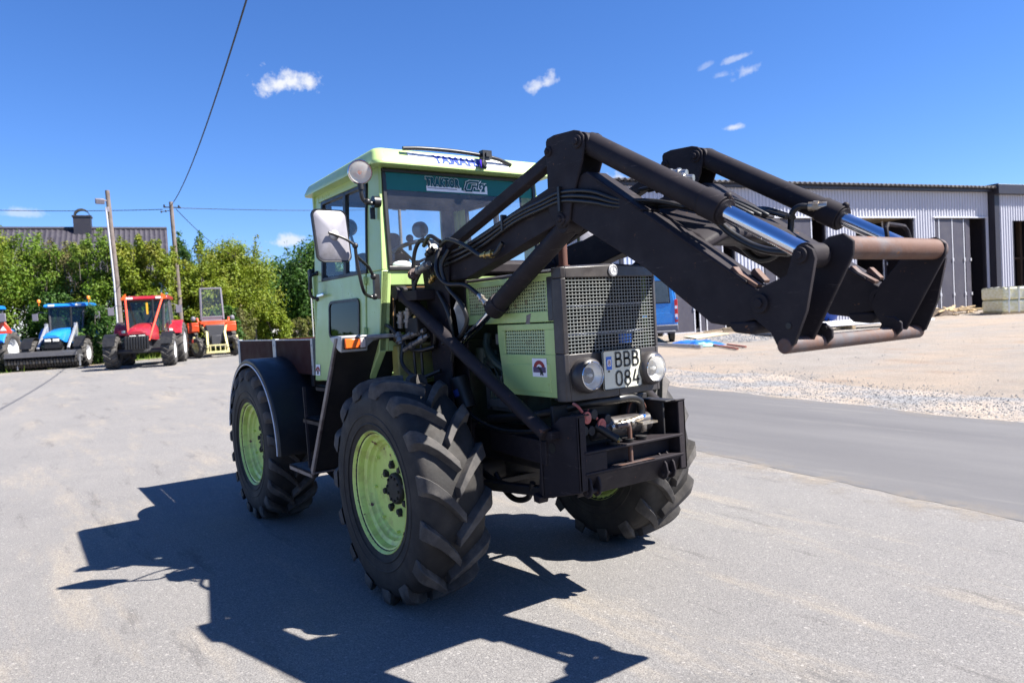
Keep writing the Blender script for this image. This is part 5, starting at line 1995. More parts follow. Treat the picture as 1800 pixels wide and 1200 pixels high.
# ------------------------------------------------------------------ machine sheds on the right
m, nt, b = newmat('grey corrugated wall')
c = mixc(nt, nz(nt, 0.5, 4), (0.40, 0.408, 0.465), (0.44, 0.445, 0.50))
c = mixc(nt, ramp(nt, nz(nt, 1.6, 6, 0.7, mapped(nt, (1.5, 1, 0.25))), [(0.55, 0), (0.75, 0.35)]), c, (0.30, 0.29, 0.31))
nt.links.new(c, b.inputs['Base Color'])
b.inputs['Roughness'].default_value = 0.5
M['wall'] = m
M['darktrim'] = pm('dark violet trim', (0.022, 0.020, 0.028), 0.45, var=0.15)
M['doorleaf'] = pm('charcoal door leaf', (0.050, 0.046, 0.062), 0.5, var=0.12, dirt=(0.075, 0.07, 0.08), dscale=1.3, dlo=0.45, dhi=0.8)
M['edge'] = pm('pale aluminium edge', (0.52, 0.52, 0.55), 0.4, 0.2, var=0.08)
M['fibre'] = pm('grey fibre cement roof', (0.085, 0.078, 0.080), 0.9, var=0.25, dirt=(0.15, 0.14, 0.13), dscale=2)
M['concrete'] = pm('concrete', (0.30, 0.28, 0.26), 0.9, var=0.15, dirt=(0.2, 0.18, 0.16), dscale=2)
M['timber'] = pm('raw timber', (0.44, 0.33, 0.19), 0.8, var=0.2, dirt=(0.3, 0.22, 0.14), dscale=4)
M['ply'] = pm('pale plywood', (0.50, 0.40, 0.26), 0.75, var=0.1, dirt=(0.4, 0.31, 0.2), dscale=2)
M['barnwood'] = pm('brown barn timber', (0.06, 0.038, 0.024), 0.85, var=0.25)

B1 = thing('machine_shed', 'long pale grey corrugated machine shed with dark folding doors', 'shed', (-18.1, 18.52, 0), R(76.33))


def ribbed(name, u0, u1, z0, z1, parent, v=0.0, axis='u', pitch=.19, mat='wall'):
    prof = []
    n = max(1, int(round((u1 - u0) / pitch)))
    p = (u1 - u0) / n
    for i in range(n):
        a = u0 + i * p
        prof += [(a, 0), (a + p * .50, 0), (a + p * .60, -.035), (a + p * .90, -.035)]
    prof.append((u1, 0))
    vs, fs = [], []
    for i, (u, d) in enumerate(prof):
        for z in (z0, z1):
            vs.append((u, v + d, z) if axis == 'u' else (v - d * -1, u, z))
        if i:
            k = 2 * i
            fs.append((k - 2, k, k + 1, k - 1))
    mb = MB()
    mb.add(vs, fs)
    return mb.build(name, M[mat], parent, smooth=None, fix=False)


ZT, ZD = 6.64, 5.30
doors = [(2.17, 5.74), (7.26, 10.95), (12.76, 16.59), (18.04, 21.71)]
edges = [0.0] + [e for d in doors for e in d] + [21.95]
for i in range(0, len(edges), 2):
    ribbed('wall_panel', edges[i], edges[i + 1], -.3, ZT, B1)
for a, b_ in doors:
    ribbed('wall_panel', a, b_, ZD + .06, ZT, B1)
    mb = MB()
    mb.bb(a - .12, b_ + .12, -.09, .05, ZD, ZD + .07)
    mb.build('door_lintel', M['edge'], B1, bevel=.005)
    for u0 in (a - .02, b_ - .06):
        mb = MB()
        mb.bb(u0, u0 + .08, -.02, .14, -.3, ZD)
        mb.build('door_jamb', M['darktrim'], B1)
# gable wall on the shaded end
prof = []
mb = MB()
nn = 52
vs, fs = [], []
for i in range(nn):
    a = i * 10.0 / nn
    for (t, d) in ((0, 0), (.5, 0), (.6, -.035), (.9, -.035)):
        vs += [(d, a + t * 10 / nn, -.3), (d, a + t * 10 / nn, ZT - .05)]
for k in range(2, len(vs), 2):
    fs.append((k - 2, k, k + 1, k - 1))
mb.add(vs, fs)
mb.build('gable_wall', M['wall'], B1, smooth=None, fix=False)
mb = MB()
mb.bb(-.06, .07, -.06, .07, -.3, ZT)
mb.build('corner_trim', M['darktrim'], B1)
mb = MB()
mb.bb(-.15, 22.0, -.30, -.24, ZT - .02, ZT + .12)
mb.bb(-.15, 22.0, -.30, .0, ZT + .10, ZT + .115)
mb.bb(-.2, -.14, -.3, 10.2, ZT - .05, ZT + .15)
mb.build('fascia', M['darktrim'], B1)


def wave(u, v):
    U = -.32 + u * 22.4
    Y = -.52 + v * 10.9
    return (U, Y, ZT + .17 + .05 * math.sin(U * 2 * PI / .29) + .09 * (Y + .5) * (1 if Y < 5 else 0) + (0 if Y < 5 else .09 * (10.5 - Y)))


mb = MB()
mb.grid(wave, 22 * 4 * 8, 6)
rf = mb.build('roof', M['fibre'], B1, smooth=60)
so = rf.modifiers.new('thickness', 'SOLIDIFY')
so.thickness = .02
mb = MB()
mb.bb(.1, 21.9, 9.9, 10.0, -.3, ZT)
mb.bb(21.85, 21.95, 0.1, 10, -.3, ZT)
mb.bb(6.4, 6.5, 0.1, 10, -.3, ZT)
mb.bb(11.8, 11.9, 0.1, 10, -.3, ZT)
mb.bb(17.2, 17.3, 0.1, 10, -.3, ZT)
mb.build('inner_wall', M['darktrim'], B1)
mb = MB()
mb.bb(.1, 21.9, .1, 10, 0, .55)
mb.build('inside_floor', M['concrete'], B1)
mb = MB()
mb.bb(.1, 21.9, .15, 10, ZD + .12, ZD + .2)
mb.build('inside_ceiling', M['ply'], B1)


def leaf(u0, u1, parent, v=0.02, z0=.42, z1=ZD - .04, ang=0.0, strip=(1, 1)):
    """a folding door leaf hinged at u0"""
    w = u1 - u0
    rot = Matrix.Rotation(ang, 3, 'Z')
    mb = MB()
    mb.box(Vector((u0, v, (z0 + z1) / 2)) + rot @ Vector((w / 2, 0, 0)), (w, .05, z1 - z0), rot)
    o = mb.build('door_leaf', M['doorleaf'], parent, smooth=None, bevel=.006)
    mb = MB()
    for s, t in ((strip[0], .03), (strip[1], w - .03)):
        if s:
            mb.box(Vector((u0, v, (z0 + z1) / 2)) + rot @ Vector((t, -.012, 0)), (.06, .06, z1 - z0 + .01), rot)
    mb.box(Vector((u0, v, z0 + .03)) + rot @ Vector((w / 2, -.006, 0)), (w, .055, .05), rot)
    mb.build('leaf_edge', M['edge'], o, smooth=None)
    mb = MB()
    for zz in (1.45, 3.2):
        mb.box(Vector((u0, v, zz)) + rot @ Vector((w - .05, -.05, 0)), (.10, .05, .16), rot)
    mb.build('leaf_latch', M['edge'], o, smooth=None, bevel=.01)
    return o


leaf(18.12, 18.36, B1, strip=(0, 1))
leaf(18.40, 19.30, B1, strip=(0, 1))
leaf(19.36, 20.17, B1, ang=.04, strip=(0, 1))
leaf(20.22, 20.75, B1, ang=.25, strip=(0, 0))
leaf(7.35, 8.0, B1, strip=(0, 1))
leaf(8.05, 9.05, B1, ang=.05, strip=(0, 1))
leaf(9.10, 10.12, B1, strip=(0, 1))
leaf(15.35, 16.5, B1, v=.75, ang=.6, strip=(1, 0))
leaf(2.25, 3.50, B1, strip=(0, 1))
leaf(3.72, 4.02, B1, strip=(1, 0))
leaf(4.12, 5.16, B1, v=.10, strip=(1, 1))

B2 = thing('storage_shed', 'taller grey shed with dark roof edge beside yellow bales', 'shed', (-18.1, 18.52, 0), R(76.33))
ribbed('wall_panel', 22.34, 23.30, -.3, 6.46, B2, v=-.32)
ribbed('wall_panel', 23.30, 26.6, 5.12, 6.46, B2, v=-.32)
ribbed('wall_panel', 26.6, 34, -.3, 6.46, B2, v=-.32)
mb = MB()
mb.bb(21.98, 22.34, -.36, .1, -.3, 6.62)
mb.bb(23.28, 23.36, -.36, -.2, -.3, 5.12)
mb.build('corner_trim', M['darktrim'], B2)
mb = MB()
mb.bb(21.95, 34.3, -.62, -.30, 6.46, 6.96)
mb.bb(20.3, 34.3, .4, 12, 6.98, 7.05)
mb.prism([(-.62, 6.96), (-.58, 7.0), (12, 7.1), (12, 6.5), (-.3, 6.46)], 'x', 21.97, 22.0)
mb.build('roof', M['darktrim'], B2, bevel=.02)
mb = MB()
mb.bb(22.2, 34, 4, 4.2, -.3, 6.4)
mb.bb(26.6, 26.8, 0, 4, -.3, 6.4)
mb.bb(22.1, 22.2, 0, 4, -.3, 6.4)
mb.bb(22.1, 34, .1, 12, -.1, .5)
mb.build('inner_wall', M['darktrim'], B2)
mb = MB()
for u in (24.2, 25.3, 26.2):
    mb.bb(u, u + .18, 1.2, 1.4, .4, 6.2)
mb.bb(23.5, 26.5, 1.2, 1.3, 3.2, 3.3)
mb.bb(23.5, 24.3, 1.1, 1.2, 3.7, 3.78)
mb.build('inside_stud', M['barnwood'], B2)

# ------------------------------------------------------------------ blue van
M['vanblue'] = pm('blue van paint', (0.018, 0.22, 0.60), 0.28, var=0.06, dirt=(0.04, 0.22, 0.55), dscale=2, coat=0.5, bmp=0)
M['vangrey'] = pm('grey bumper plastic', (0.11, 0.11, 0.125), 0.6, var=0.12)
M['vanglass'] = pm('tinted van glass', (0.075, 0.105, 0.13), 0.12, var=0.1, bmp=0)
M['tail'] = pm('red tail lens', (0.55, 0.02, 0.02), 0.2, var=0.1, bmp=0)
VN = thing('van', 'bright blue panel van seen from behind beside the shed', 'van', (-14.22, 15.93, gz(-14.2, 15.9)), R(139))


def vsec(x, s=1.0, dz=0.0):
    pts = []
    for y, z in ((-1.0, .42), (-1.02, .9), (-1.0, 1.35), (-.93, 2.1), (-.86, 2.45), (-.78, 2.56), (-.6, 2.62), (0, 2.66)):
        pts.append((x, y * s, .42 + (z - .42) * (1 + dz)))
    pts += [(px, -y, z) for px, y, z in pts[-2::-1]]
    return pts


secs = [vsec(0, .965, -.012), vsec(.06, .99, -.004), vsec(.25), vsec(3.4), vsec(3.9, .99, -.03), vsec(4.7, .95, -.42), vsec(5.5, .86, -.58), vsec(5.65, .8, -.66)]
k = len(secs[0])
mb = MB()
mb.add([p for s in secs for p in s], [(i * k + j, i * k + (j + 1) % k, (i + 1) * k + (j + 1) % k, (i + 1) * k + j) for i in range(len(secs) - 1) for j in range(k)] + [tuple(range(k))[::-1], tuple(range((len(secs) - 1) * k, len(secs) * k))])
mb.build('body', M['vanblue'], VN, smooth=40)
for sg in (-1, 1):
    mb = MB()
    q = [(.02, .62), (.90, .62), (.90, 1.45), (.78, 2.42), (.02, 2.46)]
    mb.prism([(sg * y, z) for y, z in q], 'x', -.035, .02)
    d = mb.build('rear_door', M['vanblue'], VN, smooth=None, bevel=.02, seg=3)
    mb = MB()
    q = [(.14, 1.42), (.72, 1.42), (.68, 2.12), (.16, 2.14)]
    mb.prism([(sg * y, z) for y, z in q], 'x', -.050, -.034)
    mb.build('door_window', M['vanglass'], d, smooth=None, bevel=.015)
    mb = MB()
    mb.prism([(sg * y, z) for y, z in [(.09, 1.38), (.77, 1.38), (.73, 2.16), (.11, 2.18)]], 'x', -.042, -.034)
    mb.build('window_seal', M['ink'], d, smooth=None, bevel=.01)
    mb = MB()
    mb.prism([(sg * y, z) for y, z in [(.12, .70), (.80, .70), (.82, .98), (.70, 1.05), (.10, 1.05)]], 'x', -.042, -.034)
    mb.build('door_pressing', M['vanblue'], d, smooth=None, bevel=.01)
    mb = MB()
    mb.bb(-.045, -.03, sg * .90, sg * 1.005, .72, 1.50)
    tl = mb.build('tail_light', M['tail'], VN, bevel=.015)
    mb = MB()
    mb.bb(-.049, -.044, sg * .91, sg * .995, .88, 1.0)
    mb.bb(-.049, -.044, sg * .91, sg * .995, 1.18, 1.28)
    mb.build('reverse_light', M['white'], tl)
    mb = MB()
    for z in (.85, 2.05):
        mb.bb(-.05, .06, sg * .92, sg * 1.0, z - .05, z + .05)
    mb.build('door_hinge', M['vanblue'], d, bevel=.01)
    for x in (.85, 4.75):
        mb = MB()
        mb.lathe([(.19, -.09), (.26, -.10), (.34, -.08), (.345, 0), (.34, .08), (.26, .10), (.19, .09)], (x, sg * .86, .345), (0, 1, 0), 24)
        mb.lathe([(.0, .05), (.19, .07), (.2, .09)], (x, sg * .86, .345), (0, sg, 0), 20)
        mb.build('wheel', M['plastic'], VN)
mb = MB()
mb.bb(-.055, -.03, -.14, .0, .98, 1.16)
mb.build('door_latch', M['plastic'], VN, bevel=.02)
mb = MB()
mb.bb(-.08, .15, -1.0, 1.0, .42, .64)
mb.bb(-.16, -.02, -.9, .9, .36, .44)
mb.build('bumper', M['vangrey'], VN, bevel=.03)
mb = MB()
mb.bb(-.04, .0, -.45, .45, 2.50, 2.56)
mb.build('brake_light', M['tail'], VN, bevel=.01)

# ------------------------------------------------------------------ things lying in the yard


def zg(x, y, d=0.0):
    return gz(x, y) + d


def stick(name, label, cat, p0, p1, w, h, mat, group=None, lift=.02):
    mb = MB()
    a = Vector((p0[0], p0[1], zg(p0[0], p0[1], h / 2 + lift + (p0[2] if len(p0) > 2 else 0))))
    b_ = Vector((p1[0], p1[1], zg(p1[0], p1[1], h / 2 + lift + (p1[2] if len(p1) > 2 else 0))))
    mb.bar(a, b_, w, h)
    return tag(mb.build(name, M[mat], None, smooth=None), label, cat, group)


M['tarp'] = pm('blue tarpaulin', (0.015, 0.13, 0.50), 0.5, var=0.15, bmp=0.2, bscale=8)
M['teal'] = pm('pale green cloth', (0.25, 0.48, 0.42), 0.8, var=0.2)
M['redrod'] = pm('red oxide rod', (0.36, 0.13, 0.09), 0.7, var=0.15)
M['bucketblue'] = pm('blue plastic tub', (0.02, 0.10, 0.50), 0.35, var=0.08, bmp=0)
M['blackpipe'] = pm('black plastic pipe', (0.03, 0.03, 0.036), 0.4, var=0.1, dirt=(0.1, 0.09, 0.08), dscale=3)


def crumple(u, v, x0, y0, ax, ay, h, sd):
    x = x0 + ax[0] * u + ay[0] * v
    y = y0 + ax[1] * u + ay[1] * v
    e = min(1, 6 * min(u, 1 - u, v, 1 - v))
    return (x, y, zg(x, y, .02 + e * h * (.55 + .9 * abs(fbm(u * 3, v * 3, 1, sd)))))


mb = MB()
mb.grid(lambda u, v: crumple(u, v, -13.3, 15.9, (1.6, -.6), (.6, .8), .13, 3), 24, 12)
tag(mb.build('tarpaulin', M['tarp'], None, smooth=30), 'crumpled blue tarpaulin on the ground behind the van', 'tarpaulin')
mb = MB()
mb.grid(lambda u, v: crumple(u, v, -11.9, 15.5, (.6, -.25), (.25, .4), .08, 8), 12, 10)
tag(mb.build('cloth', M['teal'], None, smooth=30), 'pale green cloth beside the blue tarpaulin', 'cloth')
stick('metal_rail', 'long pale metal rail lying in front of the tarpaulin', 'rail', (-13.6, 15.3), (-10.9, 14.7), .09, .10, 'galv')
stick('red_rod', 'longer rusty red rod on the dirt beside the tarpaulin', 'rod', (-11.5, 15.8), (-9.45, 14.5), .05, .05, 'redrod', 'red rods')
stick('red_rod', 'shorter rusty red rod on the dirt, nearer the shed', 'rod', (-10.9, 15.9), (-9.7, 15.2), .05, .05, 'redrod', 'red rods')
mb = MB()
for (x0, y0), (x1, y1) in (((-15.7, 19.2), (-14.1, 18.1)),):
    pass
q = [(-15.3, 18.9), (-13.9, 18.0), (-14.5, 20.6), (-15.5, 21.0)]
mb.add([(x, y, zg(x, y, .03)) for x, y in q] + [(x, y, zg(x, y, .055)) for x, y in q], [(3, 2, 1, 0), (4, 5, 6, 7), (0, 1, 5, 4), (1, 2, 6, 5), (2, 3, 7, 6), (3, 0, 4, 7)])
tag(mb.build('plywood_sheet', M['ply'], None, smooth=None), 'pale plywood sheet lying before the shed door', 'plywood')
stick('timber_offcut', 'short timber beam by the foot of the shovel', 'timber', (-15.9, 22.0), (-15.1, 22.9), .16, .16, 'timber')
stick('timber_offcut', 'thin timber batten lying across the black doorway sill', 'timber', (-16.4, 21.4), (-15.6, 22.5, .1), .12, .06, 'timber')
for i, (a, b_, lab) in enumerate((((-15.0, 21.9), (-11.9, 19.6), 'rearmost black pipe on the gravel'), ((-14.6, 22.2), (-11.6, 19.9), 'middle black pipe on the gravel'), ((-14.2, 22.4), (-11.3, 20.1), 'foremost black pipe on the gravel'))):
    mb = MB()
    n = 8
    pts = []
    for j in range(n + 1):
        x, y = a[0] + (b_[0] - a[0]) * j / n, a[1] + (b_[1] - a[1]) * j / n
        pts.append((x, y + .12 * math.sin(j * .8 + i), zg(x, y, .08)))
    mb.tube(pts, .065, 10)
    tag(mb.build('plastic_pipe', M['blackpipe'], None, smooth=60), lab, 'pipe', 'black pipes by the shed')
SH = thing('shovel', 'shovel with blue grip leaning beside the shed door', 'shovel', (-16.25, 23.55, zg(-16.3, 23.5)), 0)
mb = MB()
mb.cyl((.25, -.12, .18), (.02, .05, 1.15), .018, n=8)
mb.build('shaft', M['timber'], SH)
mb = MB()
mb.tube([(.02, .05, 1.12), (.0, -.04, 1.22), (.0, -.04, 1.30), (.0, .14, 1.30), (.0, .14, 1.22), (.02, .05, 1.12)], .022, 8)
mb.build('grip', M['tarp'], SH)
mb = MB()
mb.add([(.30, -.28, .02), (.30, .04, .02), (.24, .02, .32), (.24, -.26, .32), (.27, -.12, .02), (.22, -.12, .32)], [(0, 4, 5, 3), (4, 1, 2, 5)])
so = mb.build('blade', M['galv'], SH, smooth=None, fix=False)
BK = thing('tub', 'blue plastic tub tipped over against the shed wall', 'tub', (-15.6, 29.4, zg(-15.6, 29.4, .45)), .6)
mb = MB()
mb.lathe([(.34, -.34), (.46, .34), (.49, .36), (.45, .36), (.33, -.30), (0, -.30)], (0, 0, 0), Vector((.35, -.25, .9)), 24)
mb.build('tub_shell', M['bucketblue'], BK, smooth=40)
for i, (x0, y0, x1, y1, lab) in enumerate(((-12.2, 22.9, -10.2, 27.1, 'long white board lying flat on two pale timbers'), (-13.2, 24.0, -12.4, 28.2, 'white board lying flat nearer the blue tub'))):
    W_ = .9 if i == 0 else .7
    d = Vector((x1 - x0, y1 - y0)).normalized()
    s_ = Vector((-d.y, d.x)) * W_ / 2
    q = [(x0 - s_.x, y0 - s_.y), (x1 - s_.x, y1 - s_.y), (x1 + s_.x, y1 + s_.y), (x0 + s_.x, y0 + s_.y)]
    mb = MB()
    hh = .16
    mb.add([(x, y, zg(x, y, hh)) for x, y in q] + [(x, y, zg(x, y, hh + .06)) for x, y in q], [(3, 2, 1, 0), (4, 5, 6, 7), (0, 1, 5, 4), (1, 2, 6, 5), (2, 3, 7, 6), (3, 0, 4, 7)])
    tag(mb.build('white_board', M['white'], None, smooth=None), lab, 'board', 'white boards')
    for t in (.25, .92):
        c = Vector((x0, y0)).lerp(Vector((x1, y1)), t)
        stick('timber_bearer', ('timber bearer under the %s end of the %s' % (('left', 'right')[t > .5], ('long white board', 'white board by the tub')[i])), 'timber', tuple(c - s_ * 1.15), tuple(c + s_ * 1.15), .13, .12, 'timber', 'timber bearers')
rnd = random.Random(11)
for i in range(22):
    t = rnd.random()
    cx, cy = -13.3 + 1.0 * t + rnd.uniform(-.5, .5), 32.9 + 3.7 * t + rnd.uniform(-.3, .3)
    a = rnd.uniform(-.6, .8) + PI / 2
    l = rnd.uniform(.5, 1.3)
    lift = rnd.uniform(0, .18)
    dx, dy = math.cos(a) * l, math.sin(a) * l
    stick('firewood_slat', 'split timber slat in the loose pile before the dark doors', 'timber', (cx - dx, cy - dy, lift), (cx + dx, cy + dy, lift + rnd.uniform(-.1, .22)), rnd.uniform(.05, .12), rnd.uniform(.03, .06), 'timber', 'loose timber slats before the shed doors')
stick('leaning_slat', 'timber slat standing up steeply from the loose pile', 'timber', (-13.3, 33.6), (-13.5, 34.2, .85), .10, .04, 'timber')
mb = MB()
mb.grid(lambda u, v: crumple(u, v, -13.8, 32.4, (.6, 1.6), (1.2, .2), .30, 5), 14, 10)
tag(mb.build('bark_heap', M['barnwood'], None, smooth=None), 'low heap of brown bark by the timber slats', 'heap')

# yellow wrapped bales
m, nt, b = newmat('yellow insulation in film')
c = mixc(nt, ramp(nt, nz(nt, 5, 6, 0.7, mapped(nt, (1, 1, 2.5))), [(0.4, 0), (0.66, 1)]), (0.72, 0.66, 0.32), (0.88, 0.86, 0.68))
nt.links.new(c, b.inputs['Base Color'])
b.inputs['Roughness'].default_value = 0.35
b.inputs['Coat Weight'].default_value = 0.3
bump(nt, b, nz(nt, 7, 5, 0.6), 0.5, 0.05)
M['bale'] = m
M['film'] = pm('white stretch film', (0.72, 0.72, 0.66), 0.35, var=0.08, dirt=(0.6, 0.58, 0.4), dscale=2.2, dlo=.5, dhi=.7, bmp=0.4, bscale=9)
ba = R(14)
bo = Vector((-10.02, 33.72))
bx, by = Vector((.69, .72)), Vector((-.72, .69))
for lay in range(2):
    for kk in range(3):
        nm = ('lower', 'upper')[lay] + ' ' + ('near', 'middle', 'far')[kk] + ' '
        c = bo + by * 1.0 + bx * (.66 + kk * 1.32)
        o = thing('insulation_bale', ('lower' if lay == 0 else 'upper') + (' yellow wrapped insulation bale at the corner nearest the shed doors', ' yellow wrapped insulation bale, second from the shed doors', ' yellow wrapped insulation bale at the end away from the doors')[kk], 'bale', (c.x, c.y, zg(c.x, c.y, .06 + lay * .57)), math.atan2(bx.y, bx.x) + .02 * (lay - .5), 'stacked yellow bales')
        mb = MB()
        mb.bb(-.65, .65, -.98, .98, 0, .55)
        bl = mb.build('wrapped_block', M['bale'], o, smooth=60, bevel=.09, seg=4)
        mb = MB()
        for tt in (-.4, .0, .4):
            mb.bb(tt - .03, tt + .03, -.992, .992, -.004, .560)
        mb.build('strap', M['film'], o, smooth=None)
        if lay == 1:
            mb = MB()
            mb.grid(lambda u, v: (-.62 + 1.24 * u, -.95 + 1.9 * v, .552 + .03 * abs(fbm(u * 4, v * 4, 1, kk + 2))), 10, 12)
            mb.build('film_top', M['film'], o, smooth=40)
mb = MB()
c = bo + bx * 1.9 + by * 1.0
mb.box((0, 0, .04), (3.9, 2.0, .10))
pp = mb.build('pallet', M['timber'], None)
pp.location = (c.x, c.y, zg(c.x, c.y, -.02))
pp.rotation_euler = (0, 0, math.atan2(bx.y, bx.x))
tag(pp, 'low timber pallet under the yellow bales', 'pallet')

# ------------------------------------------------------------------ parked tractors on the left
M['ftblue'] = pm('bright blue tractor paint', (0.015, 0.20, 0.62), 0.3, var=0.06, coat=0.4, bmp=0)
M['ftred'] = pm('red tractor paint', (0.33, 0.012, 0.022), 0.34, var=0.08, dirt=(0.3, 0.03, 0.04), dscale=2, coat=0.3, bmp=0)
M['orangered'] = pm('orange red tube paint', (0.70, 0.07, 0.03), 0.35, var=0.06, bmp=0)
M['orange'] = pm('orange tractor paint', (0.64, 0.062, 0.012), 0.42, var=0.08, dirt=(0.5, 0.1, 0.03), dscale=3, bmp=0)
M['cream'] = pm('pale yellow loader paint', (0.55, 0.50, 0.24), 0.5, var=0.1, dirt=(0.35, 0.3, 0.15), dscale=4)
M['yellow'] = pm('chrome yellow paint', (0.72, 0.40, 0.02), 0.45, var=0.1)
M['rimwhite'] = pm('white rim paint', (0.72, 0.73, 0.75), 0.4, var=0.05)
M['greyplate'] = pm('mid grey sheet', (0.16, 0.15, 0.18), 0.5, var=0.15)
M['cabglass'] = glassmat('tractor cab glass', (0.35, 0.52, 0.50), 0.05, (0.3, 0.4, 0.4))
M['darkgrey'] = pm('dark grey paint', (0.045, 0.045, 0.05), 0.5, var=0.15)
M['farrubber'] = pm('dusty tyre rubber', (0.05, 0.047, 0.045), 0.85, var=0.2, dirt=(0.11, 0.10, 0.09), dscale=4, dlo=.45, dhi=.7, bmp=0.2)
M['beacon'] = flat('orange beacon', (0.85, 0.22, 0.02), 0.3)
M['lightlens'] = flat('pale lamp glass', (0.75, 0.74, 0.68), 0.15)


def simple_wheel(parent, x, y, r, w, rim_r, rimmat, sg, steer=0.0, lugs=16):
    wl_ = part('wheel', parent, (x, y, r))
    wl_.rotation_euler = (0, 0, steer)
    k = r / .623
    mb = tyre_mb(.623, w / 2 / k, rim_r / k, lugs, .036, .27, .055)
    mb.v = [(a * k, b_ * k, c_ * k) for a, b_, c_ in mb.v]
    mb.build('tyre', [M['farrubber'], M['farrubber']], wl_, smooth=42)
    mb = MB()
    mb.lathe([(rim_r, -.8 * w / 2), (rim_r * 1.04, -.88 * w / 2), (rim_r * .92, -.75 * w / 2), (rim_r * .8, -.2 * w / 2), (rim_r * .4, -.12 * w / 2), (0, -.12 * w / 2)], (0, 0, 0), (0, -sg, 0), 28)
    mb.cyl((0, sg * .1 * w / 2, 0), (0, sg * .55 * w / 2, 0), rim_r * .28, n=14)
    mb.build('rim', M[rimmat], wl_, smooth=40)


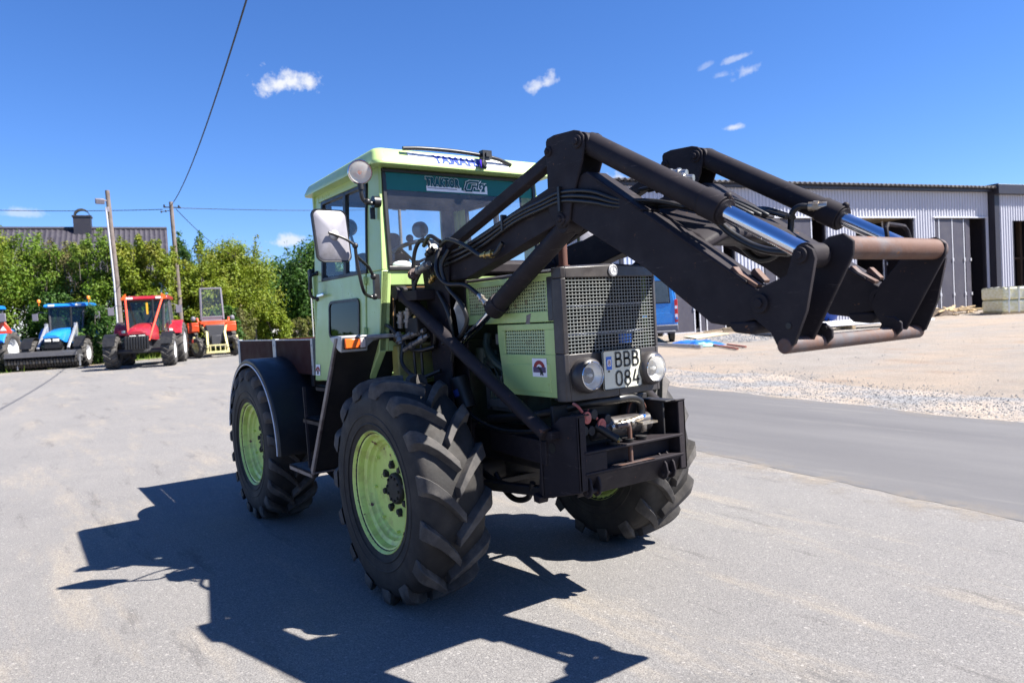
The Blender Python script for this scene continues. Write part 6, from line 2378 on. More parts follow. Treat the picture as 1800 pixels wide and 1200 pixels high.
def modern_tractor(root, paint, hoodmat, rimmat, rf=.60, rr=.83):
    tr = .86
    for sg in (-1, 1):
        simple_wheel(root, 1.25, sg * tr, rf, .40, rf * .52, rimmat, sg)
        simple_wheel(root, -1.15, sg * .88, rr, .48, rr * .55, rimmat, sg)
    mb = MB()
    mb.bb(-1.3, 1.6, -.22, .22, .55, 1.0)
    mb.cyl((1.25, -.75, .6), (1.25, .75, .6), .09, n=12)
    mb.cyl((-1.15, -.75, .83), (-1.15, .75, .83), .16, n=12)
    mb.bb(-.55, .3, -.62, .62, .55, 1.0)
    mb.build('chassis', M['darkgrey'], root, bevel=.02)
    # hood, tapering and dropping to the nose
    mb = MB()

    def sec(x, w, zt, zb):
        return [(x, -w, zb), (x, -w * 1.0, zb + (zt - zb) * .6), (x, -w * .82, zt - .06), (x, -w * .5, zt), (x, w * .5, zt), (x, w * .82, zt - .06), (x, w, zb + (zt - zb) * .6), (x, w, zb)]
    ss = [sec(-.02, .40, 1.66, 1.0), sec(.8, .38, 1.60, 1.0), sec(1.5, .33, 1.50, 1.05), sec(1.78, .30, 1.42, 1.15), sec(1.86, .26, 1.34, 1.2)]
    k = 8
    mb.add([p for s in ss for p in s], [(i * k + j, i * k + (j + 1) % k, (i + 1) * k + (j + 1) % k, (i + 1) * k + j) for i in range(len(ss) - 1) for j in range(k)] + [tuple(range(k))[::-1], tuple(range(k * (len(ss) - 1), k * len(ss)))])
    hd = mb.build('hood', M[hoodmat], root, smooth=40)
    mb = MB()
    mb.bb(1.5, 1.84, -.27, .27, .80, 1.17)
    mb.bb(1.72, 1.872, -.24, .24, 1.17, 1.24)
    mb.build('grille', M['plastic'], root, bevel=.02)
    for sg in (-1, 1):
        mb = MB()
        mb.bb(1.80, 1.885, sg * .03, sg * .235, 1.08, 1.19)
        mb.build('headlight', M['lightlens'], root, bevel=.02)
    # cab
    zc0, zc1 = 1.12, 2.56
    C_ = {}
    for sg in (-1, 1):
        C_[sg] = [(-.02, sg * .55, zc0 + .2, -.22, sg * .60, zc1), (-.62, sg * .74, zc0 + .1, -.75, sg * .68, zc1), (-1.5, sg * .70, zc0 + .45, -1.45, sg * .64, zc1)]
    mb = MB()
    for sg in (-1, 1):
        for a in C_[sg]:
            mb.bar(a[:3], a[3:], .07, .07)
    mb.bb(-1.5, -.2, -.66, .66, zc1 - .04, zc1 + .02)
    mb.bb(-1.5, -.02, -.68, .68, 1.05, 1.18)
    mb.build('cab_frame', M['darkgrey'], root, bevel=.01)
    mb = MB()
    mb.add([C_[-1][0][:3], C_[1][0][:3], C_[1][0][3:], C_[-1][0][3:]], [(0, 1, 2, 3)])
    mb.build('windscreen', M['cabglass'], root, smooth=None, fix=False)
    for sg in (-1, 1):
        mb = MB()
        mb.add([C_[sg][0][:3], C_[sg][1][:3], C_[sg][1][3:], C_[sg][0][3:], C_[sg][2][:3], C_[sg][2][3:]], [(0, 1, 2, 3), (1, 4, 5, 2)])
        mb.build('side_window', M['cabglass'], root, smooth=None, fix=False)
    mb = MB()
    mb.add([C_[-1][2][:3], C_[1][2][:3], C_[1][2][3:], C_[-1][2][3:]], [(0, 1, 2, 3)])
    mb.build('rear_window', M['cabglass'], root, smooth=None, fix=False)
    mb = MB()
    mb.box((-1.15, 0, 1.55), (.5, .5, .16))
    mb.box((-1.38, 0, 1.9), (.14, .5, .6))
    mb.build('seat', M['greyplate'], root, bevel=.05)
    mb = MB()
    mb.prism([(-1.62, zc1 + .02), (-.02, zc1 + .0), (.02, zc1 + .05), (-.05, zc1 + .13), (-.5, zc1 + .19), (-1.5, zc1 + .17), (-1.64, zc1 + .1)], 'y', -.74, .74)
    rf_ = mb.build('roof', M[paint], root, bevel=.05, seg=3)
    for sg in (-1, 1):
        mb = MB()
        mb.bb(-.03, .03, sg * .36, sg * .58, zc1 + .03, zc1 + .12)
        mb.build('roof_lamp', M['lightlens'], rf_, bevel=.015)
        # mudguards
        mb = MB()
        A0, A1, NN = R(25), R(170), 12
        prof = [(.92, .56), (.92, 1.06), (.87, 1.10), (.87, .56)]
        vs = [(-1.15 + math.cos(A0 + (A1 - A0) * i / NN) * r, sg * y, .83 + math.sin(A0 + (A1 - A0) * i / NN) * r) for i in range(NN + 1) for r, y in prof]
        mb.add(vs, [(i * 4 + j, i * 4 + (j + 1) % 4, (i + 1) * 4 + (j + 1) % 4, (i + 1) * 4 + j) for i in range(NN) for j in range(4)] + [(3, 2, 1, 0), (NN * 4, NN * 4 + 1, NN * 4 + 2, NN * 4 + 3)])
        ring = [(-1.15 + math.cos(A0 + (A1 - A0) * i / NN) * .92, sg * .56, .83 + math.sin(A0 + (A1 - A0) * i / NN) * .92) for i in range(NN + 1)]
        mb.add(ring, [tuple(range(NN + 1))])
        mg = mb.build('rear_mudguard', M[paint], root, smooth=40, fix=True)
        mb = MB()
        mb.bb(-.29, -.24, sg * .70, sg * .82, 1.30, 1.40)
        mb.build('work_light', M['lightlens'], mg, bevel=.02)
        mb = MB()
        A0, A1 = R(20), R(150)
        prof = [(.69, .68), (.69, 1.04), (.665, 1.04), (.665, .68)]
        vs = [(1.25 + math.cos(A0 + (A1 - A0) * i / NN) * r, sg * y, .6 + math.sin(A0 + (A1 - A0) * i / NN) * r) for i in range(NN + 1) for r, y in prof]
        mb.add(vs, [(i * 4 + j, i * 4 + (j + 1) % 4, (i + 1) * 4 + (j + 1) % 4, (i + 1) * 4 + j) for i in range(NN) for j in range(4)] + [(3, 2, 1, 0), (NN * 4, NN * 4 + 1, NN * 4 + 2, NN * 4 + 3)])
        mb.build('front_mudguard', M['plastic'], root, smooth=40)
        mb = MB()
        mb.tube([(-.24, sg * .62, 2.32), (-.16, sg * .9, 2.38), (-.15, sg * 1.05, 2.30)], .014, 6)
        mb.box((-.14, sg * 1.08, 2.16), (.05, .19, .30))
        mb.build('mirror', M['greyplate'], root, bevel=.015)
    mb = MB()
    mb.cyl((.55, .33, 1.5), (.52, .34, 2.55), .035, n=10)
    mb.build('exhaust_pipe', M['plastic'], root)


def beacon(root, x, y, z):
    mb = MB()
    mb.cyl((x, y, z - .12), (x, y, z), .018, n=8)
    mb.lathe([(.06, 0), (.065, .10), (.04, .14), (0, .145)], (x, y, z), (0, 0, 1), 14)
    mb.build('beacon', M['beacon'], root, smooth=50)


def at_ground(name, label, cat, x, y, rz, group=None):
    return thing(name, label, cat, (x, y, gz(x, y)), rz, group)


# red tractor
RT = at_ground('parked_tractor', 'red cab tractor with slanting red tubes before its windscreen', 'tractor', -28.26, 2.35, R(-18), 'tractors parked in front of the hedge')
RT.scale = (1.04, 1.13, 1.01)
modern_tractor(RT, 'ftred', 'ftred', 'rimwhite', .60, .83)
for sg in (-1, 1):
    mb = MB()
    mb.cyl((-.05, sg * .60, 2.70), (1.55, sg * .30, .98), .035, n=10)
    mb.build('guard_tube', M['orangered'], RT)
    mb = MB()
    mb.prism([(sg * .56, 2.56), (sg * .74, 2.60), (sg * .62, 2.78), (sg * .56, 2.82)], 'x', -.02, .035)
    mb.build('amber_marker', M['amber'], RT)
mb = MB()
for i in range(9):
    y = -.32 + .64 * i / 8
    mb.box((1.98, y, .92), (.16, .066, .50))
mb.bb(1.84, 1.92, -.34, .34, .72, 1.12)
mb.build('front_weight', M['plastic'], RT, bevel=.015)
mb = MB()
mb.bb(-.02, .0, .05, .11, 2.0, 2.45)
mb.build('yellow_strip', M['yellow'], RT)

# blue tractor with a sweeping brush
BT = at_ground('parked_tractor', 'blue cab tractor carrying a wide black sweeping brush in front', 'tractor', -33.4, .02, R(-21), 'tractors parked in front of the hedge')
BT.scale = (1.0, 1.12, 1.0)
modern_tractor(BT, 'ftblue', 'ftblue', 'rimwhite', .58, .80)
beacon(BT, -.4, -1.0, 2.80)
beacon(BT, -.5, .72, 2.88)
for sg in (-1, 1):
    mb = MB()
    mb.bar((.55, sg * .50, 1.75), (1.75, sg * .50, .78), .09, .13)
    mb.bar((.60, sg * .50, .9), (.60, sg * .50, 1.85), .10, .14)
    mb.cyl((.7, sg * .50, 1.0), (1.3, sg * .50, 1.10), .04, n=10)
    mb.build('loader_arm', M['galv'], BT, bevel=.01)
    mb = MB()
    mb.prism([(sg * 1.0, 1.62), (sg * 1.30, 1.62), (sg * 1.26, 1.80), (sg * 1.15, 1.98), (sg * 1.05, 1.80)], 'x', -1.62, -1.58)
    mb.build('warning_triangle', M['greyplate'], BT)
SW = part('front_brush', BT, (2.15, -.22, 0))
SW.scale = (1, .86, 1)
mb = MB()
mb.prism([(-.35, .72), (.25, .66), (.34, .50), (.30, .48), (.22, .60), (-.35, .66)], 'y', -1.35, 1.35)
mb.bb(-.35, .25, -1.37, -1.34, .25, .70)
mb.bb(-.35, .25, 1.34, 1.37, .25, .70)
mb.build('brush_hood', M['darkgrey'], SW, bevel=.01)
for i in range(24):
    y = -1.29 + 2.58 * i / 23
    mb = MB()
    nn = 22
    vs = [(0, y, .32)]
    for q in range(nn):
        a = 2 * PI * q / nn
        rr_ = .31 if q % 2 else .285
        vs += [(math.cos(a) * rr_, y - .042, .32 + math.sin(a) * rr_), (math.cos(a) * rr_ * .95, y + .042, .32 + math.sin(a) * rr_ * .95)]
    mb.add(vs, [(1 + 2 * q, 1 + 2 * ((q + 1) % nn), 2 + 2 * ((q + 1) % nn), 2 + 2 * q) for q in range(nn)] + [(0, 1 + 2 * q, 1 + 2 * ((q + 1) % nn)) for q in range(nn)] + [(0, 2 + 2 * ((q + 1) % nn), 2 + 2 * q) for q in range(nn)])
    mb.build('bristle_ring', M['rubber'] if i % 2 else M['plastic'], SW, smooth=None, fix=False)
mb = MB()
mb.bar((.1, 1.40, .05), (.1, 1.40, .52), .05, .05)
mb.bar((-.3, 1.38, .45), (.12, 1.40, .50), .05, .05)
mb.bar((.2, -.9, .02), (.2, -.9, .3), .05, .05)
mb.build('support_leg', M['galv'], SW)

# the blue tractor cut by the frame edge
BL = at_ground('parked_tractor', 'blue tractor half out of frame with an orange warning triangle', 'tractor', -32.4, -3.40, R(-24), 'tractors parked in front of the hedge')
modern_tractor(BL, 'ftblue', 'ftblue', 'rimwhite', .60, .86)
mb = MB()
mb.prism([(.92, 1.56), (1.48, 1.56), (1.50, 1.66), (1.28, 2.02), (1.14, 2.02), (.90, 1.66)], 'x', -.20, -.16)
wt = mb.build('warning_triangle', M['orangered'], BL, bevel=.01)
mb = MB()
mb.prism([(1.08, 1.68), (1.32, 1.68), (1.20, 1.88)], 'x', -.158, -.150)
mb.build('triangle_field', M['white'], wt)
mb = MB()
mb.box((-.1, 1.22, 2.2), (.06, .26, .34))
mb.build('wide_mirror', M['greyplate'], BL, bevel=.02)

# old orange tractor with a bare windscreen frame and a pale yellow loader
OT = at_ground('parked_tractor', 'old orange tractor with tall grey windscreen frame and pale yellow loader arms', 'tractor', -31.3, 5.58, R(-8), 'tractors parked in front of the hedge')
for sg in (-1, 1):
    simple_wheel(OT, -1.1, sg * .82, .72, .42, .36, 'orange', sg)
simple_wheel(OT, .95, -.74, .44, .24, .22, 'cream', -1, R(24), 12)
simple_wheel(OT, .95, .74, .44, .24, .22, 'cream', 1, R(24), 12)
mb = MB()
mb.bb(-1.3, 1.2, -.2, .2, .45, .95)
mb.cyl((.95, -.7, .46), (.95, .7, .46), .06, n=10)
mb.cyl((-1.1, -.7, .72), (-1.1, .7, .72), .13, n=10)
mb.build('chassis', M['darkgrey'], OT, bevel=.02)
mb = MB()
mb.prism([(-.30, .70), (-.40, 1.42), (.40, 1.42), (.30, .70)], 'x', .55, 1.12)
mb.build('engine_hood', M['darkgrey'], OT, bevel=.04)
mb = MB()
mb.bb(.2, .62, -.58, .58, 1.45, 1.60)
mb.bb(.35, .70, -.46, .46, 1.30, 1.50)
mb.bar((.45, -.62, 1.55), (.3, -.66, 1.75), .08, .05)
mb.bar((.45, .62, 1.55), (.3, .66, 1.75), .08, .05)
mb.build('cowl', M['orange'], OT, bevel=.03)
for sg in (-1, 1):
    mb = MB()
    mb.bb(-1.6, -.35, sg * .56, sg * 1.04, 1.42, 1.56)
    mb.bb(-.40, -.33, sg * .56, sg * 1.04, 1.10, 1.45)
    mb.build('mudguard', M['orange'], OT, bevel=.05)
    mb = MB()
    mb.tube([(.25, sg * .6, 1.75), (.25, sg * .78, 1.78)], .012, 6)
    mb.ball((.26, sg * .82, 1.72), .10, 12, 8, (.6, 1, 1.1))
    mb.build('head_lamp', M['greyplate'], OT)
mb = MB()
zq0, zq1 = 1.66, 3.08
for (p, q) in (((.05, -.47, zq0), (-.06, -.43, zq1)), ((.05, .47, zq0), (-.06, .43, zq1)), ((-.06, -.46, zq1), (-.06, .46, zq1)), ((.04, -.47, zq0 + .12), (.04, .47, zq0 + .12))):
    mb.bar(p, q, .075, .075)
mb.bb(.0, .06, -.47, .47, zq0 - .1, zq0 + .12)
mb.build('cab_frame', M['greyplate'], OT, bevel=.01)
mb = MB()
mb.add([(.045, -.43, zq0 + .15), (.045, .43, zq0 + .15), (-.055, .41, zq1 - .05), (-.055, -.41, zq1 - .05)], [(0, 1, 2, 3)])
mb.build('windscreen', M['glass'], OT, smooth=None, fix=False)
mb = MB()
mb.box((-.9, 0, 1.4), (.45, .45, .12))
mb.box((-1.1, 0, 1.65), (.1, .45, .4))
mb.build('seat', M['plastic'], OT, bevel=.04)
for sg in (-1, 1):
    mb = MB()
    mb.bar((.35, sg * .52, 1.42), (1.15, sg * .36, 1.05), .09, .12)
    mb.bar((1.12, sg * .36, 1.08), (1.62, sg * .40, .40), .09, .12)
    mb.bar((1.15, sg * .40, .92), (1.62, sg * .44, .28), .05, .06)
    mb.bar((1.6, sg * .40, .18), (1.6, sg * .40, .55), .06, .08)
    mb.build('loader_arm', M['cream'], OT, bevel=.01)
    mb = MB()
    mb.cyl((.85, sg * .92, .45), (.80, sg * .88, .92), .06, n=10)
    mb.build('support_leg', M['cream'], OT)
    mb = MB()
    mb.cyl((.845, sg * .915, .66), (.825, sg * .90, .80), .066, n=10)
    mb.build('red_band', M['orangered'], OT)
mb = MB()
mb.bar((1.62, -.48, .22), (1.62, .48, .22), .10, .10)
mb.bar((1.62, -.42, .92 - .4), (1.62, .42, .92 - .4), .05, .06)
for y in (-.3, -.1, .1, .3):
    mb.bar((1.62, y, .22), (1.62, y, .55), .04, .04)
mb.build('loader_frame', M['cream'], OT, bevel=.01)

YI = at_ground('implement', 'yellow implement with two upright bars between red and orange tractors', 'implement', -31.7, 4.02, 0)
mb = MB()
mb.bar((0, -.10, .2), (-.1, -.22, 1.75), .06, .05)
mb.bar((0, .06, .2), (-.1, -.08, 1.75), .06, .05)
mb.build('upright_bar', M['yellow'], YI, bevel=.01)
mb = MB()
mb.bb(-.4, .2, -.3, .3, .02, .35)
mb.bb(-.3, .1, -.5, -.34, 1.4, 1.6)
mb.bar((-.2, -.45, .3), (-.2, -.45, 1.5), .05, .05)
mb.build('implement_base', M['yellow'], YI, bevel=.03)

# ------------------------------------------------------------------ poles and wires
M['pole'] = pm('weathered pole timber', (0.155, 0.128, 0.115), 0.9, var=0.2, dirt=(0.09, 0.072, 0.062), dscale=2.5, dlo=.45, dhi=.7, bmp=0.3, bscale=30)
M['cable'] = flat('dark cable', (0.02, 0.02, 0.025), 0.6)
P1 = thing('light_pole', 'weathered timber pole with a floodlight behind the red tractor', 'pole', (-31.9, 1.9, gz(-31.9, 1.9)))
mb = MB()
mb.tube([(0.12, .03, -.3), (.06, 0, 3.5), (-.15, -.09, 7.45)], [.125, .09], 14)
mb.build('mast', M['pole'], P1)
mb = MB()
mb.tube([(.25, -.10, 0), (.19, -.12, 3.5), (-.02, -.20, 6.7)], .035, 8)
mb.build('conduit', M['edge'], P1)
mb = MB()
mb.box((.02, -.42, 6.95), (.26, .34, .22), Matrix.Rotation(.3, 3, 'Y'))
mb.bar((-.12, -.09, 7.0), (0, -.35, 7.0), .06, .06)
mb.bb(-.1, .02, -.2, -.08, 6.5, 6.72)
mb.build('floodlight', M['greyplate'], P1, bevel=.02)
P2 = thing('power_pole', 'timber power pole behind the orange tractor where the wires meet', 'pole', (-35.2, 5.0, gz(-35.2, 5)))
mb = MB()
mb.tube([(.06, .02, -.3), (.0, 0, 3.5), (-.17, -.04, 7.55)], [.125, .09], 14)
mb.build('mast', M['pole'], P2)
mb = MB()
mb.bar((-.15, -.36, 7.28), (-.15, .30, 7.28), .05, .05)
mb.bar((-.15, -.50, 7.05), (-.15, -.05, 7.14), .03, .03)
for y in (-.36, .3):
    mb.cyl((-.15, y, 7.25), (-.15, y, 7.40), .04, n=8)
for y, z in ((-.50, 7.05), (-.30, 7.09), (.35, 7.3)):
    mb.ball((-.15, y, z), .05, 8, 6)
mb.build('insulator', M['plastic'], P2)
P3 = thing('power_pole', 'distant timber power pole seen through the cab windscreen', 'pole', (-50.5, 25.2, gz(-50.5, 25.2)))
mb = MB()
mb.tube([(0, 0, -.3), (0, 0, 10.8)], [.17, .12], 12)
mb.build('mast', M['pole'], P3)
mb = MB()
mb.bar((0, -.6, 10.1), (0, .6, 10.1), .08, .08)
for y in (-.55, .55):
    mb.cyl((0, y, 10.1), (0, y, 10.3), .05, n=8)
mb.build('insulator', M['plastic'], P3)
pt = Vector((-35.36, 4.97, 7.85))


def wire(label, a, b_, sag, r):
    a, b_ = Vector(a), Vector(b_)
    pts = []
    for i in range(25):
        t = i / 24
        p = a.lerp(b_, t)
        p.z -= sag * 4 * t * (1 - t)
        pts.append(p)
    mb = MB()
    mb.tube(pts, r, 6)
    tag(mb.build('power_line', M['cable'], None, smooth=60), label, 'cable', 'overhead cables')


wire('thin cable running from the power pole to the left out of the frame', pt + V(0, -.4, -.15), (-50.0, -5.2, 9.6), .12, .017)
wire('cable running from the power pole behind the tractor cab to the far pole', pt + V(0, .3, -.05), (-50.5, 25.0, 10.85), .12, .017)
wire('thick twisted cable rising from the power pole over the yard', pt + V(0, .02, .1), (4.2, -.5, 8.3), .95, .017)
wire('slack cable dropping from the power pole into the round bush', pt + V(0, .2, -.1), (-48.8, 10.3, 7.4), .1, .017)

# ------------------------------------------------------------------ house behind the hedge
M['tile'] = pm('dark violet roof tile', (0.030, 0.026, 0.036), 0.6, var=0.2, dirt=(0.05, 0.044, 0.055), dscale=3)
M['housewall'] = pm('white house wall', (0.62, 0.63, 0.68), 0.8, var=0.06)
M['bluewall'] = pm('grey blue gable board', (0.20, 0.27, 0.36), 0.7, var=0.1)
HS = thing('house', 'white house with a dark tiled roof and hooded chimney behind the hedge', 'house', (-50.77, 7.52, gz(-50.77, 7.5)), math.atan2(-.983, -.182))
mb = MB()
mb.prism([(-4.1, -.3), (4.1, -.3), (4.1, 4.3), (0, 7.8), (-4.1, 4.3)], 'x', .35, 18)
mb.build('wall', M['housewall'], HS, smooth=None)
mb = MB()
mb.bb(.3, 18.05, 4.08, 4.14, 3.1, 4.2)
mb.build('boarding', M['bluewall'], HS, smooth=None)


def tiles(u, v, sgn):
    X = u * 18.4 - .05
    s = v * 20
    row = math.floor(s)
    fr = s - row
    d = v * 5.9
    lift = .055 * max(0, math.sin(X * 2 * PI / .30)) + .07 * fr
    return (X, sgn * (.0 + d * .78), 8.08 - d * .625 + lift)


for sgn in (-1, 1):
    mb = MB()
    mb.grid(lambda u, v: tiles(u, v, sgn), 61 * 5, 40)
    rfh = mb.build('roof', M['tile'], HS, smooth=30)
mb = MB()
mb.tube([(-.05 + i * .6, 0, 8.14) for i in range(31)], .12, 8)
mb.build('ridge_tile', M['tile'], rfh)
mb = MB()
mb.bb(4.42, 5.42, -.4, .5, 7.6, 8.86)
mb.bb(4.36, 5.48, -.45, .55, 8.84, 8.94)
mb.lathe([(.42, -.45), (.45, -.45), (.45, .45), (.42, .45)], (4.92, .05, 8.93), (0, 1, 0), 16, 0, PI, 2 * PI)
mb.build('chimney', M['darktrim'], rfh, smooth=40)
for X in (4, 8.5, 12.5):
    mb = MB()
    mb.bb(X, X + 1.2, 4.10, 4.16, 1.2, 2.5)
    wf = mb.build('window', M['edge'], HS)
    mb = MB()
    mb.bb(X + .08, X + .57, 4.155, 4.17, 1.28, 2.42)
    mb.bb(X + .63, X + 1.12, 4.155, 4.17, 1.28, 2.42)
    mb.build('pane', M['vanglass'], wf, smooth=None)

# ------------------------------------------------------------------ hedge, bushes and trees


def leafmat(name, c1, c2, c3):
    m, nt, b = newmat(name)
    g = nt.nodes.new('ShaderNodeNewGeometry')
    c = mixc(nt, g.outputs['Random Per Island'], c1, c2)
    c = mixc(nt, ramp(nt, nz(nt, 1.1, 4, 0.6), [(0.48, 0), (0.66, 0.8)]), c, c3)
    nt.links.new(c, b.inputs['Base Color'])
    b.inputs['Roughness'].default_value = 0.55
    b.inputs['Specular IOR Level'].default_value = 0.3
    out = nt.nodes['Material Output']
    tl = nt.nodes.new('ShaderNodeBsdfTranslucent')
    nt.links.new(c, tl.inputs[0])
    mx = nt.nodes.new('ShaderNodeMixShader')
    mx.inputs[0].default_value = 0.38
    nt.links.new(b.outputs[0], mx.inputs[1])
    nt.links.new(tl.outputs[0], mx.inputs[2])
    nt.links.new(mx.outputs[0], out.inputs[0])
    return m


M['leaf_y'] = leafmat('yellow green leaves', (0.125, 0.180, 0.010), (0.20, 0.255, 0.020), (0.22, 0.215, 0.026))
M['leaf_g'] = leafmat('fresh green leaves', (0.080, 0.155, 0.012), (0.140, 0.225, 0.02), (0.18, 0.21, 0.03))
M['leaf_d'] = leafmat('dark green leaves', (0.032, 0.088, 0.014), (0.075, 0.150, 0.022), (0.06, 0.12, 0.02))
M['leaf_b'] = leafmat('budding brown twigs', (0.13, 0.12, 0.04), (0.12, 0.15, 0.02), (0.20, 0.15, 0.08))
M['bark'] = pm('bark', (0.11, 0.09, 0.075), 0.9, var=0.3)
M['twig'] = pm('dry twig', (0.24, 0.18, 0.13), 0.9, var=0.2)


def plant(name, label, cat, x, y, h, w, leaves, mat, seed, leaf=.070, stems=5, low=.05, group=None, fill=1.0, top=1.0, trunk=0.0, clump=.34, depth=.8):
    rnd = random.Random(seed)
    root = thing(name, label, cat, (x, y, gz(x, y)), 0, group)
    mb = MB()
    tips = []
    for s in range(stems):
        a = 2 * PI * s / stems + rnd.uniform(-.5, .5)
        rad = w * .5 * rnd.uniform(.15, .85)
        hh = h * rnd.uniform(.65, .97)
        b0 = Vector((math.cos(a) * .12 * w * .3, math.sin(a) * .12 * w * .3, -.1))
        b1 = Vector((math.cos(a) * rad * .35, math.sin(a) * rad * .35 * depth, hh * .4 + trunk * .3))
        b2 = Vector((math.cos(a) * rad, math.sin(a) * rad * depth, hh))
        r0 = .014 * h + .01
        mb.tube([b0, b1, b1.lerp(b2, .5) + V(rnd.uniform(-.1, .1), rnd.uniform(-.1, .1), .1), b2], [r0, r0 * .25], 6, sm=3)
        for q in range(5):
            t = rnd.uniform(.3, .95)
            p = b1.lerp(b2, t)
            e = p + Vector((rnd.uniform(-1, 1) * w * .22, rnd.uniform(-1, 1) * w * .22 * depth, rnd.uniform(.1, .5) * h * .16))
            mb.tube([p, p.lerp(e, .5) + V(0, 0, .05), e], [r0 * .3, r0 * .1], 5)
            tips += [e, p.lerp(e, .6)]
        tips.append(b2)
    shoots = []
    for q in range(int(7 * top)):
        a, rr_ = rnd.uniform(0, 2 * PI), w * .42 * math.sqrt(rnd.random())
        p = Vector((math.cos(a) * rr_, math.sin(a) * rr_ * depth, h * rnd.uniform(.80, .93)))
        e = p + Vector((rnd.uniform(-.25, .25), rnd.uniform(-.25, .25), h * rnd.uniform(.07, .15)))
        mb.tube([p - V(0, 0, h * .2), p, e], [.016, .006], 5, sm=2)
        shoots += [(p.lerp(e, t), .10 + .10 * (1 - t)) for t in (0, .3, .6, 1.0)]
    mb.build('trunk', M['bark'], root, smooth=60, fix=False)
    # clumps of leaves through the crown, thicker towards the outside
    cl = []
    n_cl = int(26 * fill * max(1, w * h / 14))
    for _ in range(n_cl):
        while True:
            q = Vector((rnd.uniform(-1, 1), rnd.uniform(-1, 1), rnd.uniform(-1, 1)))
            if .35 < q.length < 1:
                break
        zc = low * h + (h - low * h) * (.5 + .5 * q.z * .93)
        wid = 1 - .28 * max(0, q.z)
        cl.append((Vector((q.x * w * .46 * wid, q.y * w * .46 * depth * wid, zc)), rnd.uniform(.6, 1.25) * clump * min(w, h) * .48))
    cl += [(t, rnd.uniform(.35, .7) * clump * min(w, h) * .38) for t in tips]
    cl += [(p, r * min(1.6, h * .28)) for p, r in shoots]
    tot = sum(r * r for _, r in cl)
    vs, fs = [], []
    for c, r in cl:
        n = int(leaves * 1.35 * r * r / tot)
        for _ in range(n):
            d = Vector((rnd.gauss(0, 1), rnd.gauss(0, 1), rnd.gauss(0, 1))).normalized()
            p = c + d * r * (rnd.random() ** .45) * rnd.uniform(.85, 1.25)
            if p.z < .05:
                continue
            nn = (d + Vector((rnd.uniform(-1, 1), rnd.uniform(-1, 1), rnd.uniform(-.4, 1.3))) * .8).normalized()
            t1 = nn.orthogonal().normalized()
            t1 = (Matrix.Rotation(rnd.uniform(0, 2 * PI), 3, nn) @ t1)
            t2 = nn.cross(t1)
            s = leaf * rnd.uniform(.6, 1.35)
            o = len(vs)
            vs += [p - t1 * s, p + t2 * s * .55 + nn * s * .12, p + t1 * s, p - t2 * s * .55 + nn * s * .12]
            fs.append((o, o + 1, o + 2, o + 3))
    me = bpy.data.meshes.new('crown')
    me.from_pydata([tuple(v) for v in vs], [], fs)
    me.materials.append(M[mat])
    me.update()
    put('crown', me, root)
    return root


HG = 'shrubs of the hedge behind the tractors'
plant('shrub', 'bright green hedge shrub at the far left edge of the frame', 'shrub', -39.9, -2.6, 6.6, 5.0, 15000, 'leaf_y', 1, group=HG)
plant('shrub', 'hedge shrub behind the gap between both blue tractors', 'shrub', -38.2, -.9, 6.15, 3.8, 9500, 'leaf_g', 2, group=HG, fill=.8)
plant('shrub', 'thin budding hedge shrub right behind the blue sweeping tractor', 'shrub', -38.3, .6, 6.2, 3.8, 7500, 'leaf_b', 3, leaf=.065, group=HG, fill=.75, clump=.3)
plant('shrub', 'green hedge shrub just left of the floodlight pole', 'shrub', -36.4, 1.5, 5.7, 3.2, 8500, 'leaf_g', 4, group=HG, fill=.9)
plant('shrub', 'hedge shrub right behind the red tractor', 'shrub', -36.2, 3.0, 5.6, 3.2, 10500, 'leaf_y', 5, group=HG)
plant('shrub', 'tall hedge shrub below the end of the tiled roof', 'shrub', -35.6, 4.2, 5.7, 2.9, 10000, 'leaf_y', 6, group=HG)
plant('shrub', 'low dark hedge shrub behind the red tractor wheels', 'shrub', -33.6, 1.1, 2.6, 2.4, 6000, 'leaf_d', 7, group=HG)
plant('shrub', 'low dark hedge shrub behind the sweeping brush', 'shrub', -36.6, -.2, 3.2, 3.6, 8500, 'leaf_d', 8, group=HG)
plant('shrub', 'low green hedge shrub behind the leftmost blue tractor', 'shrub', -36.8, -3.4, 3.0, 3.4, 8000, 'leaf_g', 18, group=HG)
plant('shrub', 'low hedge shrub between the red and orange tractors', 'shrub', -34.6, 3.9, 3.0, 2.6, 7000, 'leaf_y', 9, group=HG)
plant('tree', 'slim dark leaved tree with sky showing through beside the power pole', 'tree', -40.2, 6.5, 6.2, 2.6, 5200, 'leaf_d', 10, fill=.6, clump=.3)
plant('bush', 'big round yellow green bush behind the orange tractor', 'bush', -38.2, 8.3, 5.75, 5.9, 30000, 'leaf_y', 11, fill=1.5, low=.0, stems=8, clump=.30)
plant('bush', 'smaller yellow green bush filling the gap behind the windscreen frame', 'bush', -36.2, 6.2, 4.6, 3.6, 13000, 'leaf_y', 12, fill=1.2, low=.0)
plant('bush', 'small dark leafy bush right of the orange tractor', 'bush', -33.9, 6.75, 2.3, 1.7, 5200, 'leaf_d', 13, low=.0)
plant('bush', 'dry brown bush at the foot of the round bush', 'bush', -35.2, 7.9, 2.1, 1.7, 3600, 'leaf_b', 14, leaf=.055, low=.0)
plant('bush', 'low bright bush at the right foot of the round bush', 'bush', -36.6, 10.0, 2.0, 2.2, 6000, 'leaf_y', 15, low=.0)
plant('tree', 'dark green maple tree standing beside the cab post', 'tree', -55.6, 19.6, 7.9, 7.6, 20000, 'leaf_d', 16, leaf=.14, low=.0, fill=1.2)
plant('tree', 'dense green tree far behind the round bush', 'tree', -56.5, 15.6, 6.3, 7.0, 14000, 'leaf_d', 17, leaf=.14, low=.0, fill=1.2)
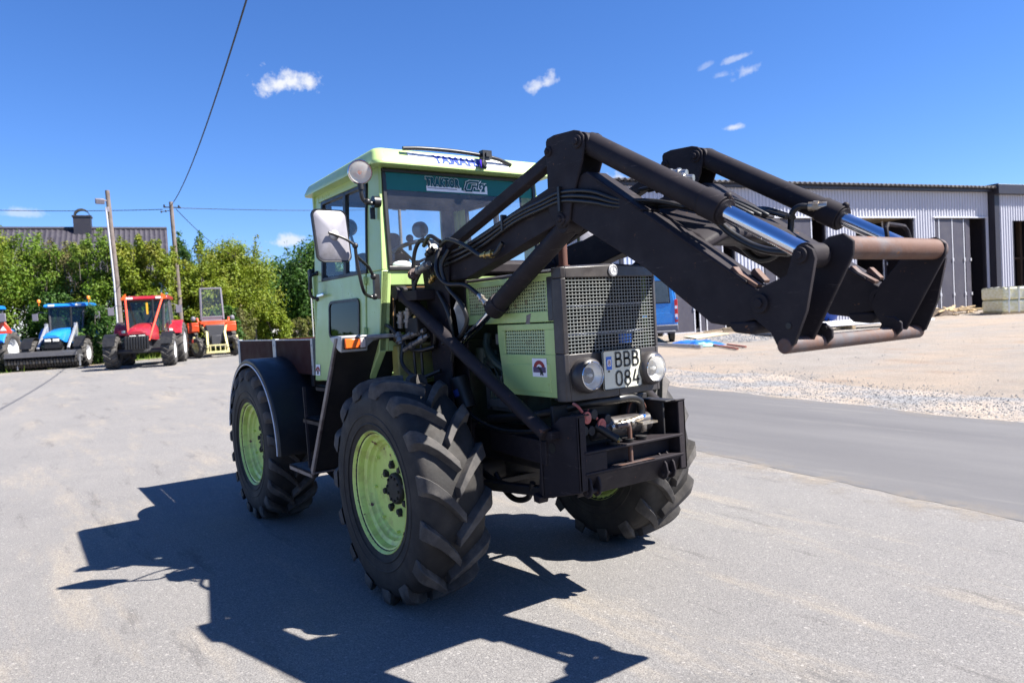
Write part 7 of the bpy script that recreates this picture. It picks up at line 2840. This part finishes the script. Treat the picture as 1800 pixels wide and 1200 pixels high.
plant('bush', 'dry low bush on the grass beside the distant post', 'bush', -50, 16.2, 1.6, 4.2, 5000, 'leaf_b', 21, leaf=.09, low=.0)
plant('weed', 'bushy green weed against the shed wall by the timber slats', 'plant', -14.15, 36.05, .95, .8, 500, 'leaf_g', 19, leaf=.07, stems=4, low=.0)
plant('weed', 'bright green weed on the ground behind the loader cheek', 'plant', -14.6, 23.6, .55, .8, 500, 'leaf_g', 20, leaf=.07, stems=4, low=.0)


def post(label, x, y, h, mat, r=.05, grp='posts on the grass'):
    mb = MB()
    mb.tube([(x, y, gz(x, y) - .1), (x + .02, y, gz(x, y) + h)], r, 8)
    tag(mb.build('post', M[mat], None), label, 'post', grp)


post('grey timber post standing left of the white box on the grass', -36.6, 9.0, 1.25, 'pole', .06)
post('tall thin pale pole standing beside the cab', -41.9, 14.15, 2.9, 'edge', .035)
mb = MB()
mb.bb(-38.2, -38.0, 10.35, 10.75, gz(-38, 10.5) + .55, gz(-38, 10.5) + .95)
mb.bb(-38.12, -38.06, 10.5, 10.58, gz(-38, 10.5), gz(-38, 10.5) + .6)
tag(mb.build('meter_box', M['white'], None, bevel=.01), 'small white box on a post on the grass', 'box')
mb = MB()
rnd = random.Random(4)
for _ in range(16000):
    t = rnd.random()
    y = rnd.uniform(-5, 18)
    x = -32.6 - .36 * y - t * 12 - .3 + rnd.gauss(0, .5)
    hgt = rnd.uniform(.08, .30)
    a = rnd.uniform(0, PI)
    dx, dy = math.cos(a) * .025, math.sin(a) * .025
    z = gz(x, y)
    lx, ly = rnd.uniform(-.08, .08), rnd.uniform(-.08, .08)
    mb.add([(x - dx, y - dy, z), (x + dx, y + dy, z), (x + lx, y + ly, z + hgt)], [(0, 1, 2)])
mb.build('grass', leafmat('grass blades', (0.08, 0.15, 0.012), (0.15, 0.21, 0.03), (0.16, 0.18, 0.04)), None, smooth=None, fix=False, kind='stuff')

# far wood closing the horizon all round
rnd = random.Random(33)
vs, fs = [], []
for _ in range(26000):
    a = rnd.uniform(0, 2 * PI)
    rr_ = rnd.uniform(215, 245)
    hgt = 9 + 3.5 * noise.noise(Vector((math.cos(a) * 9, math.sin(a) * 9, 1))) + 2 * noise.noise(Vector((math.cos(a) * 40, math.sin(a) * 40, 3)))
    p = Vector((-20 + math.cos(a) * rr_, 5 + math.sin(a) * rr_, .3 + hgt * rnd.random() ** .6))
    nn = Vector((rnd.gauss(0, 1), rnd.gauss(0, 1), rnd.gauss(.4, 1))).normalized()
    t1 = nn.orthogonal().normalized()
    t2 = nn.cross(t1)
    s_ = rnd.uniform(.7, 1.7)
    o = len(vs)
    vs += [tuple(p - t1 * s_), tuple(p + t2 * s_ * .7), tuple(p + t1 * s_), tuple(p - t2 * s_ * .7)]
    fs.append((o, o + 1, o + 2, o + 3))
me = bpy.data.meshes.new('far_wood')
me.from_pydata(vs, [], fs)
me.materials.append(M['leaf_d'])
o = put('far_wood', me)
o['kind'] = 'stuff'
